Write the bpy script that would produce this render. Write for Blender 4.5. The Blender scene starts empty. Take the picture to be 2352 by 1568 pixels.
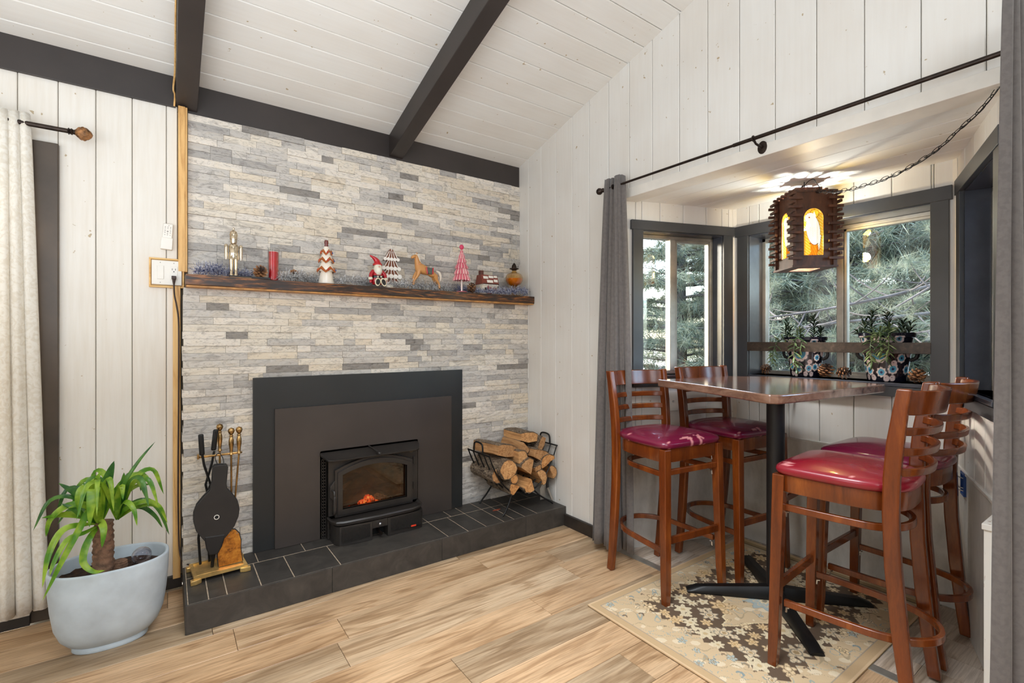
import bpy, math, random
import numpy as np
from mathutils import Vector, Matrix, noise
from mathutils.geometry import tessellate_polygon

random.seed(7)
rng = np.random.default_rng(7)
S = bpy.context.scene
COL = S.collection
R = math.radians

# ------------------------------------------------------------------ camera
cd = bpy.data.cameras.new('camera')
cam = bpy.data.objects.new('camera', cd)
COL.objects.link(cam)
cam.location = (0, 0, 1.27)
cam.rotation_euler = (R(90), 0, R(-35.33))
cd.sensor_width = 36.0
cd.sensor_fit = 'HORIZONTAL'
cd.lens = 36.0 * 1116.0 / 2352.0
cd.shift_y = -4.0 / 2352.0
cd.clip_start = 0.05
S.camera = cam

# ------------------------------------------------------------------ view, sky, sun, added area fills
S.view_settings.view_transform = 'Standard'
S.view_settings.look = 'None'
S.view_settings.exposure = -0.15
S.view_settings.gamma = 1.0
S.view_settings.use_curve_mapping = False
S.cycles.max_bounces = 7
S.cycles.diffuse_bounces = 4
S.cycles.glossy_bounces = 3
S.cycles.transparent_max_bounces = 10
S.cycles.caustics_reflective = False
S.cycles.caustics_refractive = False
S.cycles.sample_clamp_indirect = 6.0

w = bpy.data.worlds.new('sky')
S.world = w
w.use_nodes = True
nt = w.node_tree
nt.nodes.clear()
sky = nt.nodes.new('ShaderNodeTexSky')
sky.sky_type = 'NISHITA'
sky.sun_disc = False
sky.sun_elevation = R(36)
sky.sun_rotation = R(-8)
sky.air_density = 1.0
sky.dust_density = 3.0
sky.ozone_density = 1.0
bg = nt.nodes.new('ShaderNodeBackground')
bg.inputs['Strength'].default_value = 3.2
wo = nt.nodes.new('ShaderNodeOutputWorld')
nt.links.new(sky.outputs[0], bg.inputs[0])
nt.links.new(bg.outputs[0], wo.inputs[0])


def lamp(name, kind, loc, target, energy, color, size=None, size_y=None, angle=None):
    ld = bpy.data.lights.new(name, kind)
    lo = bpy.data.objects.new(name, ld)
    COL.objects.link(lo)
    lo.location = loc
    d = Vector(target) - Vector(loc)
    lo.rotation_euler = d.to_track_quat('-Z', 'Y').to_euler()
    ld.energy = energy
    ld.color = color
    if kind == 'AREA':
        ld.shape = 'RECTANGLE'
        ld.size = size
        ld.size_y = size_y or size
    if kind == 'SUN':
        ld.angle = angle
    return lo


lamp('sunlight', 'SUN', (2, 8, 6), (2.35, 3.7, 2.4), 2.0, (1.0, 0.95, 0.88), angle=R(1.2))
lamp('room_fill', 'AREA', (-0.2, -2.4, 2.6), (0.8, 2.4, 0.9), 70, (0.84, 0.92, 1.0), 2.4, 1.8)  # added fill behind the camera, stands for flash and unseen windows
lamp('bounce_fill', 'AREA', (-0.4, 0.7, 1.55), (0.0, 1.3, 4.2), 58, (0.80, 0.90, 1.0), 2.4, 2.2)  # added upward fill to brighten the ceiling like bounced flash
dl_ = lamp('down_fill', 'AREA', (0.55, 0.85, 2.45), (1.15, 1.1, 0.0), 30, (0.88, 0.94, 1.0), 1.0, 1.0)  # added fill from above to lift floor, table and seats, no fixture
dl_.data.spread = R(105)
lamp('left_fill', 'AREA', (-2.6, 0.3, 1.5), (1.5, 1.6, 0.9), 28, (0.88, 0.95, 1.0), 1.6, 1.8)  # added fill from the left, no window is built there


# ------------------------------------------------------------------ materials
def lin(c):
    out = []
    for v in c[:3]:
        v = v / 255.0
        out.append(v / 12.92 if v <= 0.04045 else ((v + 0.055) / 1.055) ** 2.4)
    return (*out, 1.0)


class NT:
    def __init__(s, name):
        s.m = bpy.data.materials.new(name)
        s.m.use_nodes = True
        s.t = s.m.node_tree
        s.b = s.t.nodes['Principled BSDF']
        s.o = s.t.nodes['Material Output']

    def n(s, kind, **kw):
        nd = s.t.nodes.new(kind)
        for k, v in kw.items():
            if k in nd.inputs:
                nd.inputs[k].default_value = v
            else:
                setattr(nd, k, v)
        return nd

    def l(s, a, b):
        s.t.links.new(a, b)

    def coord(s, scale=(1, 1, 1), rand=0.0, kind='Object', rot=(0, 0, 0)):
        tc = s.n('ShaderNodeTexCoord')
        mp = s.n('ShaderNodeMapping')
        mp.inputs['Scale'].default_value = scale
        mp.inputs['Rotation'].default_value = rot
        src = tc.outputs[kind]
        if rand:
            oi = s.n('ShaderNodeObjectInfo')
            mu = s.n('ShaderNodeMath', operation='MULTIPLY')
            mu.inputs[1].default_value = rand
            s.l(oi.outputs['Random'], mu.inputs[0])
            ad = s.n('ShaderNodeVectorMath', operation='ADD')
            cx = s.n('ShaderNodeCombineXYZ')
            for i in range(3):
                s.l(mu.outputs[0], cx.inputs[i])
            s.l(src, ad.inputs[0])
            s.l(cx.outputs[0], ad.inputs[1])
            src = ad.outputs[0]
        s.l(src, mp.inputs[0])
        return mp.outputs[0]

    def noise(s, vec, scale, detail=4.0, rough=0.55, dist=0.0):
        nd = s.n('ShaderNodeTexNoise')
        nd.inputs['Scale'].default_value = scale
        nd.inputs['Detail'].default_value = detail
        nd.inputs['Roughness'].default_value = rough
        nd.inputs['Distortion'].default_value = dist
        s.l(vec, nd.inputs['Vector'])
        return nd.outputs['Fac']

    def ramp(s, fac, stops, interp='LINEAR'):
        r = s.n('ShaderNodeValToRGB')
        cr = r.color_ramp
        cr.interpolation = interp
        while len(cr.elements) < len(stops):
            cr.elements.new(0.5)
        for e, (p, c) in zip(cr.elements, stops):
            e.position = p
            e.color = lin(c) if max(c) > 1.0 else (*c, 1)
        s.l(fac, r.inputs[0])
        return r.outputs[0]

    def mix(s, a, b, fac, mode='MIX'):
        m = s.n('ShaderNodeMix', data_type='RGBA', blend_type=mode)
        for sock, v in ((m.inputs[0], fac), (m.inputs[6], a), (m.inputs[7], b)):
            if hasattr(v, 'is_linked') or hasattr(v, 'links'):
                s.l(v, sock)
            else:
                sock.default_value = v
        return m.outputs[2]

    def bump(s, h, strength=0.3, dist=0.01):
        b = s.n('ShaderNodeBump')
        b.inputs['Strength'].default_value = strength
        b.inputs['Distance'].default_value = dist
        s.l(h, b.inputs['Height'])
        s.l(b.outputs[0], s.b.inputs['Normal'])

    def set(s, **kw):
        for k, v in kw.items():
            k = k.replace('_', ' ')
            sock = s.b.inputs[k]
            if hasattr(v, 'links'):
                s.l(v, sock)
            else:
                sock.default_value = v
        return s.m


def plain(name, c, rough=0.5, metal=0.0, var=0.06, nscale=8.0, bump=0.0, coat=0.0, spec=0.5):
    t = NT(name)
    v = t.coord()
    f = t.noise(v, nscale, 5)
    hi = tuple(min(255, x * (1 + var)) for x in c)
    lo = tuple(x * (1 - var) for x in c)
    col = t.ramp(f, [(0.3, [max(1.01, x) for x in lo]), (0.7, [max(1.01, x) for x in hi])])
    t.set(Base_Color=col, Roughness=rough, Metallic=metal)
    t.b.inputs['Coat Weight'].default_value = coat
    t.b.inputs['Specular IOR Level'].default_value = spec
    if bump:
        t.bump(t.noise(v, nscale * 6, 4), bump, 0.004)
    return t.m


def wood(name, stops, scale=(1, 1, 1), ring=6.0, dist=6.0, rough=0.5, bump=0.1, rand=30.0, fine=60.0, coat=0.0, seedvar=None):
    """grain runs along the axis whose scale is small"""
    t = NT(name)
    v = t.coord(scale, rand)
    a = t.noise(v, ring, 3, 0.5, dist)
    b = t.noise(v, fine, 4, 0.7)
    m = t.n('ShaderNodeMath', operation='MULTIPLY_ADD')
    t.l(b, m.inputs[0])
    m.inputs[1].default_value = 0.35
    t.l(a, m.inputs[2])
    s2 = t.n('ShaderNodeMath', operation='SUBTRACT')
    t.l(m.outputs[0], s2.inputs[0])
    s2.inputs[1].default_value = 0.17
    col = t.ramp(s2.outputs[0], stops)
    if seedvar:
        oi = t.n('ShaderNodeObjectInfo')
        tint = t.ramp(oi.outputs['Random'], seedvar)
        col = t.mix(col, tint, 1.0, 'MULTIPLY')
    t.set(Base_Color=col, Roughness=rough)
    t.b.inputs['Coat Weight'].default_value = coat
    t.b.inputs['Coat Roughness'].default_value = 0.15
    t.bump(s2.outputs[0], bump, 0.004)
    return t.m


def attr_mat(name, rough=0.6, coat=0.0, emit=0.0, bump=0.0, spec=0.5):
    t = NT(name)
    a = t.n('ShaderNodeVertexColor')
    a.layer_name = 'paint'
    t.set(Base_Color=a.outputs[0], Roughness=rough)
    t.b.inputs['Coat Weight'].default_value = coat
    t.b.inputs['Specular IOR Level'].default_value = spec
    if emit:
        t.l(a.outputs[0], t.b.inputs['Emission Color'])
        t.b.inputs['Emission Strength'].default_value = emit
    if bump:
        t.bump(t.noise(t.coord(), 300, 2), bump, 0.003)
    return t.m


def white_plank(name, base, warm, along='z'):
    t = NT(name)
    sc = {'z': (14, 14, 0.8), 'x': (0.8, 14, 14), 'y': (14, 0.8, 14)}[along]
    v = t.coord(sc, 40.0)
    v2 = t.coord((1, 1, 1), 17.0)
    g = t.noise(v, 4, 5, 0.6)
    k = t.noise(v2, 2.3, 2)
    col = t.ramp(g, [(0.3, warm), (0.62, base)])
    spots = t.ramp(t.noise(v2, 34, 2, 0.5), [(0.0, (255, 255, 255)), (0.735, (255, 255, 255)), (0.765, (205, 188, 160))])
    col = t.mix(col, spots, 1.0, 'MULTIPLY')
    col = t.mix(col, t.ramp(k, [(0.3, (255, 254, 251)), (0.7, (248, 244, 238))]), 1.0, 'MULTIPLY')
    t.set(Base_Color=col, Roughness=0.42)
    t.bump(g, 0.12, 0.003)
    return t.m


M = {}
M['wallplank'] = white_plank('painted white board', (234, 232, 229), (231, 228, 224))
M['backplank'] = white_plank('whitewashed board', (238, 234, 228), (232, 226, 217))
M['ceilplank'] = white_plank('painted white ceiling board', (238, 236, 233), (235, 232, 228), 'x')
M['bayceil'] = white_plank('glossy white soffit board', (240, 240, 240), (236, 236, 236), 'y')
M['bayceil'].node_tree.nodes['Principled BSDF'].inputs['Roughness'].default_value = 0.28
M['whitetrim'] = plain('white trim paint', (232, 226, 216), 0.45, var=0.03)
M['backing'] = plain('shadow gap backing', (150, 138, 122), 0.9)
M['beam'] = plain('black beam paint', (52, 45, 42), 0.45, var=0.12, nscale=3, bump=0.05)
M['casing'] = plain('charcoal casing paint', (62, 63, 66), 0.38, var=0.1, nscale=4, bump=0.04)
M['casing_brown'] = plain('dark brown casing paint', (76, 64, 52), 0.45, var=0.18, nscale=3, bump=0.06)
M['sillpaint'] = plain('glossy charcoal sill paint', (66, 68, 76), 0.25, var=0.1)
M['basebd'] = plain('black baseboard paint', (44, 38, 34), 0.5, var=0.2, nscale=12)
M['alum'] = plain('weathered aluminium', (176, 170, 160), 0.38, 0.75, var=0.1, nscale=10)
M['pine'] = wood('raw pine', [(0.3, (196, 142, 78)), (0.5, (232, 184, 116)), (0.75, (240, 200, 136))], (16, 16, 1.0), 2.2, 1.5, 0.5, 0.04)
M['pine_h'] = wood('raw pine frame', [(0.3, (206, 152, 84)), (0.5, (234, 188, 118)), (0.75, (242, 204, 140))], (4, 16, 8), 2.2, 1.0, 0.5, 0.04)
M['steel_blk'] = plain('black steel sheet', (40, 41, 41), 0.42, 0.0, var=0.1, nscale=2)
M['steel_brn'] = plain('brown black steel sheet', (66, 59, 55), 0.36, 0.0, var=0.08, nscale=2.5)
M['castiron'] = plain('cast iron stove paint', (46, 42, 39), 0.34, 0.0, var=0.12, nscale=9, bump=0.05)
M['deepblack'] = plain('deep black', (12, 11, 10), 0.8)  # near black for the recess, slot back, grille field and valve hole
M['iron'] = plain('wrought iron', (20, 19, 19), 0.42, 0.3, var=0.2)
M['bronze'] = plain('oil rubbed bronze', (52, 42, 36), 0.36, 0.7, var=0.2, nscale=30)
M['antbrass'] = plain('antique brass', (168, 134, 86), 0.26, 0.95, var=0.25, nscale=22)
M['brass_tray'] = plain('worn brass tray', (222, 180, 112), 0.3, 0.7, var=0.18, nscale=14)
M['carve'] = plain('carved bronze resin', (126, 88, 54), 0.42, 0.35, var=0.5, nscale=50, bump=0.5)
M['chrome'] = plain('chrome metal', (200, 200, 200), 0.2, 1.0, var=0.03)
M['plastic_w'] = plain('white plastic', (238, 232, 222), 0.3, var=0.02)
M['plastic_g'] = plain('grey button rubber', (170, 164, 156), 0.6, var=0.05)
M['plastic_k'] = plain('black rubber', (22, 20, 20), 0.5, var=0.1)
M['cord_brown'] = plain('brown cord', (58, 38, 30), 0.5, var=0.1)
M['slot'] = plain('socket slot', (30, 28, 26), 0.7)
M['planter'] = plain('pale blue grey glazed concrete', (192, 204, 212), 0.5, var=0.07, nscale=7, bump=0.04)
M['soil'] = plain('potting soil', (48, 32, 22), 0.9, var=0.6, nscale=60, bump=0.8)
M['yuccatrunk'] = plain('yucca trunk bark', (112, 84, 66), 0.8, var=0.35, nscale=40, bump=0.8)
M['black_wood'] = plain('black painted wood', (34, 31, 30), 0.5, var=0.12, nscale=14)
M['leather'] = plain('black leather', (24, 23, 24), 0.5, var=0.1)
M['bark'] = None
M['emboss'] = plain('pale emblem metal', (170, 150, 110), 0.4, 0.6)
M['red_tag'] = plain('red tag plastic', (226, 62, 34), 0.5)

t = NT('slate tile')
v = t.coord((1, 1, 1), 20)
a = t.noise(v, 9, 6, 0.65, 1.2)
oi = t.n('ShaderNodeObjectInfo')
c = t.ramp(a, [(0.3, (52, 49, 46)), (0.55, (68, 64, 60)), (0.8, (84, 79, 73))])
c = t.mix(c, t.ramp(oi.outputs['Random'], [(0, (225, 225, 225)), (1, (255, 252, 248))]), 1.0, 'MULTIPLY')
t.set(Base_Color=c, Roughness=0.52)
t.bump(a, 0.25, 0.004)
M['slate'] = t.m
M['grout'] = plain('sanded grout', (176, 158, 136), 0.95, var=0.15, nscale=40)

t = NT('ledger quartzite')
v = t.coord((1, 1, 2.6), 60)
big = t.noise(v, 8, 5, 0.6, 1.8)
vein = t.noise(v, 18, 6, 0.7, 2.5)
oi = t.n('ShaderNodeObjectInfo')
base = t.ramp(oi.outputs['Random'], [(0.0, (232, 223, 211)), (0.2, (214, 207, 198)), (0.33, (228, 218, 203)), (0.48, (200, 194, 187)),
                                    (0.6, (226, 213, 194)), (0.72, (206, 200, 193)), (0.86, (178, 173, 168)), (0.955, (150, 144, 138)), (1.0, (124, 118, 112))], 'CONSTANT')
patch = t.ramp(big, [(0.30, (186, 183, 181)), (0.48, (255, 255, 255)), (0.72, (255, 250, 240))])
lines = t.ramp(vein, [(0.40, (138, 132, 126)), (0.47, (255, 255, 255)), (0.66, (255, 255, 255)), (0.74, (226, 200, 160))])
c = t.mix(base, patch, 0.75, 'MULTIPLY')
c = t.mix(c, lines, 0.4, 'MULTIPLY')
t.set(Base_Color=c, Roughness=0.7)
t.bump(vein, 0.35, 0.005)
M['stone'] = t.m

t = NT('vinyl oak plank')
v = t.coord((0.55, 5.5, 5.5), 50)
d = t.noise(v, 1.6, 3, 0.5, 1.0)
sc = t.n('ShaderNodeMath', operation='MULTIPLY')
sc.inputs[1].default_value = 26.0
t.l(d, sc.inputs[0])
sn = t.n('ShaderNodeMath', operation='SINE')
t.l(sc.outputs[0], sn.inputs[0])
mr = t.n('ShaderNodeMapRange')
mr.inputs[1].default_value = -1
mr.inputs[2].default_value = 1
t.l(sn.outputs[0], mr.inputs[0])
fine = t.noise(t.coord((1.2, 30, 30), 50), 5, 5, 0.7)
broad = t.noise(t.coord((0.7, 3, 3), 80), 2.4, 3)
c1 = t.ramp(broad, [(0.25, (176, 152, 124)), (0.5, (215, 190, 160)), (0.75, (236, 215, 187))])
c2 = t.ramp(mr.outputs[0], [(0.0, (206, 194, 180)), (0.3, (250, 247, 243)), (1.0, (255, 255, 255))])
c3 = t.ramp(fine, [(0.3, (190, 180, 168)), (0.6, (255, 252, 248))])
oi = t.n('ShaderNodeObjectInfo')
c4 = t.ramp(oi.outputs['Random'], [(0, (216, 214, 210)), (0.35, (252, 248, 243)), (0.7, (255, 240, 224)), (1, (232, 222, 210))])
c = t.mix(t.mix(t.mix(c1, c2, 0.8, 'MULTIPLY'), c3, 0.85, 'MULTIPLY'), c4, 1.0, 'MULTIPLY')
t.set(Base_Color=c, Roughness=0.36)
t.bump(fine, 0.08, 0.003)
M['floor'] = t.m
t2 = t.m.copy()
t2.name = 'pale grey vinyl plank'
for nd in t2.node_tree.nodes:
    if nd.type == 'VALTORGB' and abs(nd.color_ramp.elements[0].position - 0.25) < 1e-3:
        for e, cc in zip(nd.color_ramp.elements, ((196, 190, 184), (216, 210, 204), (232, 227, 221))):
            e.color = lin(cc)
M['floor_pale'] = t2

M['mantel'] = wood('charred mantel slab', [(0.34, (34, 22, 15)), (0.52, (66, 40, 22)), (0.6, (112, 66, 28)), (0.72, (168, 106, 50))], (1.4, 14, 14), 2.5, 3.0, 0.35, 0.35, 0, 30)
M['mantel_edge'] = plain('raw mantel edge', (186, 132, 72), 0.5, var=0.2, nscale=20)
M['stool'] = wood('reddish brown stained wood', [(0.3, (84, 36, 11)), (0.55, (112, 52, 16)), (0.8, (144, 76, 26))], (5, 5, 0.8), 2.2, 1.0, 0.25, 0.01, 8, 30, coat=0.3)
M['table'] = wood('walnut slab', [(0.3, (104, 72, 58)), (0.5, (128, 94, 76)), (0.75, (150, 116, 96))], (5, 1.2, 5), 2.2, 2.5, 0.14, 0.01, 0, 30, coat=1.0)
M['lanternwood'] = wood('lantern redwood', [(0.3, (56, 30, 18)), (0.6, (88, 50, 30)), (0.8, (112, 66, 40))], (8, 8, 2), 3, 1.0, 0.5, 0.05, 20, 40)
M['vinyl'] = attr_mat('maroon vinyl', 0.27, 0.35)
M['rug'] = attr_mat('woven rug pile', 0.95, bump=0.6, spec=0.1)
M['glaze'] = attr_mat('glazed talavera', 0.14, 0.5)
M['conepaint'] = attr_mat('pine cone scales', 0.6)
M['figure'] = attr_mat('painted ceramic', 0.25, 0.3)
for key_, nm_, em_ in (('amber', 'backlit amber panel', 1.0), ('hotglass', 'backlit white owl glass', 1.25)):
    t = NT(nm_)
    a = t.n('ShaderNodeVertexColor')
    a.layer_name = 'paint'
    e_ = t.n('ShaderNodeEmission')
    t.l(a.outputs[0], e_.inputs[0])
    e_.inputs[1].default_value = em_
    tr = t.n('ShaderNodeBsdfTransparent')
    t.l(a.outputs[0], tr.inputs[0])
    ms = t.n('ShaderNodeMixShader')
    ms.inputs[0].default_value = 0.22
    t.l(e_.outputs[0], ms.inputs[1])
    t.l(tr.outputs[0], ms.inputs[2])
    t.l(ms.outputs[0], t.o.inputs[0])
    M[key_] = t.m
M['rail'] = wood('dark stained rail', [(0.3, (48, 40, 34)), (0.6, (72, 60, 50)), (0.8, (92, 78, 66))], (14, 1, 14), 3, 1, 0.3, 0.03, 0)

t = NT('window glass')
gl = t.n('ShaderNodeBsdfGlossy')
gl.inputs['Roughness'].default_value = 0.01
tr = t.n('ShaderNodeBsdfTransparent')
tr.inputs['Color'].default_value = (0.93, 0.95, 0.95, 1)
fr = t.n('ShaderNodeFresnel')
fr.inputs['IOR'].default_value = 1.5
ms = t.n('ShaderNodeMixShader')
t.l(fr.outputs[0], ms.inputs[0])
t.l(tr.outputs[0], ms.inputs[1])
t.l(gl.outputs[0], ms.inputs[2])
t.l(ms.outputs[0], t.o.inputs[0])
M['glass'] = t.m


def clear(name, color, ior=1.45, rough=0.0):
    t = NT(name)
    gl = t.n('ShaderNodeBsdfGlossy')
    gl.inputs['Roughness'].default_value = 0.02
    tr = t.n('ShaderNodeBsdfTransparent')
    tr.inputs['Color'].default_value = (*color, 1)
    lw = t.n('ShaderNodeLayerWeight')
    lw.inputs['Blend'].default_value = 0.25
    ms = t.n('ShaderNodeMixShader')
    t.l(lw.outputs['Facing'], ms.inputs[0])
    t.l(tr.outputs[0], ms.inputs[1])
    t.l(gl.outputs[0], ms.inputs[2])
    t.l(ms.outputs[0], t.o.inputs[0])
    return t.m


M['clear'] = clear('clear thin glass', (0.96, 0.96, 0.95))
M['ambergl'] = clear('amber lamp glass', (0.93, 0.76, 0.45))
M['stoveglass'] = clear('smoked stove glass', (0.72, 0.6, 0.48))
M['oil'] = plain('amber lamp oil', (206, 128, 16), 0.1, var=0.05)
M['bulb'] = clear('iridescent bulb glass', (0.82, 0.80, 0.84))

t = NT('embers')
e = t.ramp(t.noise(t.coord(), 60, 4), [(0.35, (30, 10, 5)), (0.5, (230, 70, 20)), (0.7, (255, 190, 110))])
t.set(Base_Color=(0.03, 0.01, 0.01, 1), Emission_Color=e, Emission_Strength=1.6)
M['ember'] = t.m
M['charlog'] = plain('charred log', (58, 38, 24), 0.9, var=0.6, nscale=30, bump=0.6)
M['firebrick'] = plain('sooty fire brick', (88, 62, 38), 0.9, var=0.45, nscale=16, bump=0.3)
M['ash'] = plain('pale ash', (160, 140, 112), 0.95, var=0.5, nscale=90, bump=0.8)


def fabric(name, c, trans=0.0, pattern=None, rough=0.9, scale=60):
    t = NT(name)
    v = t.coord()
    f = t.noise(v, scale, 4, 0.6, 1.5 if pattern else 0)
    col = t.ramp(f, [(0.4, pattern or tuple(x * 0.93 for x in c)), (0.56, c)])
    t.set(Base_Color=col, Roughness=rough)
    t.b.inputs['Sheen Weight'].default_value = 0.3
    if trans:
        tl = t.n('ShaderNodeBsdfTranslucent')
        t.l(col, tl.inputs[0])
        ms = t.n('ShaderNodeMixShader')
        ms.inputs[0].default_value = trans
        t.l(t.b.outputs[0], ms.inputs[1])
        t.l(tl.outputs[0], ms.inputs[2])
        t.l(ms.outputs[0], t.o.inputs[0])
    t.bump(t.noise(v, 400, 2), 0.1, 0.002)
    return t.m


M['lace'] = fabric('cream damask lace', (246, 240, 229), 0.10, (234, 225, 209), scale=38)
M['greycurtain'] = fabric('grey curtain cloth', (116, 109, 105), 0.12)


def leafmat(name, c1, c2, trans=0.3, rough=0.4):
    t = NT(name)
    f = t.noise(t.coord(), 110 if 'tinsel' in name else 14, 3)
    col = t.ramp(f, [(0.40, c1), (0.60, c2)])
    t.set(Base_Color=col, Roughness=rough)
    tl = t.n('ShaderNodeBsdfTranslucent')
    t.l(col, tl.inputs[0])
    ms = t.n('ShaderNodeMixShader')
    ms.inputs[0].default_value = trans
    t.l(t.b.outputs[0], ms.inputs[1])
    t.l(tl.outputs[0], ms.inputs[2])
    t.l(ms.outputs[0], t.o.inputs[0])
    return t.m


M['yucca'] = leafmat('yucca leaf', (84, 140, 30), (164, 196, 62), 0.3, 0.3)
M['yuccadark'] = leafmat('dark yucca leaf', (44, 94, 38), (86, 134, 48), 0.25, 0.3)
M['succ'] = leafmat('succulent leaf', (66, 92, 58), (132, 152, 96), 0.2, 0.35)
M['succdark'] = leafmat('dark succulent leaf', (26, 38, 28), (54, 74, 48), 0.1, 0.4)
M['needle'] = leafmat('pine needle', (84, 98, 82), (132, 138, 116), 0.4, 0.6)
M['needle_b'] = leafmat('blue green fir needle', (56, 74, 76), (98, 112, 106), 0.4, 0.6)
M['treebark'] = plain('grey pine bark', (78, 74, 72), 0.9, var=0.3, nscale=6, bump=0.6)
M['ground'] = plain('dry forest floor', (150, 146, 132), 1.0, var=0.4, nscale=1.5, bump=0.5)
M['conescale'] = plain('pine cone scale', (138, 94, 62), 0.55, var=0.45, nscale=60)
M['tinsel_s'] = plain('silver tinsel', (252, 251, 250), 0.3, 0.2, var=0.35, nscale=90)
M['tinsel_b'] = plain('blue silver tinsel', (176, 184, 228), 0.3, 0.2, var=0.5, nscale=30)
M['tinsel_s'] = leafmat('silver tinsel', (165, 163, 163), (255, 255, 255), 0.5, 0.2)
M['tinsel_b'] = leafmat('blue silver tinsel', (84, 92, 140), (236, 238, 248), 0.5, 0.2)
M['silvergold'] = plain('polished champagne metal', (214, 198, 172), 0.16, 1.0, var=0.05)
M['candle'] = plain('red candle wax', (214, 20, 34), 0.3, var=0.12, nscale=20)
t = NT('split log')
v = t.coord((18, 1.5, 18), 30)
f = t.noise(v, 3, 5, 0.6, 1.0)
oi = t.n('ShaderNodeObjectInfo')
c = t.ramp(f, [(0.3, (158, 116, 76)), (0.5, (204, 162, 114)), (0.75, (230, 196, 152))])
c = t.mix(c, t.ramp(oi.outputs['Random'], [(0, (214, 196, 180)), (0.5, (255, 242, 226)), (1, (255, 220, 176))]), 1.0, 'MULTIPLY')
t.set(Base_Color=c, Roughness=0.8)
t.bump(f, 0.5, 0.01)
M['logwood'] = t.m
t = NT('log bark')
v = t.coord((10, 3, 10), 30)
f = t.noise(v, 5, 6, 0.7, 2.5)
c = t.ramp(f, [(0.38, (52, 38, 28)), (0.48, (132, 112, 92)), (0.7, (190, 168, 140))])
t.set(Base_Color=c, Roughness=0.95)
t.bump(f, 1.0, 0.02)
M['bark'] = t.m
t = NT('distressed white paint')
f = t.noise(t.coord((6, 6, 1)), 6, 6, 0.7)
t.set(Base_Color=t.ramp(f, [(0.36, (150, 104, 62)), (0.42, (238, 232, 222))]), Roughness=0.6)
M['distress'] = t.m
t = NT('worn painted panel')
f = t.noise(t.coord((3, 3, 1.2)), 3, 5, 0.7)
t.set(Base_Color=t.ramp(f, [(0.3, (196, 192, 184)), (0.55, (222, 218, 211))]), Roughness=0.4)
M['panel'] = t.m


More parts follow.
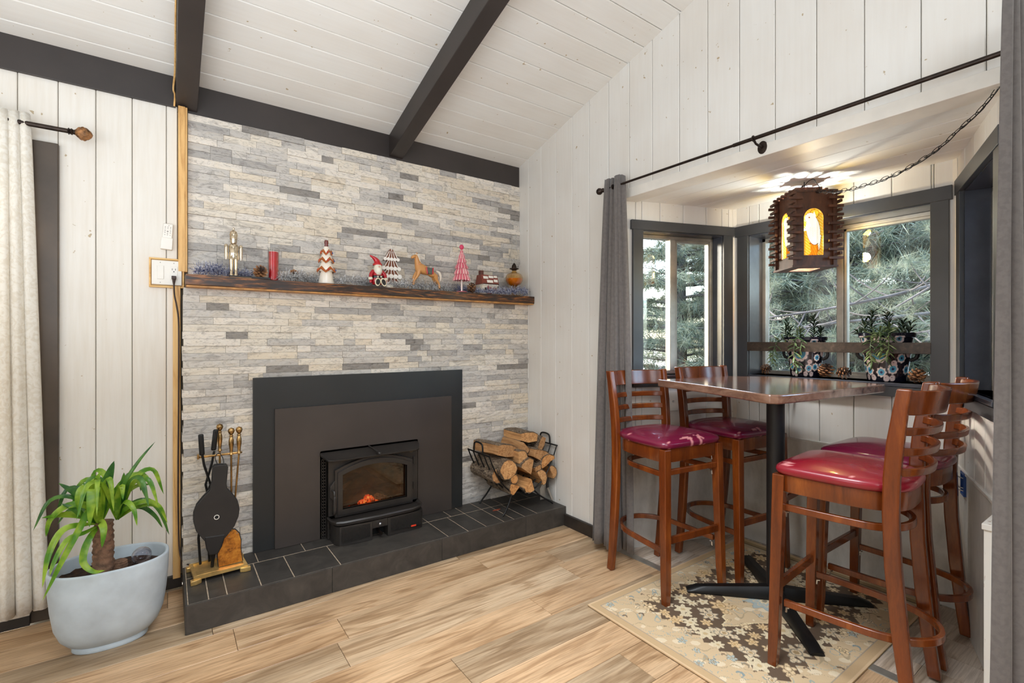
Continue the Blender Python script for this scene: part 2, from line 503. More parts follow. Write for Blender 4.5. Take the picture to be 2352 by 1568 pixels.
# ------------------------------------------------------------------ mesh helpers
class MB:
    def __init__(s):
        s.v = []
        s.f = []

    def add(s, vs, fs):
        o = len(s.v)
        s.v += [tuple(p) for p in vs]
        s.f += [tuple(i + o for i in f) for f in fs]
        return s

    def box(s, x0, x1, y0, y1, z0, z1, Mx=None):
        vs = [Vector(p) for p in ((x0, y0, z0), (x1, y0, z0), (x1, y1, z0), (x0, y1, z0), (x0, y0, z1), (x1, y0, z1), (x1, y1, z1), (x0, y1, z1))]
        if Mx is not None:
            vs = [Mx @ p for p in vs]
        return s.add(vs, [(0, 3, 2, 1), (4, 5, 6, 7), (0, 1, 5, 4), (1, 2, 6, 5), (2, 3, 7, 6), (3, 0, 4, 7)])

    def prism(s, poly, a0, a1, axis='z', Mx=None):
        n = len(poly)

        def P(p, a):
            q = {'z': (p[0], p[1], a), 'y': (p[0], a, p[1]), 'x': (a, p[0], p[1])}[axis]
            q = Vector(q)
            return Mx @ q if Mx is not None else q
        vs = [P(p, a0) for p in poly] + [P(p, a1) for p in poly]
        return s.add(vs, [tuple(range(n))[::-1], tuple(range(n, 2 * n))] + [(i, (i + 1) % n, (i + 1) % n + n, i + n) for i in range(n)])

    def holed(s, outer, hole, a0, a1, axis='y', Mx=None):
        """flat plate with one hole"""
        o3 = [Vector((p[0], p[1], 0)) for p in outer]
        h3 = [Vector((p[0], p[1], 0)) for p in hole]
        tris = tessellate_polygon([o3, h3])
        allp = outer + hole
        n = len(allp)

        def P(p, a):
            q = Vector({'z': (p[0], p[1], a), 'y': (p[0], a, p[1]), 'x': (a, p[0], p[1])}[axis])
            return Mx @ q if Mx is not None else q
        vs = [P(p, a0) for p in allp] + [P(p, a1) for p in allp]
        fs = [tuple(t) for t in tris] + [tuple(i + n for i in t)[::-1] for t in tris]
        no, nh = len(outer), len(hole)
        fs += [(i, (i + 1) % no, (i + 1) % no + n, i + n) for i in range(no)]
        fs += [(no + i, no + i + n, no + (i + 1) % nh + n, no + (i + 1) % nh) for i in range(nh)]
        return s.add(vs, fs)

    def tube(s, pts, r, seg=8, closed=False, flat=None, cap=True):
        pts = [Vector(p) for p in pts]
        n = len(pts)
        rs = r if isinstance(r, (list, tuple)) else [r] * n
        rings = []
        up = None
        for i, p in enumerate(pts):
            if closed:
                d = (pts[(i + 1) % n] - pts[i - 1])
            else:
                d = pts[min(i + 1, n - 1)] - pts[max(i - 1, 0)]
            d = d.normalized() if d.length > 1e-9 else Vector((0, 0, 1))
            if up is None:
                up = Vector((0, 0, 1)) if abs(d.z) < 0.9 else Vector((1, 0, 0))
            sd = d.cross(up)
            if sd.length < 1e-6:
                sd = d.cross(Vector((0, 1, 0)))
            sd.normalize()
            u2 = sd.cross(d).normalized()
            up = u2
            ring = []
            for k in range(seg):
                a = 2 * math.pi * k / seg + (math.pi / seg if flat else 0)
                fx, fy = (flat if flat else (1, 1))
                ring.append(p + sd * math.cos(a) * rs[i] * fx + u2 * math.sin(a) * rs[i] * fy)
            rings.append(ring)
        vs = [q for ring in rings for q in ring]
        fs = []
        m = n if closed else n - 1
        for i in range(m):
            j = (i + 1) % n
            for k in range(seg):
                k2 = (k + 1) % seg
                fs.append((i * seg + k, i * seg + k2, j * seg + k2, j * seg + k))
        if not closed and cap:
            fs.append(tuple(range(seg))[::-1])
            fs.append(tuple((n - 1) * seg + k for k in range(seg)))
        return s.add(vs, fs)

    def lathe(s, prof, seg=20, c=(0, 0, 0), sx=1.0, sy=1.0, Mx=None):
        vs = []
        n = len(prof)
        for r, z in prof:
            for k in range(seg):
                a = 2 * math.pi * k / seg
                q = Vector((c[0] + r * sx * math.cos(a), c[1] + r * sy * math.sin(a), c[2] + z))
                vs.append(Mx @ q if Mx is not None else q)
        fs = []
        for i in range(n - 1):
            for k in range(seg):
                k2 = (k + 1) % seg
                fs.append((i * seg + k, i * seg + k2, (i + 1) * seg + k2, (i + 1) * seg + k))
        if prof[0][0] > 1e-5:
            fs.append(tuple(range(seg))[::-1])
        if prof[-1][0] > 1e-5:
            fs.append(tuple((n - 1) * seg + k for k in range(seg)))
        return s.add(vs, fs)

    def blade(s, pts, width, fold=0.3, normal=Vector((0, 0, 1)), steps=None, taper=True):
        """long leaf along pts"""
        pts = [Vector(p) for p in pts]
        n = len(pts)
        vs = []
        for i, p in enumerate(pts):
            t = i / (n - 1)
            wv = width * (math.sin(math.pi * min(1, 0.12 + t * 0.88)) ** 0.7 if taper else 1)
            d = (pts[min(i + 1, n - 1)] - pts[max(i - 1, 0)]).normalized()
            sd = d.cross(normal)
            if sd.length < 0.05:
                sd = Vector((1, 0, 0))
            sd.normalize()
            nn = sd.cross(d)
            vs += [p - sd * wv / 2 + nn * wv * fold * 0.5, p, p + sd * wv / 2 + nn * wv * fold * 0.5]
        fs = []
        for i in range(n - 1):
            a = i * 3
            fs += [(a, a + 1, a + 4, a + 3), (a + 1, a + 2, a + 5, a + 4)]
        return s.add(vs, fs)

    def build(s, name, mat, parent=None, smooth=None, bevel=0.0, seg=2, sub=0, solid=0.0, loc=None, mesh=None):
        me = mesh or bpy.data.meshes.new(name)
        if mesh is None:
            me.from_pydata(s.v, [], s.f)
            me.update()
            if mat is not None:
                me.materials.append(M[mat] if isinstance(mat, str) else mat)
        return link(name, me, parent, smooth, bevel, seg, sub, solid, loc)


def link(name, me, parent=None, smooth=None, bevel=0.0, seg=2, sub=0, solid=0.0, loc=None):
    o = bpy.data.objects.new(name, me)
    COL.objects.link(o)
    if parent is not None:
        o.parent = parent
    if loc is not None:
        o.location = loc
    if smooth:
        me.shade_smooth()
        if smooth < 179:
            me.set_sharp_from_angle(angle=R(smooth))
    if solid:
        m = o.modifiers.new('solid', 'SOLIDIFY')
        m.thickness = solid
        m.offset = 0
    if bevel:
        m = o.modifiers.new('bevel', 'BEVEL')
        m.width = bevel
        m.segments = seg
        m.limit_method = 'ANGLE'
        m.angle_limit = R(40)
    if sub:
        m = o.modifiers.new('sub', 'SUBSURF')
        m.levels = sub
        m.render_levels = sub
    return o


def empty(name, loc=(0, 0, 0), rz=0.0, label=None, cat=None, group=None, kind=None):
    o = bpy.data.objects.new(name, None)
    COL.objects.link(o)
    o.location = loc
    o.rotation_euler = (0, 0, rz)
    o.empty_display_size = 0.05
    return tag(o, label, cat, group, kind)


def tag(o, label=None, cat=None, group=None, kind=None):
    if label:
        o['label'] = label
    if cat:
        o['category'] = cat
    if group:
        o['group'] = group
    if kind:
        o['kind'] = kind
    return o


def box(name, x0, x1, y0, y1, z0, z1, mat, parent=None, bevel=0.0, Mx=None, smooth=None):
    return MB().box(x0, x1, y0, y1, z0, z1, Mx).build(name, mat, parent, bevel=bevel, smooth=smooth)


def paint(me, fn):
    """fn(verts Nx3) -> Nx3 srgb 0..255, stored per vertex"""
    n = len(me.vertices)
    co = np.empty(n * 3)
    me.vertices.foreach_get('co', co)
    c = np.asarray(fn(co.reshape(-1, 3)), float) / 255.0
    c = np.where(c <= 0.04045, c / 12.92, ((c + 0.055) / 1.055) ** 2.4)
    at = me.color_attributes.new('paint', 'FLOAT_COLOR', 'POINT')
    buf = np.ones((n, 4))
    buf[:, :3] = c
    at.data.foreach_set('color', buf.reshape(-1))


def flat_paint(me, c):
    paint(me, lambda co: np.tile(np.array(c, float), (len(co), 1)))


def bez(p0, p1, p2, n=8):
    p0, p1, p2 = Vector(p0), Vector(p1), Vector(p2)
    return [(1 - t) ** 2 * p0 + 2 * t * (1 - t) * p1 + t * t * p2 for t in [i / (n - 1) for i in range(n)]]


def smoothpath(pts, n=6):
    """Catmull-Rom through the points"""
    P = [Vector(p) for p in pts]
    P = [P[0] * 2 - P[1]] + P + [P[-1] * 2 - P[-2]]
    out = []
    for i in range(1, len(P) - 2):
        for k in range(n):
            t = k / n
            out.append(0.5 * ((2 * P[i]) + (-P[i - 1] + P[i + 1]) * t + (2 * P[i - 1] - 5 * P[i] + 4 * P[i + 1] - P[i + 2]) * t * t
                              + (-P[i - 1] + 3 * P[i] - 3 * P[i + 1] + P[i + 2]) * t ** 3))
    out.append(P[-2])
    return out


XW = 2.235          # right wall face
YB = 3.045          # fireplace wall face (boards)
SL = 0.277          # roof slope
ZC = 2.607          # ceiling height at y = 3.07


def cz(y):
    return ZC + SL * (3.07 - y)

# ================================================================== SETTING
def struct(name, o, label, cat):
    o.name = name
    return tag(o, label, cat, kind='structure')


# ---- floor: sub slab + planks running along x
fl = box('floor', -3.0, XW - 0.0, -3.0, YB + 0.03, -0.06, -0.012, 'backing')
struct('floor', fl, 'tan oak look vinyl plank floor in front of the fireplace', 'floor')
rows = []
y = 2.5
PW = 0.183
k = 0
plank_cache = {}


def floor_plank(x0, x1, y0, y1, parent, mat, z=0.0):
    L, W = round(x1 - x0, 3), round(y1 - y0, 3)
    key = (L, W, mat)
    if key not in plank_cache:
        b = 0.0012
        mb = MB()
        g = 0.0009
        vs = [(g, g, -0.012), (L - g, g, -0.012), (L - g, W - g, -0.012), (g, W - g, -0.012),
              (g, g, -b), (L - g, g, -b), (L - g, W - g, -b), (g, W - g, -b),
              (g + b, g + b, 0), (L - g - b, g + b, 0), (L - g - b, W - g - b, 0), (g + b, W - g - b, 0)]
        mb.add(vs, [(0, 1, 5, 4), (1, 2, 6, 5), (2, 3, 7, 6), (3, 0, 4, 7), (4, 5, 9, 8), (5, 6, 10, 9), (6, 7, 11, 10), (7, 4, 8, 11), (8, 9, 10, 11), (0, 3, 2, 1)])
        o = mb.build('plank', mat, parent, loc=(x0, y0, z))
        plank_cache[key] = o.data
        return o
    return link('plank', plank_cache[key], parent, loc=(x0, y0, z))


offs = {0: 0.58, 1: 1.85, 2: 0.23, 3: 1.3, 4: 0.75, 5: 1.62, 6: 0.35}
y1 = 2.27 + PW * 4
r = 0
while y1 > -3.0:
    y0 = y1 - PW
    ox = {2: 2.6, 3: 0.235, 4: 1.85, 5: 0.58, 6: 1.45, 7: 0.92, 8: 2.0}.get(r, (r * 0.437) % 1.22)
    L = 1.22
    xs = ox - L * 6
    while xs < XW:
        a, b = max(xs, -3.0), min(xs + L, XW)
        if b - a > 0.02 and y0 < YB:
            floor_plank(a, b, y0, min(y1, YB), fl, 'floor')
        xs += L
    y1 = y0
    r += 1

# ---- bay floor (paler vinyl)
P0, P1, P2, P3 = Vector((2.235, 2.022, 0)), Vector((3.03, 1.755, 0)), Vector((3.03, 0.653, 0)), Vector((2.235, 0.345, 0))
bf = MB().prism([(2.235, 0.2), (3.1, 0.5), (3.1, 1.85), (2.235, 2.1)], -0.06, -0.012).build('floor', 'backing')
struct('floor_bay', bf, 'pale grey vinyl plank floor inside the bay window alcove', 'floor')
xx = 2.25
while xx < 3.03:
    x2 = min(xx + 0.152, 3.03)
    # boards run along y inside the alcove
    for (ya, yb) in ((0.2, 1.0), (1.0, 2.03)) if int(xx * 10) % 2 else ((0.2, 0.62), (0.62, 1.62), (1.62, 2.03)):
        lo = 0.345 + (x2 - 2.235) * 0.387
        hi = 2.022 - (xx - 2.235) * 0.336
        a, b = max(ya, lo - 0.06), min(yb, hi + 0.02)
        if b - a > 0.02:
            mb = MB().box(0.0008, x2 - xx - 0.0008, 0.0008, b - a - 0.0008, -0.012, 0)
            mb.build('plank', 'floor_pale', bf, loc=(xx, a, 0))
    xx = x2
ts = box('trim_1', 2.205, 2.252, 0.345, 2.02, -0.002, 0.0035, 'alum', bevel=0.002)
struct('trim_1', ts, 'pale metal transition strip on the floor where the bay alcove begins', 'trim')

# ---- ceiling: sloping boards
cl = MB().prism([(-3.2, cz(-3.2) + 0.02), (3.35, cz(3.35) + 0.02), (3.35, cz(3.35) + 0.12), (-3.2, cz(-3.2) + 0.12)], -3.1, XW + 0.1, 'x').build('ceiling', 'backing')
struct('ceiling', cl, 'white tongue and groove board ceiling sloping up from the fireplace wall', 'ceiling')
yy = 3.075
while yy > -3.1:
    y0 = yy - 0.1235
    g = 0.0017
    poly = [(y0 + g + 0.003, cz(y0 + g + 0.003)), (yy - g - 0.003, cz(yy - g - 0.003)), (yy - g, cz(yy - g) + 0.004), (yy - g, cz(yy - g) + 0.02), (y0 + g, cz(y0 + g) + 0.02), (y0 + g, cz(y0 + g) + 0.004)]
    poly = [(a - yy, b - cz(yy)) for a, b in poly]
    o = MB().prism(poly, 0, XW + 3.0, 'x').build('plank', 'ceilplank', cl, loc=(-3.0, yy, cz(yy)))
    yy = y0

# ---- beams
def beam(x0, x1, depth, label, y_end):
    ya = -3.1
    poly = [(ya, cz(ya)), (y_end, cz(y_end)), (y_end, cz(y_end) - depth), (ya, cz(ya) - depth)]
    o = MB().prism(poly, x0, x1, 'x').build('beam', 'beam', bevel=0.004)
    return tag(o, label, 'ceiling beam', 'black ceiling beams', 'structure')


b1 = beam(1.182, 1.272, 0.142, 'black sloping ceiling beam above the middle of the fireplace', 3.06)
b2 = beam(0.034, 0.128, 0.142, 'black sloping ceiling beam above the left end of the stone wall', 3.06)
hd = box('beam', 0.034, XW, 3.057, 3.09, 2.452, cz(3.057) , 'beam', bevel=0.002)
tag(hd, 'flat black header board along the top of the grey stone', 'ceiling beam', kind='structure')
hd2 = box('beam', -3.0, 0.034, 3.03, 3.09, 2.462, cz(3.03), 'beam', bevel=0.002)
tag(hd2, 'flat black header board above the whitewashed boards on the left', 'ceiling beam', kind='structure')

# ---- back wall (fireplace wall)
wb = MB().box(0.0, XW + 0.1, 3.075, 3.2, 0, 2.62)
wb.box(-0.5, 0.0, YB + 0.015, 3.2, 0, 2.62).box(-3.1, -0.5, YB + 0.015, 3.2, 2.12, 2.62).box(-3.1, -2.3, YB + 0.015, 3.2, 0, 2.12)
wb = wb.build('wall_back', 'backing')
struct('wall_back', wb, 'back wall of whitewashed vertical boards left of the stone fireplace', 'wall')
seams = [-0.547 - 0.137 * i for i in range(18, 0, -1)] + [-0.547, -0.413, -0.28, -0.143, -0.005, 0.042]
for a, b in zip(seams[:-1], seams[1:]):
    z0 = 0.0 if a > -0.43 else 2.1
    if b < -2.3:
        z0 = 0.0
    g = 0.0012
    poly = [(g, 0.016), (g, 0.003), (g + 0.003, 0), (b - a - g - 0.003, 0), (b - a - g, 0.003), (b - a - g, 0.016)]
    MB().prism(poly, 0, 2.47 - z0, 'z').build('plank', 'backplank', wb, loc=(a, YB, z0))

# right end behind stone is plain; baseboards
bb = box('baseboard_back', -0.41, 0.062, 3.022, YB, 0, 0.062, 'basebd', bevel=0.003)
struct('baseboard_back', bb, 'low black baseboard under the whitewashed boards beside the planter', 'baseboard')
bb = box('baseboard_right', 2.213, XW, 2.03, 2.508, 0, 0.078, 'basebd', bevel=0.003)
struct('baseboard_right', bb, 'low black baseboard between the hearth and the grey curtain', 'baseboard')
p = MB().box(0.044, 0.0835, 3.022, 3.046, 1.62, 2.47).box(0.044, 0.074, 3.016, 3.022, 1.62, 2.47)
p = p.build('trim_2', 'pine', bevel=0.002)
struct('trim_2', p, 'raw pine trim strip beside the stone, above the mantel', 'trim')
p = box('trim_3', 0.022, 0.054, 3.018, 3.046, 0.05, 1.545, 'pine', bevel=0.002)
struct('trim_3', p, 'raw pine trim strip beside the stone, below the mantel', 'trim')
p = MB().tube(smoothpath([(0.028, 3.02, 2.462), (0.03, 3.02, 2.52), (0.024, 3.015, 2.55), (0.03, 2.93, cz(2.93) - 0.03), (0.029, 2.6, cz(2.6) - 0.02), (0.031, 2.2, cz(2.2) - 0.02), (0.029, 1.2, cz(1.2) - 0.02)], 5), 0.0045, 6).build('foam_bead', 'pine', smooth=60)
tag(p, 'thin bead of yellow expanding foam along the left ceiling beam', 'sealant')

# ---- right gable wall
HB = 2.125
wr = MB().prism([(-3.2, 0), (0.345, 0), (0.345, HB), (2.022, HB), (2.022, 0), (3.2, 0), (3.2, cz(3.2)), (-3.2, cz(-3.2))], XW + 0.016, XW + 0.11, 'x').build('wall_right', 'backing')
struct('wall_right', wr, 'white vertical board gable wall with the opening to the bay alcove', 'wall')
ys = [3.06, 2.936, 2.783, 2.62, 2.449, 2.287, 2.117, 2.022, 1.951, 1.783, 1.605, 1.438, 1.27, 1.102, 0.931, 0.758, 0.582, 0.409, 0.345, 0.24] + [0.24 - 0.17 * i for i in range(1, 21)]
for b, a in zip(ys[:-1], ys[1:]):
    join_top = False
    g0 = 0.0 if abs(a - 2.022) < 1e-6 or abs(a - 0.345) < 1e-6 else 0.0013
    g1 = 0.0 if abs(b - 2.022) < 1e-6 or abs(b - 0.345) < 1e-6 else 0.0013
    z0 = HB + 0.03 if (a >= 0.344 and b <= 2.023) else 0.0
    c = 0.003
    y0, y1 = a + g0, b - g1
    w_ = 0.016
    mb = MB()
    vs = []
    for z_of in (lambda q: z0, lambda q: cz(q) + 0.005):
        for (yy_, x_) in ((y0, XW + w_), (y0, XW + (c if g0 else 0)), (y0 + (c if g0 else 0), XW), (y1 - (c if g1 else 0), XW), (y1, XW + (c if g1 else 0)), (y1, XW + w_)):
            vs.append((x_ - XW, yy_ - a, z_of(yy_) - z0))
    mb.add(vs, [(5, 4, 3, 2, 1, 0), (6, 7, 8, 9, 10, 11)] + [(i, (i + 1) % 6, (i + 1) % 6 + 6, i + 6) for i in range(6)])
    mb.build('plank', 'wallplank', wr, loc=(XW, a, z0))
h = box('trim_4', XW - 0.008, XW + 0.11, 0.345, 2.03, 2.112, 2.168, 'whitetrim', bevel=0.003)
struct('trim_4', h, 'white header trim over the opening of the bay alcove', 'trim')
h = box('trim_5', XW - 0.004, XW + 0.06, 2.022, 2.05, 0, 2.12, 'whitetrim', bevel=0.002)
struct('trim_5', h, 'white corner trim behind the tied grey curtain on the far side of the alcove', 'trim')

# ---- the rest of the room (behind the camera)
wl = box('wall_left', -3.12, -3.0, -3.2, 3.2, 0, 4.5, 'wallplank')
struct('wall_left', wl, 'plain white wall on the left side, outside the picture', 'wall')
wf = box('wall_front', -3.1, XW + 0.1, -3.3, -3.15, 0, 4.6, 'wallplank')
struct('wall_front', wf, 'plain white wall behind the camera', 'wall')


# ---- bay walls with windows
def frame_matrix(P, Q):
    d = (Q - P).normalized()
    n = Vector((-d.y, d.x, 0))
    return Matrix(((d.x, n.x, 0, P.x), (d.y, n.y, 0, P.y), (0, 0, 1, 0), (0, 0, 0, 1))), (Q - P).length


ZB = 2.122


def bay_wall(name, P, Q, seams, opening, label, T=0.135):
    Mx, L = frame_matrix(P, Q)
    o0, o1, z0, z1 = opening
    mb = MB()
    for (a, b, c, d) in ((0, o0, 0, ZB), (o1, L, 0, ZB), (o0, o1, 0, z0), (o0, o1, z1, ZB)):
        mb.box(a, b, 0.016, T, c, d)
    wall = mb.build(name, 'backing')
    wall.matrix_world = Mx
    struct(name, wall, label, 'wall')
    edges = [0.0] + seams + [L]
    zl = 0.688
    for a, b in zip(edges[:-1], edges[1:]):
        if b - a < 0.01:
            continue
        cuts = [a] + [q for q in (o0, o1) if a + 0.004 < q < b - 0.004] + [b]
        for p_, q_ in zip(cuts[:-1], cuts[1:]):
            inside = p_ >= o0 - 0.005 and q_ <= o1 + 0.005
            spans = [(zl, z0), (z1, ZB)] if inside else [(zl, ZB)]
            for (c, d) in spans:
                g = 0.0013
                poly = [(g, 0.0155), (g, 0.003), (g + 0.003, 0), (q_ - p_ - g - 0.003, 0), (q_ - p_ - g, 0.003), (q_ - p_ - g, 0.0155)]
                MB().prism(poly, 0, d - c, 'z').build('plank', 'wallplank', wall, loc=(p_, 0, c))
    box('panel', 0, L, -0.004, 0.0155, 0.0, zl - 0.012, 'panel', wall, bevel=0.002)
    box('ledge_strip', 0, L, -0.009, 0.0155, zl - 0.012, zl + 0.002, 'panel', wall, bevel=0.002)
    return wall, Mx


def window(name, Mx, opening, recess, mull, label, head_ear=0.012, zbot=0.98, ztop=2.0, rail=None):
    o0, o1, z0, z1 = opening
    root = empty(name)
    root.matrix_world = Mx
    tag(root, label, 'window', kind='structure')
    cw = 0.07
    # casing boards
    box('casing_board', o0 - cw, o0, -0.018, 0, zbot + 0.05, z1, 'casing', root, bevel=0.002)
    box('casing_board', o1, o1 + cw, -0.018, 0, zbot + 0.05, z1, 'casing', root, bevel=0.002)
    box('casing_board', o0 - cw - head_ear, o1 + cw + head_ear, -0.022, 0, z1 - 0.002, ztop, 'casing', root, bevel=0.002)
    box('apron', o0 - cw, o1 + cw, -0.02, 0, zbot, zbot + 0.05, 'casing', root, bevel=0.002)
    # jamb lining
    t = 0.012
    box('sill', o0, o1, -0.022, recess, z0 - 0.018, z0, 'sillpaint', root, bevel=0.002)
    box('jamb', o0, o0 + 0.004, 0, recess, z0, z1, 'sillpaint', root)
    box('jamb', o1 - 0.004, o1, 0, recess, z0, z1, 'sillpaint', root)
    box('jamb', o0, o1, 0, recess, z1 - 0.006, z1, 'sillpaint', root)
    # aluminium frame
    f = 0.022
    a, b, c, d = o0 + 0.004, o1 - 0.004, z0, z1 - 0.006
    y0, y1 = recess - 0.03, recess + 0.02
    fr = MB()
    for q in ((a, a + f, c, d), (b - f, b, c, d), (a, b, c, c + f), (a, b, d - f, d)):
        fr.box(q[0], q[1], y0, y1, q[2], q[3])
    fr.build('window_frame', 'alum', root, bevel=0.002)
    m0, m1 = mull
    box('mullion', m0, m1, y0 - 0.004, y1, c + f, d - f, 'alum', root, bevel=0.003)
    sash = MB()
    for q in ((m1, m1 + 0.014, c + f, d - f), (b - f - 0.014, b - f, c + f, d - f), (m1, b - f, c + f, c + f + 0.014), (m1, b - f, d - f - 0.014, d - f)):
        sash.box(q[0], q[1], y0 + 0.004, y1 - 0.01, q[2], q[3])
    sash.build('sash', 'alum', root, bevel=0.0015)
    box('pane', a + f, m0, recess + 0.008, recess + 0.012, c + f, d - f, 'glass', root)
    box('pane', m1, b - f, recess - 0.004, recess, c + f, d - f, 'glass', root)
    if rail:
        box('rail', o0 - 0.002, o1 + 0.004, -0.02, 0, rail[0], rail[1], 'rail', root, bevel=0.0015)
    return root


OP1 = (0.150, 0.742, 1.05, 1.945)
OP2 = (0.098, 1.006, 1.05, 1.935)
OP3 = (0.150, 0.700, 1.05, 1.935)
_, MX1 = bay_wall('wall_bay_far', P0, P1, [0.107, 0.279, 0.449, 0.621, 0.795], OP1, 'far side wall of the bay alcove in white boards, beside the far curtain')
_, MX2 = bay_wall('wall_bay_centre', P1, P2, [0.161, 0.340, 0.509, 0.679, 0.848, 1.016], OP2, 'outer wall of the bay alcove in white boards, behind the table', 0.208)
_, MX3 = bay_wall('wall_bay_near', P2, P3, [0.16, 0.33, 0.50, 0.67], OP3, 'near side wall of the bay alcove behind the right hand stools')
window('window_1', MX1, OP1, 0.11, (0.405, 0.448), 'narrow two pane window with charcoal casing behind the left hand stools')
window('window_2', MX2, OP2, 0.185, (0.537, 0.574), 'wide two pane window with charcoal casing and a dark rail across its sill', rail=(1.2, 1.256))
window('window_3', MX3, OP3, 0.115, (0.41, 0.45), 'obliquely seen window with charcoal casing at the right edge beside the grey curtain')
# corner beads of the bay
for i, (c, lab) in enumerate(((P1, 'white corner bead between the narrow and the wide bay window'), (P2, 'white corner bead between the wide window and the right edge window'))):
    s = 1 if i == 0 else -1
    q = MB().prism([(c.x - 0.014, c.y + (0.002 if i == 0 else -0.002)), (c.x + 0.004, c.y + 0.012 * s), (c.x + 0.004, c.y - 0.014 * s), (c.x - 0.004, c.y - 0.016 * s)], 0.69, 2.12).build('trim', 'whitetrim')
    struct('trim_%d' % (6 + i), q, lab, 'trim')

# ---- bay ceiling
bc = MB().prism([(2.26, 0.36), (3.04, 0.64), (3.2, 0.64), (3.2, 1.77), (3.04, 1.77), (2.26, 2.01)], 2.14, 2.2).build('ceiling', 'backing')
struct('ceiling_bay', bc, 'low white board soffit of the bay alcove above the hanging lantern', 'ceiling')
xs = [2.345, 2.487, 2.62, 2.752, 2.884, 3.03]
xs = [2.243] + xs
for a, b in zip(xs[:-1], xs[1:]):
    g, c = 0.0015, 0.003
    ylo, yhi = 0.345 + (a - 2.235) * 0.387 - 0.03, 2.022 - (a - 2.235) * 0.336 + 0.02
    poly = [(g, 0.018), (g, c), (g + c, 0), (b - a - g - c, 0), (b - a - g, c), (b - a - g, 0.018)]
    MB().prism(poly, 0, yhi - ylo, 'y').build('plank', 'bayceil', bc, loc=(a, ylo, 2.12))

# ---- left: sliding door behind the lace curtain, dark side casing
dr = empty('door_1', label='sliding glass door with white frame mostly hidden behind the cream lace curtain', cat='door', kind='structure')
d0, d1 = -2.3, -0.5
for q in ((d0, d0 + 0.06, 0.06, 2.1), (d1 - 0.06, d1, 0.06, 2.1), (d0, d1, 0.06, 0.30), (d0, d1, 2.04, 2.1), (-1.43, -1.37, 0.06, 2.1)):  # low rail made tall to keep sun from slipping under the curtain
    box('door_frame', q[0], q[1], 3.07, 3.13, q[2], q[3], 'plastic_w', dr, bevel=0.003)
box('sill', d0, d1, 3.0, 3.13, 0.045, 0.062, 'plastic_w', dr, bevel=0.002)
box('sill_board', d0, d1, 3.0, YB, 0.0, 0.045, 'basebd', dr, bevel=0.002)
box('pane', d0 + 0.06, -1.43, 3.1, 3.106, 0.13, 2.04, 'glass', dr)
box('pane', -1.37, d1 - 0.06, 3.085, 3.091, 0.13, 2.04, 'glass', dr)
box('casing_board', -0.502, -0.408, 3.018, YB + 0.001, 0.0, 2.168, 'casing_brown', dr, bevel=0.004)
box('jamb', -0.52, -0.5, 3.03, 3.13, 0.0, 2.12, 'casing_brown', dr)

# ================================================================== FIREPLACE
CH = 0.0375


def stone_block(L, H, seed, y_back=0.03, amp=0.0022):
    """rough split face: front toward -y, local origin at lower left, back at y=0"""
    r_ = random.Random(seed)
    nx = max(2, min(6, int(L / 0.035)))
    nz = 2
    vs, fs = [], []
    g = 0.0005
    for j in range(nz + 1):
        for i in range(nx + 1):
            x = g + (L - 2 * g) * i / nx
            z = g + (H - 2 * g) * j / nz
            edge = (i in (0, nx)) or (j in (0, nz))
            y = -y_back + (0.0015 if edge else 0) + r_.uniform(-1, 1) * amp * (0.35 if edge else 1.0)
            vs.append((x, y, z))
    W = nx + 1
    for j in range(nz):
        for i in range(nx):
            a = j * W + i
            fs.append((a, a + 1, a + W + 1, a + W))
    n0 = len(vs)
    vs += [(g, 0, g), (L - g, 0, g), (L - g, 0, H - g), (g, 0, H - g)]
    fs.append((n0, *range(nx, -1, -1), n0 + 1)[:1] + tuple([n0 + 1]) + tuple(range(nx, -1, -1)))
    top = [nz * W + i for i in range(W)]
    fs.append((n0 + 3,) + tuple(top) + (n0 + 2,))
    fs.append((n0, 0, W, 2 * W, n0 + 3))
    fs.append((n0 + 1, n0 + 2, 2 * W + nx, W + nx, nx))
    return vs, fs


def stone_field(root, x0, x1, z0, z1, yplane, hole=None, proud=0.02, limit=300, left_return=0.0):
    rr = random.Random(int(z0 * 1000) + 5)
    n = int(round((z1 - z0) / CH))
    H = (z1 - z0) / n
    items = []
    for r_ in range(n):
        za = z0 + r_ * H
        x = x0 + rr.uniform(-0.006, 0.002) if left_return else x0
        spans = [(x, x1)]
        if hole and za + H > hole[2] and za < hole[3]:
            spans = [(x, hole[0]), (hole[1], x1)]
        for (sa, sb) in spans:
            cur = sa
            while cur < sb - 0.01:
                L = rr.choice([0.07, 0.1, 0.13, 0.16, 0.19, 0.22, 0.25, 0.29])
                if cur + L > sb - 0.05:
                    L = sb - cur
                if L > 0.33:
                    L = 0.19
                d = rr.choice([0.0, 0.002, 0.004, 0.006, 0.009]) - 0.004
                items.append((L, cur, za, H, d, abs(cur - sa) < 1e-6 and left_return and sa < x0 + 0.05))
                cur += L
    items.sort(key=lambda q: -q[0])
    rest = MB()
    for k_, (L, x, za, H, d, first) in enumerate(items):
        yb = left_return if first else 0.0
        vs, fs = stone_block(L, H, k_ * 31 + int(z0 * 100), proud + d + 0.004)
        if yb:
            vs = [(a, (b if b < -1e-6 else yb), c) for a, b, c in vs]
        if k_ < limit:
            MB().add(vs, fs).build('stone', 'stone', root, loc=(x, yplane, za))
        else:
            rest.add([(a + x, b + yplane, c + za) for a, b, c in vs], fs)
    if rest.v:
        o = rest.build('small_stones', 'stone', root)
        o['kind'] = 'stuff'
    return len(items)


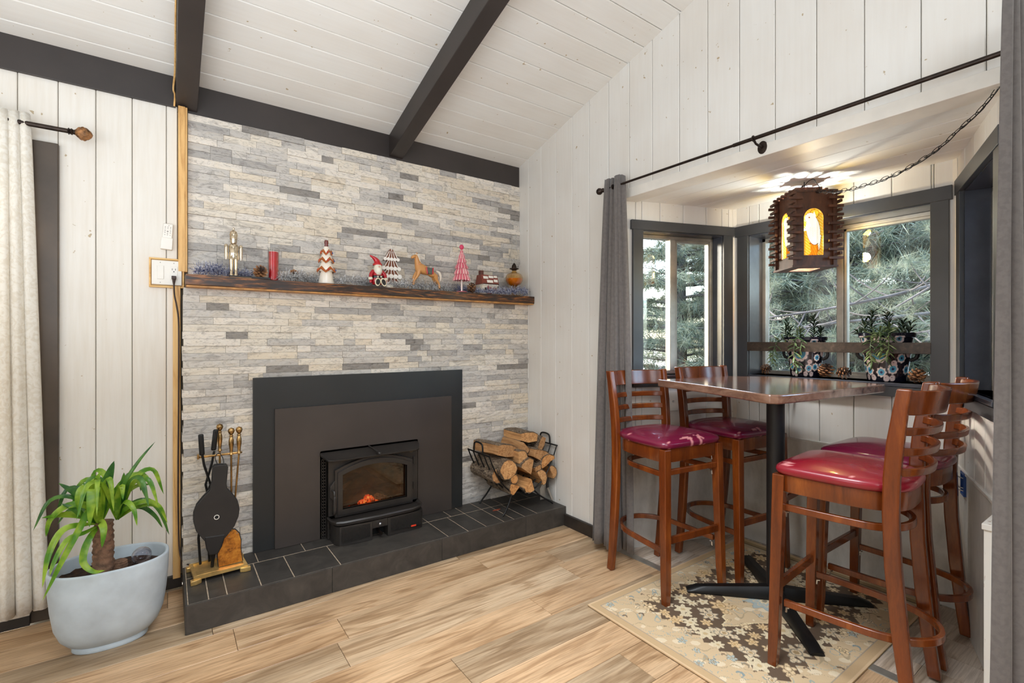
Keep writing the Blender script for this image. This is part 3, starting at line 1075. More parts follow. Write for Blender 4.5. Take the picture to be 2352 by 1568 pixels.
ft = empty('stone_veneer', (1.1, 3.07, 1.6), label='grey white stacked stone facing above the mantel shelf', cat='stone wall', kind='structure')
ft.matrix_world = Matrix.Identity(4)
box('mortar_bed', 0.086, XW, 3.06, 3.076, 1.592, 2.458, 'grout', ft)
n1 = stone_field(ft, 0.086, XW - 0.001, 1.592, 2.4545, 3.066, None, 0.014)
fb = empty('stone_veneer', label='grey white stacked stone facing around the black stove, below the mantel', cat='stone wall', kind='structure')
mbx = MB().box(0.075, 0.378, 2.962, 3.075, 0.1, 1.536).box(1.65, XW, 2.962, 3.075, 0.1, 1.536).box(0.378, 1.65, 2.962, 3.075, 1.06, 1.536)
mbx.build('mortar_bed', 'grout', fb)
n2 = stone_field(fb, 0.064, XW - 0.001, 0.126, 1.534, 2.965, (0.385, 1.645, 0.1, 1.05), 0.02, left_return=0.075)

# ---- mantel shelf
mt = empty('mantel_shelf', (1.15, 2.95, 1.535), label='long charred live edge wooden mantel shelf across the stone', cat='mantel')
rr = random.Random(3)
nx = 60
mb = MB()
for j, (yy, zz) in enumerate(((2.861, 1.541), (2.861, 1.590), (2.875, 1.592), (3.052, 1.592), (3.052, 1.537), (2.874, 1.537))):
    for i in range(nx + 1):
        x = 0.072 + (XW - 0.003 - 0.072) * i / nx
        wob = (noise.noise(Vector((x * 3, j, 0))) * 0.006 + noise.noise(Vector((x * 14, j, 3))) * 0.003) if j < 2 else 0
        mb.v.append((x - 1.15, yy - 2.95 - wob, zz - 1.535 + (wob * 0.5 if j in (0, 1) else 0)))
W = nx + 1
for j in range(6):
    j2 = (j + 1) % 6
    for i in range(nx):
        mb.f.append((j * W + i, j * W + i + 1, j2 * W + i + 1, j2 * W + i))
mb.f.append(tuple(j * W for j in range(6)))
mb.f.append(tuple(j * W + nx for j in range(6))[::-1])
mb.build('slab', 'mantel', mt, smooth=35)
box('raw_edge', 0.0745 - 1.15, XW - 0.004 - 1.15, 2.868 - 2.95, 3.05 - 2.95, -0.004, 0.006, 'mantel_edge', mt, bevel=0.001)
box('raw_edge', 0.0745 - 1.15, 0.36 - 1.15, 2.868 - 2.95, 3.05 - 2.95, 0.0565, 0.0585, 'mantel_edge', mt, bevel=0.0005)

# ---- hearth
he = empty('hearth', (1.15, 2.5, 0), label='low raised hearth covered in black slate tiles', cat='hearth')
ox, oy = 1.15, 2.5
box('hearth_core', 0.07 - ox, XW - ox - 0.001, 2.518 - oy, 2.96 - oy, 0.0, 0.1250, 'grout', he)


def tile(x0, x1, y0, y1, z0, z1, g=0.0022):
    box('tile', x0 + g - ox, x1 - g - ox, y0 + g - oy, y1 - g - oy, z0, z1, 'slate', he, bevel=0.0012)


for a, b in zip((0.064, 0.674, 1.286, 1.89), (0.674, 1.286, 1.89, XW)):
    box('tile', a + 0.0008 - ox, b - 0.0008 - ox, 2.5085 - oy, 2.5195 - oy, 0.001, 0.1265, 'slate', he, bevel=0.0015)
box('tile', 0.061 - ox, 0.0705 - ox, 2.51 - oy, 2.945 - oy, 0.001, 0.1262, 'slate', he, bevel=0.0015)
fx = [0.0715, 0.148, 0.219, 0.357, 0.5, 0.72, 1.333, 1.468, 1.595, 1.728, 1.804, 1.888, 1.99, XW]
for a, b in zip(fx[:-1], fx[1:]):
    tile(a, b, 2.52, 2.795, 0.1195, 0.1262)
fx = [0.0715, 0.21, 0.382, 0.61, 0.86, 1.1, 1.334, 1.498, 1.596, 1.728, 1.806, 1.9, 2.03, 2.14, XW]
for a, b in zip(fx[:-1], fx[1:]):
    tile(a, b, 2.797, 2.958, 0.1185, 0.1262)

# ---- fireplace surround + stove insert
sv = empty('stove_insert', (1.01, 2.9, 0.127), label='black wood stove insert with arched glass door and steel surround', cat='stove')
sx, sy, sz = 1.01, 2.9, 0.127


def sb(name, x0, x1, y0, y1, z0, z1, mat, bevel=0.0, parent=None):
    return box(name, x0 - sx, x1 - sx, y0 - sy, y1 - sy, z0 - sz, z1 - sz, mat, parent or sv, bevel=bevel)


MS = Matrix.Translation((-sx, -sy, -sz))
outer = [(0.373, 0.128), (1.652, 0.128), (1.652, 1.065), (0.373, 1.065)]
MB().holed(outer, [(0.60, 0.1285), (1.45, 0.1285), (1.45, 0.78), (0.60, 0.78)], 2.921, 2.936, 'y', MS).build('outer_surround', 'steel_blk', sv, bevel=0.001)
MB().holed([(0.477, 0.1285), (1.560, 0.1285), (1.560, 0.892), (0.477, 0.892)], [(0.716, 0.129), (1.312, 0.129), (1.312, 0.627), (0.716, 0.627)], 2.905, 2.9205, 'y', MS).build('inner_surround', 'steel_brn', sv, bevel=0.0012)
# dark recess box
mb = MB()
mb.box(0.716, 1.312, 3.02, 3.03, 0.128, 0.627, MS).box(0.712, 0.716, 2.905, 3.03, 0.128, 0.627, MS).box(1.312, 1.316, 2.905, 3.03, 0.128, 0.627, MS).box(0.716, 1.312, 2.905, 3.03, 0.627, 0.631, MS)
mb.build('recess', 'deepblack', sv)
# left vent grille: real slots
mb = MB()
for i in range(3):
    x = 0.718 + i * 0.0115
    mb.box(x, x + 0.003, 2.9, 2.905, 0.13, 0.585, MS)
for k in range(27):
    z = 0.132 + k * 0.0172
    mb.box(0.718, 0.744, 2.9, 2.905, z, z + 0.005, MS)
mb.build('vent_grille', 'castiron', sv)
# face plate with arched opening
def arch(x0, x1, zb, zs, zt, n=14):
    pts = [(x0, zb), (x1, zb), (x1, zs)]
    for i in range(1, n):
        t_ = i / n
        x = x1 + (x0 - x1) * t_
        pts.append((x, zs + (zt - zs) * (1 - (2 * t_ - 1) ** 2)))
    pts.append((x0, zs))
    return pts


MB().holed([(0.747, 0.245), (1.295, 0.245), (1.295, 0.60), (0.747, 0.60)], arch(0.80, 1.23, 0.275, 0.51, 0.555), 2.865, 2.885, 'y', MS).build('face_plate', 'castiron', sv, bevel=0.0015)
sb('side_panel', 0.747, 0.757, 2.872, 2.96, 0.13, 0.6, 'castiron')
sb('side_panel', 1.285, 1.295, 2.872, 2.96, 0.13, 0.6, 'castiron')
# door frame: swept arched profile (three stepped rings)
dmb = MB()
for (ins, y0_, y1_) in ((0.0, 2.838, 2.866), (0.013, 2.829, 2.84), (0.026, 2.836, 2.85)):
    outer = arch(0.778 + ins, 1.250 - ins, 0.256 + ins, 0.524 - ins, 0.578 - ins)
    hole = arch(0.818, 1.210, 0.298, 0.496, 0.535)
    dmb.holed(outer, hole, y0_, y1_, 'y', MS)
door = dmb.build('door', 'castiron', sv, bevel=0.003)
MB().prism(arch(0.816, 1.212, 0.296, 0.494, 0.533), 2.858, 2.861, 'y', MS).build('door_glass', 'stoveglass', door)
for z_ in (0.33, 0.49):
    MB().tube([(1.266 - sx, 2.855 - sy, z_ - sz), (1.266 - sx, 2.855 - sy, z_ + 0.045 - sz)], 0.005, 8).build('hinge', 'castiron', sv, smooth=40)
# handle
hpl = MB().prism([(0.752, 0.372), (0.775, 0.35), (0.79, 0.35), (0.79, 0.47), (0.775, 0.462), (0.752, 0.432)], 2.845, 2.862, 'y', MS).build('latch_plate', 'castiron', sv, bevel=0.002)
hm = MB()
hm.tube([(0.766, 2.845, 0.412), (0.766, 2.812, 0.412), (0.766, 2.806, 0.40), (0.767, 2.806, 0.386)], [0.007, 0.007, 0.008, 0.006], 8)
hm.lathe([(0.005, 0.105), (0.008, 0.1), (0.0085, 0.085), (0.011, 0.05), (0.0115, 0.022), (0.009, 0.006), (0.0, 0.0)], 12, (0.767, 2.806, 0.284))
hm.v = [tuple(MS @ Vector(p)) for p in hm.v]
hm.build('handle', 'castiron', sv, smooth=50)
# hood: sloping lip over the door with rounded corners
hp = []
for (x, yf) in ((0.712, 2.868), (0.735, 2.815), (0.765, 2.797), (1.25, 2.797), (1.285, 2.815), (1.308, 2.868)):
    hp.append((x, yf))
mb = MB()
top = [(x, y_, 0.592 + (0.02 if y_ > 2.85 else 0)) for x, y_ in hp] + [(1.308, 2.905, 0.622), (0.712, 2.905, 0.622)]
bot = [(x, y_ + 0.004, 0.582 + (0.018 if y_ > 2.85 else 0)) for x, y_ in hp] + [(1.308, 2.905, 0.606), (0.712, 2.905, 0.606)]
n_ = len(top)
mb.add([MS @ Vector(p) for p in top + bot], [tuple(range(n_)), tuple(range(n_, 2 * n_))[::-1]] + [(i, i + n_, (i + 1) % n_ + n_, (i + 1) % n_) for i in range(n_)])
mb.build('hood', 'castiron', sv, bevel=0.003)
lv = MB().tube([MS @ Vector(p) for p in ((0.992, 2.895, 0.63), (1.0, 2.85, 0.622), (1.012, 2.79, 0.608))], [0.004, 0.0045, 0.006], 8)
lv.tube([MS @ Vector((1.015 + 0.01 * math.cos(a), 2.778 + 0.01 * math.sin(a), 0.6055)) for a in [2 * math.pi * i / 14 for i in range(14)]], 0.003, 6, closed=True)
lv.build('damper_lever', 'castiron', sv, smooth=50)
# ash shelf
def lip(z, grow=0.0):
    return [(0.742 - grow, 2.86, z), (0.745 - grow, 2.80, z), (0.762 - grow, 2.752 - grow, z), (0.80, 2.735 - grow, z), (1.0, 2.722 - grow, z), (1.2, 2.727 - grow, z), (1.255 + grow, 2.745 - grow, z), (1.288 + grow, 2.79, z), (1.296 + grow, 2.86, z)]


def loft(name, rings, mat, parent, smooth=40, bevel=0.0, close=True):
    mb = MB()
    n = len(rings[0])
    for r_ in rings:
        mb.v += [tuple(MS @ Vector(p)) for p in r_]
    for i in range(len(rings) - 1):
        for k in range(n if close else n - 1):
            k2 = (k + 1) % n
            mb.f.append((i * n + k, i * n + k2, (i + 1) * n + k2, (i + 1) * n + k))
    mb.f.append(tuple(range(n))[::-1])
    mb.f.append(tuple(range((len(rings) - 1) * n, len(rings) * n)))
    return mb.build(name, mat, parent, smooth=smooth, bevel=bevel)


loft('ash_shelf', [lip(0.232, -0.012), lip(0.240, 0.0), lip(0.254, 0.004), lip(0.262, 0.0), lip(0.258, -0.01), lip(0.248, -0.02)], 'castiron', sv)
# blower housing below (left and right boxes with a centre slot)
def blower(xa, xb, left):
    ring = []
    for z, g in ((0.128, 0.0), (0.232, 0.0)):
        if left:
            ring.append([(xa, 2.86, z), (xa, 2.79, z), (xa + 0.006, 2.765, z), (xa + 0.022, 2.745, z), (xa + 0.05, 2.737, z), (xb, 2.727, z), (xb, 2.86, z)])
        else:
            ring.append([(xa, 2.86, z), (xa, 2.727, z), (xb - 0.04, 2.733, z), (xb - 0.018, 2.742, z), (xb - 0.003, 2.765, z), (xb, 2.80, z), (xb, 2.86, z)])
    o = loft('blower_housing', ring, 'castiron', sv, 35)
    # mesh grille: raised wires over a black field
    gm = MB()
    x0_, x1_ = (xa + 0.03, xb - 0.014) if left else (xa + 0.02, xb - 0.03)
    gm.box(x0_ - 0.002, x1_ + 0.002, 2.7265, 2.7285, 0.150, 0.2225, MS)
    g = gm.build('grille_field', 'deepblack', o)
    gm = MB()
    nxg = int((x1_ - x0_) / 0.0075)
    for i in range(nxg + 1):
        x = x0_ + (x1_ - x0_) * i / nxg
        gm.box(x - 0.0011, x + 0.0011, 2.7245, 2.7265, 0.151, 0.2215, MS)
    for k in range(10):
        z = 0.152 + k * 0.0077
        gm.box(x0_, x1_, 2.7245, 2.7265, z - 0.0011, z + 0.0011, MS)
    gm.build('grille_wire', 'castiron', o)
    return o


bl = blower(0.756, 0.955, True)
br = blower(1.047, 1.285, False)
sb('slot_back', 0.955, 1.047, 2.80, 2.81, 0.128, 0.19, 'deepblack')
sb('control_plate', 0.956, 1.046, 2.728, 2.80, 0.190, 0.233, 'castiron', 0.001)
kn = MB().lathe([(0, 0), (0.004, 0), (0.0045, 0.006), (0.008, 0.01), (0.0085, 0.018), (0.0, 0.022)], 12, Mx=MS @ Matrix.Translation((0.996, 2.728, 0.213)) @ Matrix.Rotation(R(90), 4, 'X'))
kn.build('knob', 'chrome', sv, smooth=50)
kn = MB().tube([MS @ Vector(p) for p in ((1.0, 2.79, 0.168), (1.003, 2.74, 0.158), (1.004, 2.715, 0.156))], [0.005, 0.007, 0.009], 10).build('knob', 'bronze', sv, smooth=50)
tg = sb('tag', 1.19, 1.222, 2.7225, 2.7245, 0.15, 0.159, 'red_tag')
# emblem: oval ring with a small script squiggle
em = MB().tube([MS @ Vector((1.252 + 0.014 * math.cos(a), 2.864, 0.572 + 0.0078 * math.sin(a))) for a in [2 * math.pi * i / 20 for i in range(20)]], 0.0009, 5, closed=True)
em.tube([MS @ Vector(p) for p in ((1.244, 2.864, 0.569), (1.249, 2.864, 0.577), (1.248, 2.864, 0.569), (1.253, 2.864, 0.574), (1.255, 2.864, 0.569), (1.26, 2.864, 0.575), (1.259, 2.864, 0.570))], 0.0009, 5)
em.build('emblem', 'emboss', sv)
# fire chamber
mb = MB().box(0.79, 1.24, 3.0, 3.01, 0.27, 0.56, MS)
mb.box(0.785, 0.79, 2.88, 3.01, 0.27, 0.56, MS).box(1.24, 1.245, 2.88, 3.01, 0.27, 0.56, MS).box(0.79, 1.24, 2.88, 3.01, 0.262, 0.272, MS).box(0.79, 1.24, 2.88, 3.01, 0.558, 0.566, MS)
mb.build('firebox', 'firebrick', sv)


def rough_log(name, pts, r, mat, parent, seed=1, seg=10, Mx=None, amp=0.25):
    pts = smoothpath(pts, 4)
    mb = MB().tube(pts, r, seg)
    mb.v = [tuple(Vector(p) + Vector((noise.noise(Vector(p) * 30 + Vector((seed, 0, 0))), noise.noise(Vector(p) * 30 + Vector((0, seed, 0))), noise.noise(Vector(p) * 30 + Vector((0, 0, seed))))) * r * amp) for p in mb.v]
    if Mx is not None:
        mb.v = [tuple(Mx @ Vector(p)) for p in mb.v]
    return mb.build(name, mat, parent, smooth=50)


rough_log('burning_log', [(0.80, 2.93, 0.31), (0.9, 2.93, 0.37), (1.0, 2.95, 0.45)], 0.036, 'charlog', sv, 1, Mx=MS)
rough_log('burning_log', [(0.97, 2.95, 0.45), (1.06, 2.94, 0.38), (1.17, 2.92, 0.31)], 0.032, 'charlog', sv, 2, Mx=MS)
rough_log('burning_log', [(0.81, 2.97, 0.40), (0.9, 2.97, 0.44), (0.98, 2.97, 0.42)], 0.026, 'charlog', sv, 3, Mx=MS)
mb = MB()
re_ = random.Random(5)
for i in range(60):
    x = re_.gauss(0.985, 0.035)
    mb.box(x - 0.008, x + 0.008, 2.885, 2.9, 0.0, 0.01, MS @ Matrix.Translation((x, 2.9 + re_.uniform(-0.012, 0.03), 0.275 + max(0, 0.05 - abs(x - 0.99) * 0.8) * re_.random())) @ Matrix.Rotation(re_.uniform(0, 3), 4, (re_.random(), re_.random(), 1)) @ Matrix.Translation((-x, -2.89, 0)))
mb.build('embers', 'ember', sv)['kind'] = 'stuff'
mb = MB()
for i in range(160):
    x = re_.gauss(1.06, 0.045)
    mb.box(-0.004, 0.004, -0.004, 0.004, -0.003, 0.003, MS @ Matrix.Translation((x, 2.9 + re_.uniform(-0.015, 0.04), 0.275 + max(0, 0.06 - abs(x - 1.06) * 0.7) * re_.random())) @ Matrix.Rotation(re_.uniform(0, 3), 4, (re_.random(), re_.random(), 1)))
mb.build('ash_heap', 'ash', sv)['kind'] = 'stuff'
fl_ = lamp('fire_glow', 'POINT', (1.0, 2.89, 0.33), (1, 2, 0.3), 0.7, (1.0, 0.45, 0.15))
fl_.data.shadow_soft_size = 0.02
fl_.parent = sv
fl_.matrix_world = Matrix.Translation((1.0, 2.885, 0.35))

# ================================================================== BAR STOOLS
def seat_outline(n=400, w=0.205, d=0.205, m=116):
    """front straight edge at +y, sides slightly tapering, rounded back at -y"""
    pts = []
    for i in range(n):
        a = 2 * math.pi * i / n
        c, s = math.cos(a), math.sin(a)
        if s >= 0:
            e = 0.22
        else:
            e = 0.62
        x = math.copysign(abs(c) ** e, c) * w
        y = math.copysign(abs(s) ** e, s) * d
        if y < 0:
            x *= 1 - 0.10 * (abs(y) / d) ** 1.2
        pts.append((x, y))
    # even spacing along the edge
    acc = [0.0]
    for i in range(n):
        a, b = pts[i], pts[(i + 1) % n]
        acc.append(acc[-1] + math.hypot(b[0] - a[0], b[1] - a[1]))
    out, j = [], 0
    for k in range(m):
        q = acc[-1] * k / m
        while acc[j + 1] < q:
            j += 1
        f = (q - acc[j]) / max(1e-9, acc[j + 1] - acc[j])
        a, b = pts[j], pts[(j + 1) % n]
        out.append((a[0] + (b[0] - a[0]) * f, a[1] + (b[1] - a[1]) * f))
    return out


def make_stool(loc, rz, label, tears, seedn):
    rt = empty('bar_stool', loc, rz, label, 'bar stool', 'bar stools at the high table')
    out = seat_outline()
    n = len(out)
    # cushion
    mb = MB()
    rings = [(0.93, 0.742), (0.99, 0.744), (1.02, 0.752), (1.03, 0.762), (1.02, 0.771), (0.99, 0.777)]
    NR = 26
    for k in range(1, NR):
        f = 0.98 * (1 - k / NR)
        rings.append((f, 0.777 + 0.030 * (1 - f ** 2.6)))
    for f, z in rings:
        for x, y in out:
            mb.v.append((x * f, y * f - 0.0, z))
    for i in range(len(rings) - 1):
        for k in range(n):
            k2 = (k + 1) % n
            mb.f.append((i * n + k, i * n + k2, (i + 1) * n + k2, (i + 1) * n + k))
    mb.f.append(tuple(range(n))[::-1])
    mb.f.append(tuple((len(rings) - 1) * n + k for k in range(n)))
    so = mb.build('seat_cushion', 'vinyl', rt, smooth=60)

    def fn(co):
        c = np.tile(np.array([138., 24., 40.] if seedn == 3 else [112., 22., 54.]), (len(co), 1))
        for (tx, ty, ln, ang, wd) in tears:
            dx, dy = co[:, 0] - tx, co[:, 1] - ty
            u = dx * math.cos(ang) + dy * math.sin(ang)
            v_ = -dx * math.sin(ang) + dy * math.cos(ang)
            m = (np.abs(u) < ln) & (np.abs(v_ + 0.3 * wd * np.sin(u * 200)) < wd * (1 - np.abs(u) / ln))
            c[m] = (226, 150, 150)
        return c
    paint(so.data, fn)
    # apron
    mb = MB()
    rr_ = [(0.955, 0.678), (0.965, 0.681), (0.965, 0.742), (0.86, 0.742), (0.86, 0.678)]
    for f, z in rr_:
        for x, y in out:
            mb.v.append((x * f, y * f, z))
    for i in range(5):
        i2 = (i + 1) % 5
        for k in range(n):
            k2 = (k + 1) % n
            mb.f.append((i * n + k, i * n + k2, i2 * n + k2, i2 * n + k))
    mb.build('seat_apron', 'stool', rt, smooth=40)
    # front legs
    for sx_ in (-1, 1):
        mb = MB()
        vs = []
        for z, h, cx_, cy_ in ((0, 0.0155, 0.2, 0.207), (0.10, 0.018, 0.196, 0.203), (0.70, 0.021, 0.186, 0.188), (0.742, 0.021, 0.185, 0.187)):
            for (a, b) in ((-1, -1), (1, -1), (1, 1), (-1, 1)):
                vs.append((sx_ * cx_ + a * h, cy_ + b * h, z))
        mb.add(vs, [(3, 2, 1, 0), (12, 13, 14, 15)] + [(j * 4 + k, j * 4 + (k + 1) % 4, j * 4 + 4 + (k + 1) % 4, j * 4 + 4 + k) for j in range(3) for k in range(4)])
        mb.build('leg', 'stool', rt, bevel=0.003)
    # back posts (leg + back upright in one bent piece)
    prof = [(0, -0.216, 0.177), (0.12, -0.200, 0.178), (0.3, -0.182, 0.181), (0.5, -0.166, 0.184), (0.68, -0.160, 0.187), (0.8, -0.163, 0.189), (0.92, -0.173, 0.192), (1.04, -0.189, 0.196), (1.1, -0.199, 0.198)]
    for sx_ in (-1, 1):
        mb = MB()
        vs = []
        for i, (z, y, x) in enumerate(prof):
            dep = 0.0235 if 0.2 < z < 0.95 else 0.020
            hw = 0.0155
            for (a, b) in ((-1, -1), (1, -1), (1, 1), (-1, 1)):
                vs.append((sx_ * x + a * hw, y + b * dep, z))
        m_ = len(prof)
        mb.add(vs, [(3, 2, 1, 0), tuple(range((m_ - 1) * 4, m_ * 4))] + [(j * 4 + k, j * 4 + (k + 1) % 4, j * 4 + 4 + (k + 1) % 4, j * 4 + 4 + k) for j in range(m_ - 1) for k in range(4)])
        mb.build('back_post', 'stool', rt, bevel=0.006, seg=3, smooth=50)
    # curved top rail and slats

    def curved(z0, z1, bow, th, name):
        y0 = -0.162 - (max(0, (z0 + z1) / 2 - 0.8) / 0.3) * 0.034
        mb = MB()
        N = 15
        for i in range(N + 1):
            x = -0.184 + 0.368 * i / N
            q = 1 - (x / 0.184) ** 2
            y = y0 - bow * q ** 0.7
            lean = (z1 - z0) * 0.17
            for (dy, z) in ((th / 2, z0), (-th / 2, z0), (-th / 2 - lean, z1), (th / 2 - lean, z1)):
                mb.v.append((x, y + dy, z))
        for i in range(N):
            for k in range(4):
                k2 = (k + 1) % 4
                mb.f.append((i * 4 + k, i * 4 + k2, i * 4 + 4 + k2, i * 4 + 4 + k))
        mb.f += [(3, 2, 1, 0), (N * 4, N * 4 + 1, N * 4 + 2, N * 4 + 3)]
        mb.build(name, 'stool', rt, bevel=0.004, seg=2, smooth=50)
    curved(1.012, 1.094, 0.072, 0.018, 'top_rail')
    for z in (0.957, 0.888, 0.819):
        curved(z - 0.014, z + 0.014, 0.072, 0.015, 'back_slat')

    # bent stretcher rings
    def ring(z, h, wid, back, th):
        pts = [(-wid, 0.175), (-wid + 0.004, 0.06), (-wid + 0.012, -0.05)]
        for i in range(1, 12):
            a = math.pi + math.pi * i / 12
            pts.append((math.cos(a) * (wid - 0.014), -0.06 + math.sin(a) * (back - 0.06)))
        pts += [(wid - 0.012, -0.05), (wid - 0.004, 0.06), (wid, 0.175)]
        P = smoothpath([(x, y, z) for x, y in pts], 2)
        mb = MB()
        for i, p_ in enumerate(P):
            d = (P[min(i + 1, len(P) - 1)] - P[max(i - 1, 0)]).normalized()
            nn = Vector((-d.y, d.x, 0)) * th / 2
            for q in (p_ + nn - Vector((0, 0, h / 2)), p_ - nn - Vector((0, 0, h / 2)), p_ - nn + Vector((0, 0, h / 2)), p_ + nn + Vector((0, 0, h / 2))):
                mb.v.append(tuple(q))
        for i in range(len(P) - 1):
            for k in range(4):
                k2 = (k + 1) % 4
                mb.f.append((i * 4 + k, i * 4 + k2, i * 4 + 4 + k2, i * 4 + 4 + k))
        m_ = (len(P) - 1) * 4
        mb.f += [(3, 2, 1, 0), (m_, m_ + 1, m_ + 2, m_ + 3)]
        mb.build('stretcher_ring', 'stool', rt, bevel=0.003, smooth=40)
    ring(0.612, 0.026, 0.168, 0.185, 0.016)
    ring(0.245, 0.026, 0.176, 0.262, 0.017)
    box('front_stretcher', -0.17, 0.17, 0.185, 0.203, 0.618, 0.645, 'stool', rt, bevel=0.003)
    box('front_stretcher', -0.175, 0.175, 0.188, 0.206, 0.288, 0.322, 'stool', rt, bevel=0.003)
    for sx_ in (-1, 1):
        for z_ in (0.225, 0.595, 0.672):
            MB().tube([(sx_ * 0.168, 0.16, z_), (sx_ * 0.168, 0.17, z_ - 0.002), (sx_ * 0.168, 0.172, z_ - 0.02)], 0.004, 5).build('corner_bracket', 'chrome', rt)
    return rt


T1 = [(-0.05, 0.192, 0.030, 0.9, 0.014), (-0.05, 0.188, 0.030, 2.2, 0.009), (0.02, 0.192, 0.028, 1.2, 0.014), (0.045, 0.182, 0.045, 0.1, 0.007), (0.19, -0.05, 0.010, 0.4, 0.008), (0.17, 0.195, 0.014, 0, 0.009)]
make_stool((2.155, 1.645, 0.0), R(173.5), 'maroon seated wooden bar stool nearest the grey curtain on the left', T1, 1)
T2 = [(0.06, 0.190, 0.030, 0.3, 0.010), (0.02, 0.186, 0.026, 1.2, 0.011), (0.18, 0.19, 0.014, 0, 0.010)]
make_stool((2.628, 1.549, 0.010), R(173.6), 'maroon seated wooden bar stool behind the table pole, under the narrow window', T2, 2)
T3 = [(-0.175, 0.165, 0.026, 0.6, 0.012), (-0.170, 0.160, 0.024, 2.0, 0.009), (-0.19, -0.05, 0.012, 1.6, 0.003)]
make_stool((2.138, 0.766, 0.010), R(5), 'nearest wooden bar stool in the right foreground with glossy red seat and torn front corner', T3, 3)
T4 = [(-0.10, 0.16, 0.03, -0.5, 0.0035), (0.03, 0.15, 0.04, 0.1, 0.003)]
make_stool((2.600, 0.785, 0.010), R(0), 'maroon seated wooden bar stool on the far right against the alcove wall', T4, 4)

# ================================================================== TABLE
tb = empty('pub_table', (2.423, 1.192, 0.010), label='high pub table with live edge walnut slab top on a black pole', cat='table')
top = [(2.222, 1.735), (2.150, 1.45), (2.070, 1.23), (1.985, 1.03), (1.990, 0.985), (2.045, 0.962), (2.45, 0.925), (2.86, 0.893), (2.905, 0.91), (2.93, 0.97), (2.955, 1.2), (2.965, 1.46), (2.94, 1.53), (2.84, 1.60), (2.80, 1.655), (2.60, 1.675), (2.40, 1.71), (2.27, 1.745)]
P = smoothpath([(x, y, 0) for x, y in top + top[:1]], 3)[:-1]
P = [(p.x - 2.423, p.y - 1.192) for p in P]
MB().prism(P, 1.000, 1.039, 'z').build('slab_top', 'table', tb, bevel=0.010, seg=3, smooth=45)
MB().lathe([(0.040, 0.03), (0.040, 0.985)], 24).build('pole', M['plastic_k'], tb, smooth=60)
MB().lathe([(0.14, 0.985), (0.14, 0.994), (0.04, 0.994)], 24).build('mount_plate', 'iron', tb, smooth=40)
for i, (fx_, fy_) in enumerate(((-0.292, 0.295), (0.305, 0.321), (0.299, -0.296), (-0.312, -0.318))):
    L = math.hypot(fx_, fy_)
    a = math.atan2(fy_, fx_)
    ml = MB()
    prof = []
    for t_ in [i_ / 8 for i_ in range(9)]:
        x = 0.02 + (L - 0.02) * t_
        hh = 0.062 - 0.034 * t_ if t_ < 1 else 0.006
        ww = 0.032 - 0.004 * t_
        prof.append((x, hh, ww))
    prof[-1] = (L, 0.014, 0.027)
    for x, hh, ww in prof:
        for (yy, zz) in ((-ww, 0.002), (-ww, hh * 0.55), (-ww * 0.55, hh), (ww * 0.55, hh), (ww, hh * 0.55), (ww, 0.002)):
            q = Matrix.Rotation(a, 4, 'Z') @ Vector((x, yy, zz))
            ml.v.append(tuple(q))
    for j in range(8):
        for k in range(6):
            k2 = (k + 1) % 6
            ml.f.append((j * 6 + k, j * 6 + k2, j * 6 + 6 + k2, j * 6 + 6 + k))
    ml.f += [tuple(range(6))[::-1], tuple(range(48, 54))]
    ml.build('base_foot', M['iron'], tb, smooth=50)

# ================================================================== RUG
RX0, RX1, RY0, RY1 = 1.632, 2.985, 0.735, 1.68
NX, NY = 372, 262


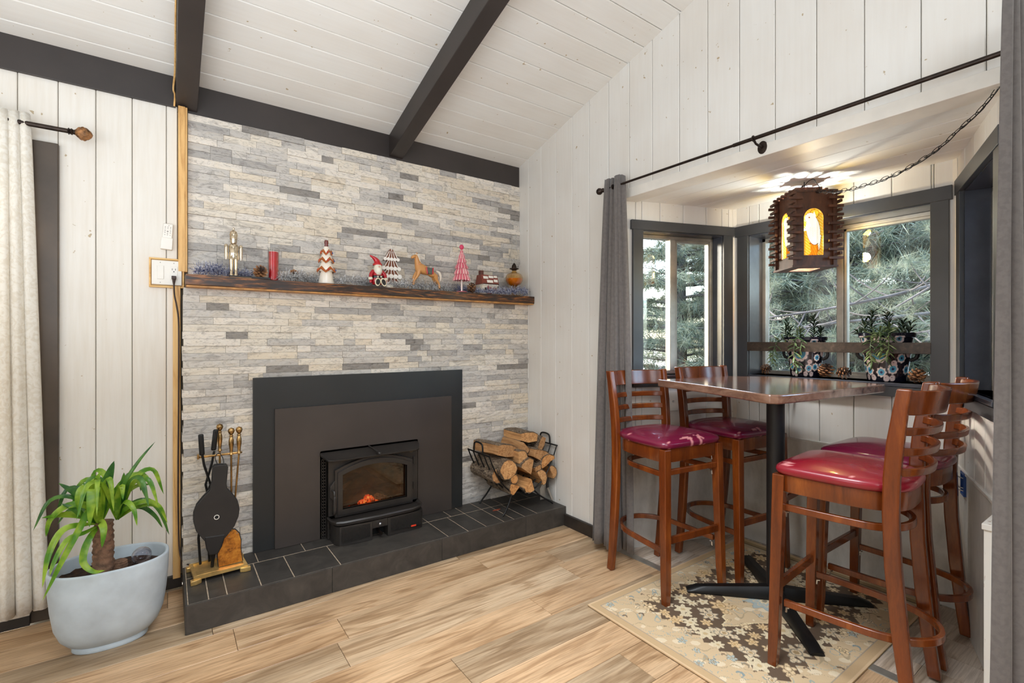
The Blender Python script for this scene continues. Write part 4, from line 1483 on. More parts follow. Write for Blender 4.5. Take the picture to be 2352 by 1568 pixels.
def rug_paint():
    xs_ = np.linspace(0, RX1 - RX0, NX + 1)
    ys_ = np.linspace(0, RY1 - RY0, NY + 1)
    X, Y = np.meshgrid(xs_, ys_)
    W_, H_ = RX1 - RX0, RY1 - RY0
    c = np.zeros(X.shape + (3,))
    c[:] = (208, 182, 146)

    def wav(x, y, s, k):
        return np.sin(x * s + k) * np.cos(y * s * 1.13 + k * 2.1) + np.sin((x + y) * s * 0.7 + k * 0.7)
    c[wav(X, Y, 60, 1) > 1.05] = (224, 206, 176)
    m = np.abs(wav(X, Y, 42, 3)) < 0.07
    c[m] = (178, 158, 128)
    c[np.abs(wav(X, Y, 55, 9) - 0.9) < 0.06] = (160, 168, 162)
    # brown field with stepped scalloped edge: margins
    mx, my = 0.19, 0.13
    stepx = 0.018 * np.abs(np.mod(Y, 0.07) / 0.035 - 1) * 2
    stepy = 0.018 * np.abs(np.mod(X, 0.07) / 0.035 - 1) * 2
    br = (X > mx + stepx) & (X < W_ - 0.12 - stepx) & (Y > my + stepy) & (Y < H_ - my - stepy)
    # central medallion in beige
    cx_, cy_ = W_ * 0.53, H_ * 0.5
    dd = np.abs(X - cx_) / 0.36 + np.abs(Y - cy_) / 0.215
    med = dd + 0.09 * np.abs(np.mod(X + Y, 0.09) / 0.045 - 1) < 1.0
    br &= ~med
    c[br] = (104, 86, 70)
    out = np.abs(dd + 0.09 * np.abs(np.mod(X + Y, 0.09) / 0.045 - 1) - 1.0) < 0.02
    c[out] = (228, 208, 168)
    r_ = random.Random(4)

    def flower(px, py, rad, col, edge, petals, ph, core):
        dx, dy = X - px, Y - py
        rr2 = np.hypot(dx, dy)
        th = np.arctan2(dy, dx)
        lim = rad * (0.78 + 0.22 * np.cos(petals * th + ph))
        m1 = rr2 < lim * 1.12
        c[m1] = edge
        m2 = rr2 < lim * 0.98
        c[m2] = col
        c[(np.abs(rr2 - rad * 0.45) < rad * 0.06)] = edge
        c[rr2 < rad * 0.24] = core
    # flowers within brown
    placed = []
    tries = 0
    while len(placed) < 110 and tries < 6000:
        tries += 1
        px, py = r_.uniform(mx, W_ - 0.12), r_.uniform(my, H_ - my)
        i_, j_ = int(px / W_ * NX), int(py / H_ * NY)
        if not br[j_, i_]:
            continue
        rad = r_.choice([0.026, 0.032, 0.04, 0.048])
        if any(math.hypot(px - a, py - b) < (rad + q) * 1.02 for a, b, q in placed):
            continue
        placed.append((px, py, rad))
        col, edge, core = r_.choice([((222, 192, 148), (168, 138, 100), (196, 160, 112)), ((222, 196, 156), (150, 126, 98), (236, 216, 180)), ((214, 198, 166), (226, 208, 174), (200, 172, 130)), ((220, 198, 164), (150, 140, 124), (176, 148, 110))])
        flower(px, py, rad, col, edge, r_.choice([5, 6, 7, 8]), r_.uniform(0, 6), core)
        if rad > 0.03:
            for q in range(2):
                a = r_.uniform(0, 6.28)
                flower(px + math.cos(a) * rad * 1.2, py + math.sin(a) * rad * 1.2, rad * 0.45, col, edge, 3, a, col)
    # outlined motifs on beige
    for q in range(150):
        px, py = r_.uniform(0.04, W_ - 0.04), r_.uniform(0.04, H_ - 0.04)
        i_, j_ = int(px / W_ * NX), int(py / H_ * NY)
        if br[j_, i_]:
            continue
        rad = r_.uniform(0.012, 0.026)
        if r_.random() < 0.55:
            dx, dy = X - px, Y - py
            rr2 = np.hypot(dx, dy)
            th = np.arctan2(dy, dx) + rr2 * 120
            m = (rr2 < rad) & (np.sin(th * 1.0) > 0.78)
            c[m] = r_.choice([(150, 134, 112), (140, 152, 152), (122, 102, 84)])
        else:
            flower(px, py, rad, r_.choice([(226, 200, 156), (176, 184, 178), (236, 214, 176)]), r_.choice([(150, 140, 124), (128, 108, 90)]), 5, r_.uniform(0, 6), (170, 150, 120))
    # big blue medallion core
    dx, dy = (X - cx_) / 1.25, Y - cy_
    rr2 = np.hypot(dx, dy)
    th = np.arctan2(dy, dx)
    for f, col in ((1.0, (160, 166, 160)), (0.93, (172, 180, 176)), (0.6, (222, 196, 152)), (0.54, (178, 184, 178)), (0.3, (226, 206, 168)), (0.16, (140, 130, 112))):
        c[rr2 < 0.082 * f * (0.85 + 0.15 * np.cos(8 * th))] = col
    # borders
    e = np.minimum(np.minimum(X, W_ - X), np.minimum(Y, H_ - Y))
    c[e < 0.046] = (160, 148, 132)
    c[e < 0.042] = (196, 166, 128)
    c[(e < 0.008)] = (214, 184, 146)
    right = W_ - X
    c[right < 0.10] = (196, 176, 144)
    c[(right < 0.072)] = (120, 104, 84)
    c[(right < 0.060)] = (176, 152, 116)
    c[(right < 0.03)] = (214, 190, 150)
    return X, Y, c


X, Y, c = rug_paint()
zz = np.full(X.size, 0.0095)
co = np.stack([X.ravel() + RX0, Y.ravel() + RY0, zz], 1)
top_n = len(co)
idx = np.arange(top_n).reshape(NY + 1, NX + 1)
q = np.stack([idx[:-1, :-1].ravel(), idx[:-1, 1:].ravel(), idx[1:, 1:].ravel(), idx[1:, :-1].ravel()], 1).tolist()
me = bpy.data.meshes.new('area_rug')
base = [(RX0, RY0, 0.004), (RX1, RY0, 0.004), (RX1, RY1, 0.004), (RX0, RY1, 0.004)]
b0 = top_n
q += [(b0, b0 + 1, int(idx[0, -1]), int(idx[0, 0])), (b0 + 1, b0 + 2, int(idx[-1, -1]), int(idx[0, -1])), (b0 + 2, b0 + 3, int(idx[-1, 0]), int(idx[-1, -1])), (b0 + 3, b0, int(idx[0, 0]), int(idx[-1, 0]))]
me.from_pydata(co.tolist() + base, [], q)
me.materials.append(M['rug'])
cc = np.concatenate([c.reshape(-1, 3), np.tile([[190, 160, 120]], (4, 1))])
me.update()
paint(me, lambda _: cc)
o = link('area_rug', me)
tag(o, 'beige and brown floral patterned area rug under the high table', 'rug')

# ================================================================== CURTAINS AND RODS
def curtain(name, path_top, path_bot, z0, z1, mat, label, cat='curtain', amp=0.012, folds=7, nz=24, parent=None, seed=0, mid=None):
    """sheet between a top polyline and a bottom polyline (x,y) with vertical folds"""
    nx = folds * 10
    mb = MB()

    def at(path, t_):
        L = len(path) - 1
        f = t_ * L
        i = min(int(f), L - 1)
        f -= i
        return Vector((path[i][0] * (1 - f) + path[i + 1][0] * f, path[i][1] * (1 - f) + path[i + 1][1] * f, 0))
    for j in range(nz + 1):
        v_ = j / nz
        z = z1 + (z0 - z1) * v_
        s_ = v_ ** 0.8
        for i in range(nx + 1):
            u = i / nx
            p = at(path_top, u) * (1 - s_) + at(path_bot, u) * s_
            d = (at(path_top, min(1, u + 0.02)) - at(path_top, max(0, u - 0.02)))
            d = (d * (1 - s_) + (at(path_bot, min(1, u + 0.02)) - at(path_bot, max(0, u - 0.02))) * s_)
            d = d.normalized() if d.length > 1e-6 else Vector((1, 0, 0))
            nn = Vector((-d.y, d.x, 0))
            ph = u * folds * 2 * math.pi + 0.5 * math.sin(v_ * 3 + seed) + seed
            a = amp * (0.75 + 0.6 * v_) * (math.sin(ph) + 0.25 * math.sin(2.3 * ph + v_ * 4))
            p = p + nn * a + d * (amp * 0.5 * math.cos(ph))
            mb.v.append((p.x, p.y, z + 0.004 * math.sin(ph * 1.3) * (1 if j in (0, nz) else 0)))
    W_ = nx + 1
    for j in range(nz):
        for i in range(nx):
            mb.f.append((j * W_ + i, j * W_ + i + 1, (j + 1) * W_ + i + 1, (j + 1) * W_ + i))
    o = mb.build(name, mat, parent, smooth=180, solid=0.0022)
    if label:
        tag(o, label, cat)
    return o


curtain('grey_curtain', [(2.128, 2.045), (2.168, 1.995), (2.132, 1.955), (2.17, 1.925)], [(2.09, 2.12), (2.13, 2.03), (2.10, 1.965), (2.18, 1.93), (2.16, 1.86)], 0.05, 2.225, 'greycurtain', 'grey curtain bunched at the far side of the alcove, left of the stools', amp=0.014, folds=6, seed=1)
curtain('grey_curtain', [(2.03, 0.330), (2.15, 0.300), (2.20, 0.335)], [(2.05, 0.355), (2.13, 0.300), (2.14, 0.34), (2.20, 0.35)], 0.05, 2.30, 'greycurtain', 'grey curtain cropped by the right edge of the picture', amp=0.012, folds=6, seed=2)
rd = empty('curtain_rod', (2.15, 1.2, 2.174), label='long thin dark curtain rod across the alcove opening with knob finial', cat='curtain rod')
MB().tube([(0, 0.86, 0), (0, 0.02, 0.0)], 0.0065, 10).build('rod', 'bronze', rd, smooth=60)
MB().tube([(0, 0.05, 0.0), (0, -1.1, 0.002)], 0.0085, 10).build('rod', 'bronze', rd, smooth=60)
fin = MB().lathe([(0.006, 0), (0.010, 0.004), (0.007, 0.01), (0.013, 0.018), (0.013, 0.022), (0.008, 0.028), (0.018, 0.04), (0.021, 0.05), (0.017, 0.062), (0.0, 0.068)], 16, Mx=Matrix.Translation((0, 0.86, 0)) @ Matrix.Rotation(R(-90), 4, 'X'))
fin.build('finial', 'bronze', rd, smooth=50)
for yb_ in (-0.045, 0.80):
    br_ = MB().tube([(0, yb_, -0.003), (0.02, yb_, -0.018), (0.06, yb_ + 0.0, -0.022), (0.078, yb_, -0.02)], [0.006, 0.005, 0.006, 0.008], 8)
    br_.lathe([(0.0, 0.0), (0.022, 0.0), (0.022, 0.004), (0.012, 0.007), (0, 0.007)], 20, sy=1.35, Mx=Matrix.Translation((0.0805, yb_, -0.022)) @ Matrix.Rotation(R(-90), 4, 'Y') @ Matrix.Rotation(R(90), 4, 'Z'))
    br_.tube([(0.0 + 0.012 * math.cos(a), yb_, 0.012 * math.sin(a)) for a in [2 * math.pi * i / 14 for i in range(14)]], 0.003, 6, closed=True)
    br_.build('bracket', 'bronze', rd, smooth=50)

# lace curtain on the left
curtain('lace_curtain', [(-2.4, 2.975), (-1.7, 2.975), (-1.0, 2.96), (-0.72, 2.98), (-0.60, 2.95), (-0.50, 2.975)], [(-2.42, 2.98), (-1.75, 2.98), (-1.05, 2.95), (-0.75, 2.985), (-0.6, 2.94), (-0.44, 2.97)], 0.078, 2.262, 'lace', 'cream damask lace curtain with grommets hanging at the left edge', amp=0.018, folds=15, seed=0.5)  # unseen left stretch added to block sun through the door
rd2 = empty('curtain_rod', (-0.5, 2.965, 2.217), label='short bronze curtain rod with carved leaf finial over the lace curtain', cat='curtain rod')
MB().tube([(-2.0, 0, 0), (0.135, 0, 0.0)], 0.0105, 12).build('rod', 'bronze', rd2, smooth=60)
MB().lathe([(0.011, 0), (0.016, 0.004), (0.011, 0.008), (0.015, 0.014), (0.010, 0.020), (0.012, 0.026)], 16, Mx=Matrix.Translation((0.13, 0, 0)) @ Matrix.Rotation(R(90), 4, 'Y')).build('collar', 'bronze', rd2, smooth=50)
fm = MB()
for i in range(13):
    for k in range(24):
        pass
N1, N2 = 14, 32
vs = []
for i in range(N1 + 1):
    t_ = i / N1
    rad = 0.0275 * math.sin(math.pi * min(1, 0.08 + 0.92 * t_)) ** 0.6
    for k in range(N2):
        a = 2 * math.pi * k / N2
        r_ = rad * (1 + 0.10 * math.sin(6 * a + t_ * 7) + 0.07 * math.sin(11 * a - t_ * 16))
        vs.append((0.156 + 0.062 * t_, r_ * math.cos(a), r_ * math.sin(a)))
fm.add(vs, [(i * N2 + k, i * N2 + (k + 1) % N2, (i + 1) * N2 + (k + 1) % N2, (i + 1) * N2 + k) for i in range(N1) for k in range(N2)])
fm.build('finial', 'carve', rd2, smooth=60)
MB().tube([(-0.045, 0.0, -0.012), (-0.045, 0.02, -0.03), (-0.045, 0.052, -0.035)], 0.007, 8).box(-0.058, -0.032, 0.048, 0.053, -0.055, -0.012).build('bracket', 'bronze', rd2, bevel=0.002)
for gx in (-0.09,):
    MB().tube([(gx - 0.0, 0.02 * math.cos(a) * 1.0, 0.024 * math.sin(a)) for a in [2 * math.pi * i / 18 for i in range(18)]], 0.003, 6, closed=True).build('grommet', 'bronze', rd2, smooth=60)

# distressed white corner piece next to the near curtain
o = MB().prism([(2.242, 0.352), (2.242, 0.416), (2.40, 0.416)], 0.0, 0.632).build('cabinet_side', 'distress')
pc = empty('side_cabinet', (2.27, 0.39, 0), label='low white distressed cabinet edge between the right stools and the grey curtain', cat='cabinet')
o.parent = pc
o.matrix_parent_inverse = Matrix.Translation((-2.27, -0.39, 0))
o2 = MB().prism([(2.236, 0.349), (2.236, 0.421), (2.41, 0.421)], 0.632, 0.652).build('cabinet_top', 'distress', bevel=0.002)
o2.parent = pc
o2.matrix_parent_inverse = Matrix.Translation((-2.27, -0.39, 0))

# ================================================================== PLANTER WITH YUCCA
pl = empty('planter', (-0.195, 2.66, 0), label='pale blue grey oval bathtub shaped planter on the floor left of the hearth', cat='planter')


def oval_ring(a, b, z, n=48, e=0.86):
    out = []
    for i in range(n):
        t_ = 2 * math.pi * i / n
        c_, s_ = math.cos(t_), math.sin(t_)
        out.append((math.copysign(abs(c_) ** e, c_) * a, math.copysign(abs(s_) ** e, s_) * b, z))
    return out


def loft2(rings, cap0=True, cap1=True):
    mb = MB()
    n = len(rings[0])
    for r_ in rings:
        mb.v += [tuple(p) for p in r_]
    for i in range(len(rings) - 1):
        for k in range(n):
            k2 = (k + 1) % n
            mb.f.append((i * n + k, i * n + k2, (i + 1) * n + k2, (i + 1) * n + k))
    if cap0:
        mb.f.append(tuple(range(n))[::-1])
    if cap1:
        mb.f.append(tuple(range((len(rings) - 1) * n, len(rings) * n)))
    return mb


rs = [(0.122, 0.078, 0.0), (0.126, 0.081, 0.004), (0.125, 0.08, 0.018), (0.122, 0.078, 0.022), (0.140, 0.092, 0.034), (0.163, 0.11, 0.062), (0.181, 0.127, 0.11), (0.191, 0.138, 0.18), (0.198, 0.145, 0.26), (0.201, 0.147, 0.335),
      (0.200, 0.1465, 0.341), (0.196, 0.1425, 0.344), (0.190, 0.1365, 0.342), (0.187, 0.134, 0.336), (0.183, 0.13, 0.27), (0.178, 0.126, 0.24)]
loft2([oval_ring(*q) for q in rs]).build('pot_body', 'planter', pl, smooth=50)
mb = MB()
N = 20
for j in range(N + 1):
    f = j / N
    for i in range(40):
        t_ = 2 * math.pi * i / 40
        x, y = 0.183 * f * math.cos(t_), 0.13 * f * math.sin(t_)
        mb.v.append((x, y, 0.292 + 0.008 * noise.noise(Vector((x * 60, y * 60, 0))) + 0.006 * noise.noise(Vector((x * 150, y * 150, 3)))))
for j in range(N):
    for i in range(40):
        i2 = (i + 1) % 40
        mb.f.append((j * 40 + i, j * 40 + i2, (j + 1) * 40 + i2, (j + 1) * 40 + i))
so = mb.build('soil', 'soil', pl, smooth=180)
so['kind'] = 'stuff'

yc = empty('yucca', (-0.215, 2.60, 0.288), label='green yucca plant with arching leaves growing in the pale oval planter', cat='plant')


def ringed_trunk(h, r, seed, z0=0.0):
    mb = MB()
    prof = []
    n = 26
    for i in range(n + 1):
        z = z0 + h * i / n
        rr_ = r * (1 + 0.07 * math.sin(i * 2.4 + seed)) * (1.06 - 0.1 * i / n)
        prof.append((rr_, z))
    prof.append((r * 0.7, z0 + h + 0.003))
    mb.lathe(prof, 18)
    mb.v = [(x + 0.004 * noise.noise(Vector((x * 40, y * 40, z * 60 + seed))), y, z) for x, y, z in mb.v]
    return mb


ringed_trunk(0.235, 0.034, 1).build('trunk', 'yuccatrunk', yc, smooth=50)
tk = ringed_trunk(0.062, 0.025, 5)
tk.build('cut_trunk', 'yuccatrunk', yc, smooth=50, loc=(0.052, 0.012, -0.004))
H1 = Vector((-0.012, 0.0, 0.225))
H2 = Vector((0.045, 0.0, 0.235))
wl_ = Vector((-0.215, 2.60, 0.288))


def leaf(head, pts, width, mat='yucca', fold=0.35, nrm=(0, -0.5, 0.6)):
    P = [head] + [Vector(p) - wl_ for p in pts]
    P = smoothpath(P, 5)
    MB().blade(P, width, fold, Vector(nrm)).build('leaf', mat, yc, smooth=180)


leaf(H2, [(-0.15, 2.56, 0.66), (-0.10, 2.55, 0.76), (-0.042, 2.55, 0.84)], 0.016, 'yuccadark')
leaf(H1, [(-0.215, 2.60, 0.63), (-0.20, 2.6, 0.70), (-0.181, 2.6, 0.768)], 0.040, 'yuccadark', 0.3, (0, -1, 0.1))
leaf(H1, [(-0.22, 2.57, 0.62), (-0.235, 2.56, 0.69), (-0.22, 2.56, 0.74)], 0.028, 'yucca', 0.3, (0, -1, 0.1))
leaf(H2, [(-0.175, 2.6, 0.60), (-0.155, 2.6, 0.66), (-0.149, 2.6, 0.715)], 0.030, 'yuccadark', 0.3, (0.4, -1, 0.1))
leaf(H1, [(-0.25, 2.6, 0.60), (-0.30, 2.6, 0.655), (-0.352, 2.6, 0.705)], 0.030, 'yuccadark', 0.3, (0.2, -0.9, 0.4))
leaf(H1, [(-0.26, 2.57, 0.60), (-0.32, 2.57, 0.615), (-0.37, 2.58, 0.57), (-0.388, 2.6, 0.50)], 0.030)
leaf(H1, [(-0.245, 2.56, 0.65), (-0.27, 2.54, 0.685), (-0.285, 2.53, 0.65), (-0.28, 2.53, 0.58)], 0.028)
leaf(H1, [(-0.235, 2.52, 0.66), (-0.235, 2.49, 0.685), (-0.24, 2.47, 0.64), (-0.245, 2.46, 0.55)], 0.040, 'yucca', 0.2, (0, -1, 0.2))
leaf(H1, [(-0.27, 2.6, 0.555), (-0.33, 2.6, 0.575), (-0.395, 2.56, 0.588)], 0.028, 'yucca', 0.3, (0.1, -0.8, 0.5))
leaf(H1, [(-0.27, 2.57, 0.56), (-0.30, 2.56, 0.60), (-0.34, 2.57, 0.63)], 0.024, 'yuccadark')
leaf(H1, [(-0.27, 2.52, 0.545), (-0.325, 2.49, 0.545), (-0.36, 2.47, 0.47), (-0.375, 2.45, 0.36)], 0.026, 'yucca')
leaf(H1, [(-0.26, 2.50, 0.52), (-0.31, 2.48, 0.51), (-0.345, 2.46, 0.44), (-0.355, 2.45, 0.40)], 0.020, 'yucca')
leaf(H1, [(-0.25, 2.52, 0.60), (-0.275, 2.47, 0.55), (-0.32, 2.41, 0.45), (-0.362, 2.365, 0.345)], 0.024, 'yucca', 0.2, (0.5, -0.8, 0.3))
leaf(H1, [(-0.245, 2.53, 0.50), (-0.262, 2.50, 0.46), (-0.265, 2.485, 0.41), (-0.235, 2.475, 0.372), (-0.20, 2.48, 0.365)], 0.024, 'yucca', 0.2, (0.2, -1, 0.2))
leaf(H1, [(-0.215, 2.52, 0.545), (-0.205, 2.49, 0.52), (-0.21, 2.48, 0.455)], 0.026, 'yucca', 0.2, (0, -1, 0.2))
leaf(H2, [(-0.14, 2.58, 0.565), (-0.08, 2.58, 0.585), (-0.03, 2.59, 0.55), (0.0, 2.6, 0.47)], 0.024)
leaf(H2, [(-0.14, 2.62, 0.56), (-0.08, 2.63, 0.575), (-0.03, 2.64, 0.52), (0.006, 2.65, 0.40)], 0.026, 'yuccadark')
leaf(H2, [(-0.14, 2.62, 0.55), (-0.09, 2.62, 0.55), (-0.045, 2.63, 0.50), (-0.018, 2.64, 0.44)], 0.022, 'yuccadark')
leaf(H2, [(-0.15, 2.66, 0.60), (-0.11, 2.68, 0.63), (-0.055, 2.70, 0.625)], 0.022)
leaf(H2, [(-0.145, 2.65, 0.67), (-0.125, 2.66, 0.69), (-0.1, 2.66, 0.66), (-0.095, 2.66, 0.61)], 0.018, 'yuccadark')
leaf(H2, [(-0.15, 2.53, 0.60), (-0.13, 2.50, 0.61), (-0.11, 2.48, 0.58), (-0.10, 2.47, 0.52)], 0.022)
leaf(H2, [(-0.165, 2.56, 0.62), (-0.155, 2.54, 0.66), (-0.15, 2.53, 0.67), (-0.148, 2.52, 0.62)], 0.026)
leaf(H2, [(-0.12, 2.60, 0.555), (-0.06, 2.6, 0.56), (-0.01, 2.62, 0.52)], 0.018, 'yucca')
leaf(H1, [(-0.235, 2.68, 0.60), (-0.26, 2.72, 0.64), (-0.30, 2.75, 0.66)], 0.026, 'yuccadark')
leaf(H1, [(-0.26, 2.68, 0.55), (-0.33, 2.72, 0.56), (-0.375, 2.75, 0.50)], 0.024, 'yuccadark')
ry_ = random.Random(12)
for q in range(16):
    a = q * 2.4 + 0.5
    head = H1 if q % 2 else H2
    base = head + wl_
    dx, dy = math.cos(a), math.sin(a) * 0.7
    L = ry_.uniform(0.14, 0.22)
    up = ry_.uniform(0.5, 1.1)
    pts = [(base.x + dx * L * 0.35, base.y + dy * L * 0.35, base.z + 0.07 + 0.09 * up), (base.x + dx * L * 0.75, base.y + dy * L * 0.75, base.z + 0.06 + 0.13 * up), (base.x + dx * L, base.y + dy * L, base.z + 0.10 * up - 0.03)]
    leaf(head, pts, ry_.uniform(0.018, 0.027), 'yucca' if ry_.random() < 0.65 else 'yuccadark')
wg = empty('watering_globe', (-0.092, 2.65, 0.335), label='clear iridescent glass watering globe stuck in the planter soil', cat='watering globe')
gb = MB()
for i in range(17):
    a = math.pi * i / 16
prof = [(0.0, 0.036)] + [(0.036 * math.sin(math.pi * i / 14), 0.036 * math.cos(math.pi * i / 14)) for i in range(1, 13)] + [(0.009, -0.038), (0.006, -0.06)]
gb.lathe(prof[::-1], 28, Mx=Matrix.Rotation(R(35), 4, 'Y'))
gb.build('globe', 'bulb', wg, smooth=60)

# ================================================================== WALL ITEMS LEFT OF THE FIREPLACE
ob = empty('switch_outlet', (-0.003, YB, 1.609), label='white switch and outlet plate in a raw pine box beside the mantel end', cat='outlet')
mb = MB()
MB().box(-0.073, 0.073, -0.022, -0.0, 0.066, 0.074).build('box_side', 'pine_h', ob, bevel=0.0015)
MB().box(-0.073, 0.073, -0.022, -0.0, -0.074, -0.066).build('box_side', 'pine_h', ob, bevel=0.0015)
MB().box(-0.073, -0.065, -0.022, -0.0, -0.066, 0.066).build('box_side', 'pine_h', ob, bevel=0.0015)
MB().box(0.065, 0.073, -0.022, -0.0, -0.066, 0.066).build('box_side', 'pine_h', ob, bevel=0.0015)
MB().box(-0.066, 0.066, -0.012, 0.0, -0.067, 0.067).build('box_fill', 'pine_h', ob)
MB().box(-0.0625, 0.0625, -0.0285, -0.0215, -0.0615, 0.0615).build('cover_plate', 'plastic_w', ob, bevel=0.004, seg=3)
box('rocker_switch', -0.041, -0.013, -0.0335, -0.028, -0.034, 0.034, 'plastic_w', ob, bevel=0.0015)
rec = box('outlet_face', 0.013, 0.045, -0.0315, -0.028, -0.036, 0.034, 'plastic_w', ob, bevel=0.0015)
for zc in (0.014,):
    box('socket_slot', 0.0215, 0.0235, -0.032, -0.0305, zc, zc + 0.009, 'slot', rec)
    box('socket_slot', 0.0345, 0.0365, -0.032, -0.0305, zc, zc + 0.009, 'slot', rec)
    MB().lathe([(0, 0), (0.0026, 0), (0.0026, 0.0015), (0, 0.0015)], 10, Mx=Matrix.Translation((0.029, -0.0305, zc - 0.007)) @ Matrix.Rotation(R(90), 4, 'X')).build('socket_slot', 'slot', rec)
for (sx_, sz_) in ((-0.027, 0.05), (-0.027, -0.05), (0.029, 0.05)):
    MB().lathe([(0, 0), (0.0025, 0), (0.002, 0.001), (0, 0.001)], 8, Mx=Matrix.Translation((sx_, -0.0285, sz_)) @ Matrix.Rotation(R(90), 4, 'X')).build('screw', 'plastic_g', ob)
pc_ = empty('power_cord', (0.026, 3.01, 1.585), label='brown power cord plugged into the outlet, running down beside the stone', cat='power cord')
MB().box(-0.010, 0.010, -0.018, 0.003, -0.008, 0.008).lathe([(0.008, 0), (0.0065, -0.012), (0.004, -0.03)][::-1], 10, (0, -0.008, -0.005)).build('plug', 'cord_brown', pc_, bevel=0.002)
w0 = Vector((0.026, 3.01, 1.585))
pts = [(0.026, 2.998, 1.565), (0.028, 2.998, 1.50), (0.038, 3.0, 1.44), (0.046, 3.005, 1.36), (0.047, 3.008, 1.2), (0.046, 3.008, 0.9), (0.044, 3.006, 0.6), (0.045, 3.005, 0.35), (0.050, 2.99, 0.20), (0.066, 2.955, 0.150), (0.10, 2.935, 0.136), (0.17, 2.935, 0.132), (0.24, 2.95, 0.131), (0.36, 2.955, 0.131)]
MB().tube([p - w0 for p in smoothpath(pts, 5)], 0.0036, 8).build('cable', 'cord_brown', pc_, smooth=60)
rm = empty('wall_remote', (-0.001, YB, 1.80), label='white remote control in a holder on the whitewashed boards above the outlet', cat='remote control')
RMx = Matrix.Rotation(R(4), 4, 'Y')
MB().box(-0.021, 0.021, -0.020, -0.004, -0.052, 0.060, RMx).build('remote_body', 'plastic_w', rm, bevel=0.004)
MB().box(-0.025, 0.025, -0.024, 0.0, -0.072, -0.012, RMx).build('holder', 'plastic_w', rm, bevel=0.003)
for (bx, bz, br_) in [(0.003, 0.050, 0.0022)] + [(-0.011 + 0.011 * i, 0.042, 0.0022) for i in range(3)] + [(-0.011 + 0.011 * i, 0.035, 0.002) for i in range(3)] + [(-0.011, 0.024, 0.0025), (0.011, 0.024, 0.0025), (0, 0.020, 0.004), (-0.011, 0.014, 0.0025), (0.011, 0.014, 0.0025), (0, 0.009, 0.0025), (-0.011, 0.002, 0.002), (0, 0.002, 0.002), (0.011, 0.002, 0.002)]:
    MB().lathe([(0, 0), (br_, 0), (br_, 0.001), (0, 0.0012)], 8, Mx=RMx @ Matrix.Translation((bx, -0.020, bz)) @ Matrix.Rotation(R(90), 4, 'X')).build('button', 'plastic_g', rm)

# outlet on far bay wall + open blue box on near bay wall
oo = empty('wall_outlet', label='small white cable outlet plate between the two left hand stool backs', cat='outlet')
oo.matrix_world = MX1 @ Matrix.Translation((0.368, 0, 0.885))
MB().box(-0.036, 0.036, -0.006, 0.0, -0.06, 0.06).build('cover_plate', 'plastic_w', oo, bevel=0.002)
MB().lathe([(0, 0), (0.007, 0), (0.007, 0.006), (0.004, 0.006), (0.004, 0.010), (0, 0.010)], 12, Mx=Matrix.Translation((0, -0.006, 0)) @ Matrix.Rotation(R(90), 4, 'X')).build('socket', 'chrome', oo, smooth=40)
jb = empty('junction_box', label='open blue electrical box with loose white wires on the alcove wall at the right', cat='electrical box')
jb.matrix_world = MX3 @ Matrix.Translation((0.175, 0, 0.635))
bl_ = plain('blue box plastic', (28, 72, 138), 0.5)
M['bluebox'] = bl_
MB().holed([(-0.032, -0.05), (0.032, -0.05), (0.032, 0.05), (-0.032, 0.05)], [(-0.024, -0.042), (0.024, -0.042), (0.024, 0.042), (-0.024, 0.042)], -0.012, -0.004, 'y').build('box_rim', 'bluebox', jb, bevel=0.001)
box('box_back', -0.03, 0.03, -0.0055, -0.0035, -0.048, 0.048, 'bluebox', jb)
MB().tube(smoothpath([(-0.015, -0.006, 0.02), (0.0, -0.03, 0.03), (0.012, -0.03, 0.012), (-0.006, -0.028, 0.0), (0.01, -0.026, -0.012), (0.0, -0.008, -0.02)], 4), 0.0028, 6).build('wire', 'plastic_w', jb, smooth=60)
MB().tube(smoothpath([(0.014, -0.006, -0.03), (0.004, -0.028, -0.026), (-0.012, -0.03, -0.034)], 4), 0.0028, 6).build('wire', 'plastic_w', jb, smooth=60)

# ================================================================== FIREPLACE TOOLS
ts_ = empty('fireplace_tool_stand', (0.205, 2.80, 0.127), label='worn brass fireplace tool stand with a rectangular tray base on the hearth', cat='fireplace tool stand')
tox = Vector((0.205, 2.80, 0.127))
RT = Matrix.Rotation(R(4), 4, 'Z')
# tray
mb = MB().box(-0.105, 0.105, -0.08, 0.08, 0.022, 0.028, RT)
mb.build('tray_plate', 'brass_tray', ts_)
MB().holed([(-0.112, -0.087), (0.112, -0.087), (0.112, 0.087), (-0.112, 0.087)], [(-0.098, -0.074), (0.098, -0.074), (0.098, 0.074), (-0.098, 0.074)], 0.02, 0.034, 'z', RT).build('tray_rim', 'brass_tray', ts_, bevel=0.003)
for (ax, ay) in ((-1, -1), (1, -1), (1, 1), (-1, 1)):
    MB().prism([(ax * 0.080, ay * 0.072), (ax * 0.125, ay * 0.072), (ax * 0.125, ay * 0.098), (ax * 0.100, ay * 0.098), (ax * 0.080, ay * 0.088)][:: (1 if ax * ay > 0 else -1)], 0.0, 0.023, 'z', RT).build('foot', 'brass_tray', ts_, bevel=0.003)
MB().tube([(0.008, 0.03, 0.028), (0.008, 0.03, 0.59)], 0.005, 10).build('pole', 'antbrass', ts_, smooth=60)


def knob_handle(mb, x, y, z):
    mb.lathe([(0.005, 0), (0.011, 0.004), (0.007, 0.012), (0.008, 0.03), (0.0115, 0.055), (0.0115, 0.075), (0.007, 0.092), (0.010, 0.096), (0.006, 0.102), (0.0125, 0.112), (0.0155, 0.122), (0.0125, 0.133), (0.0, 0.139)], 16, (x, y, z))


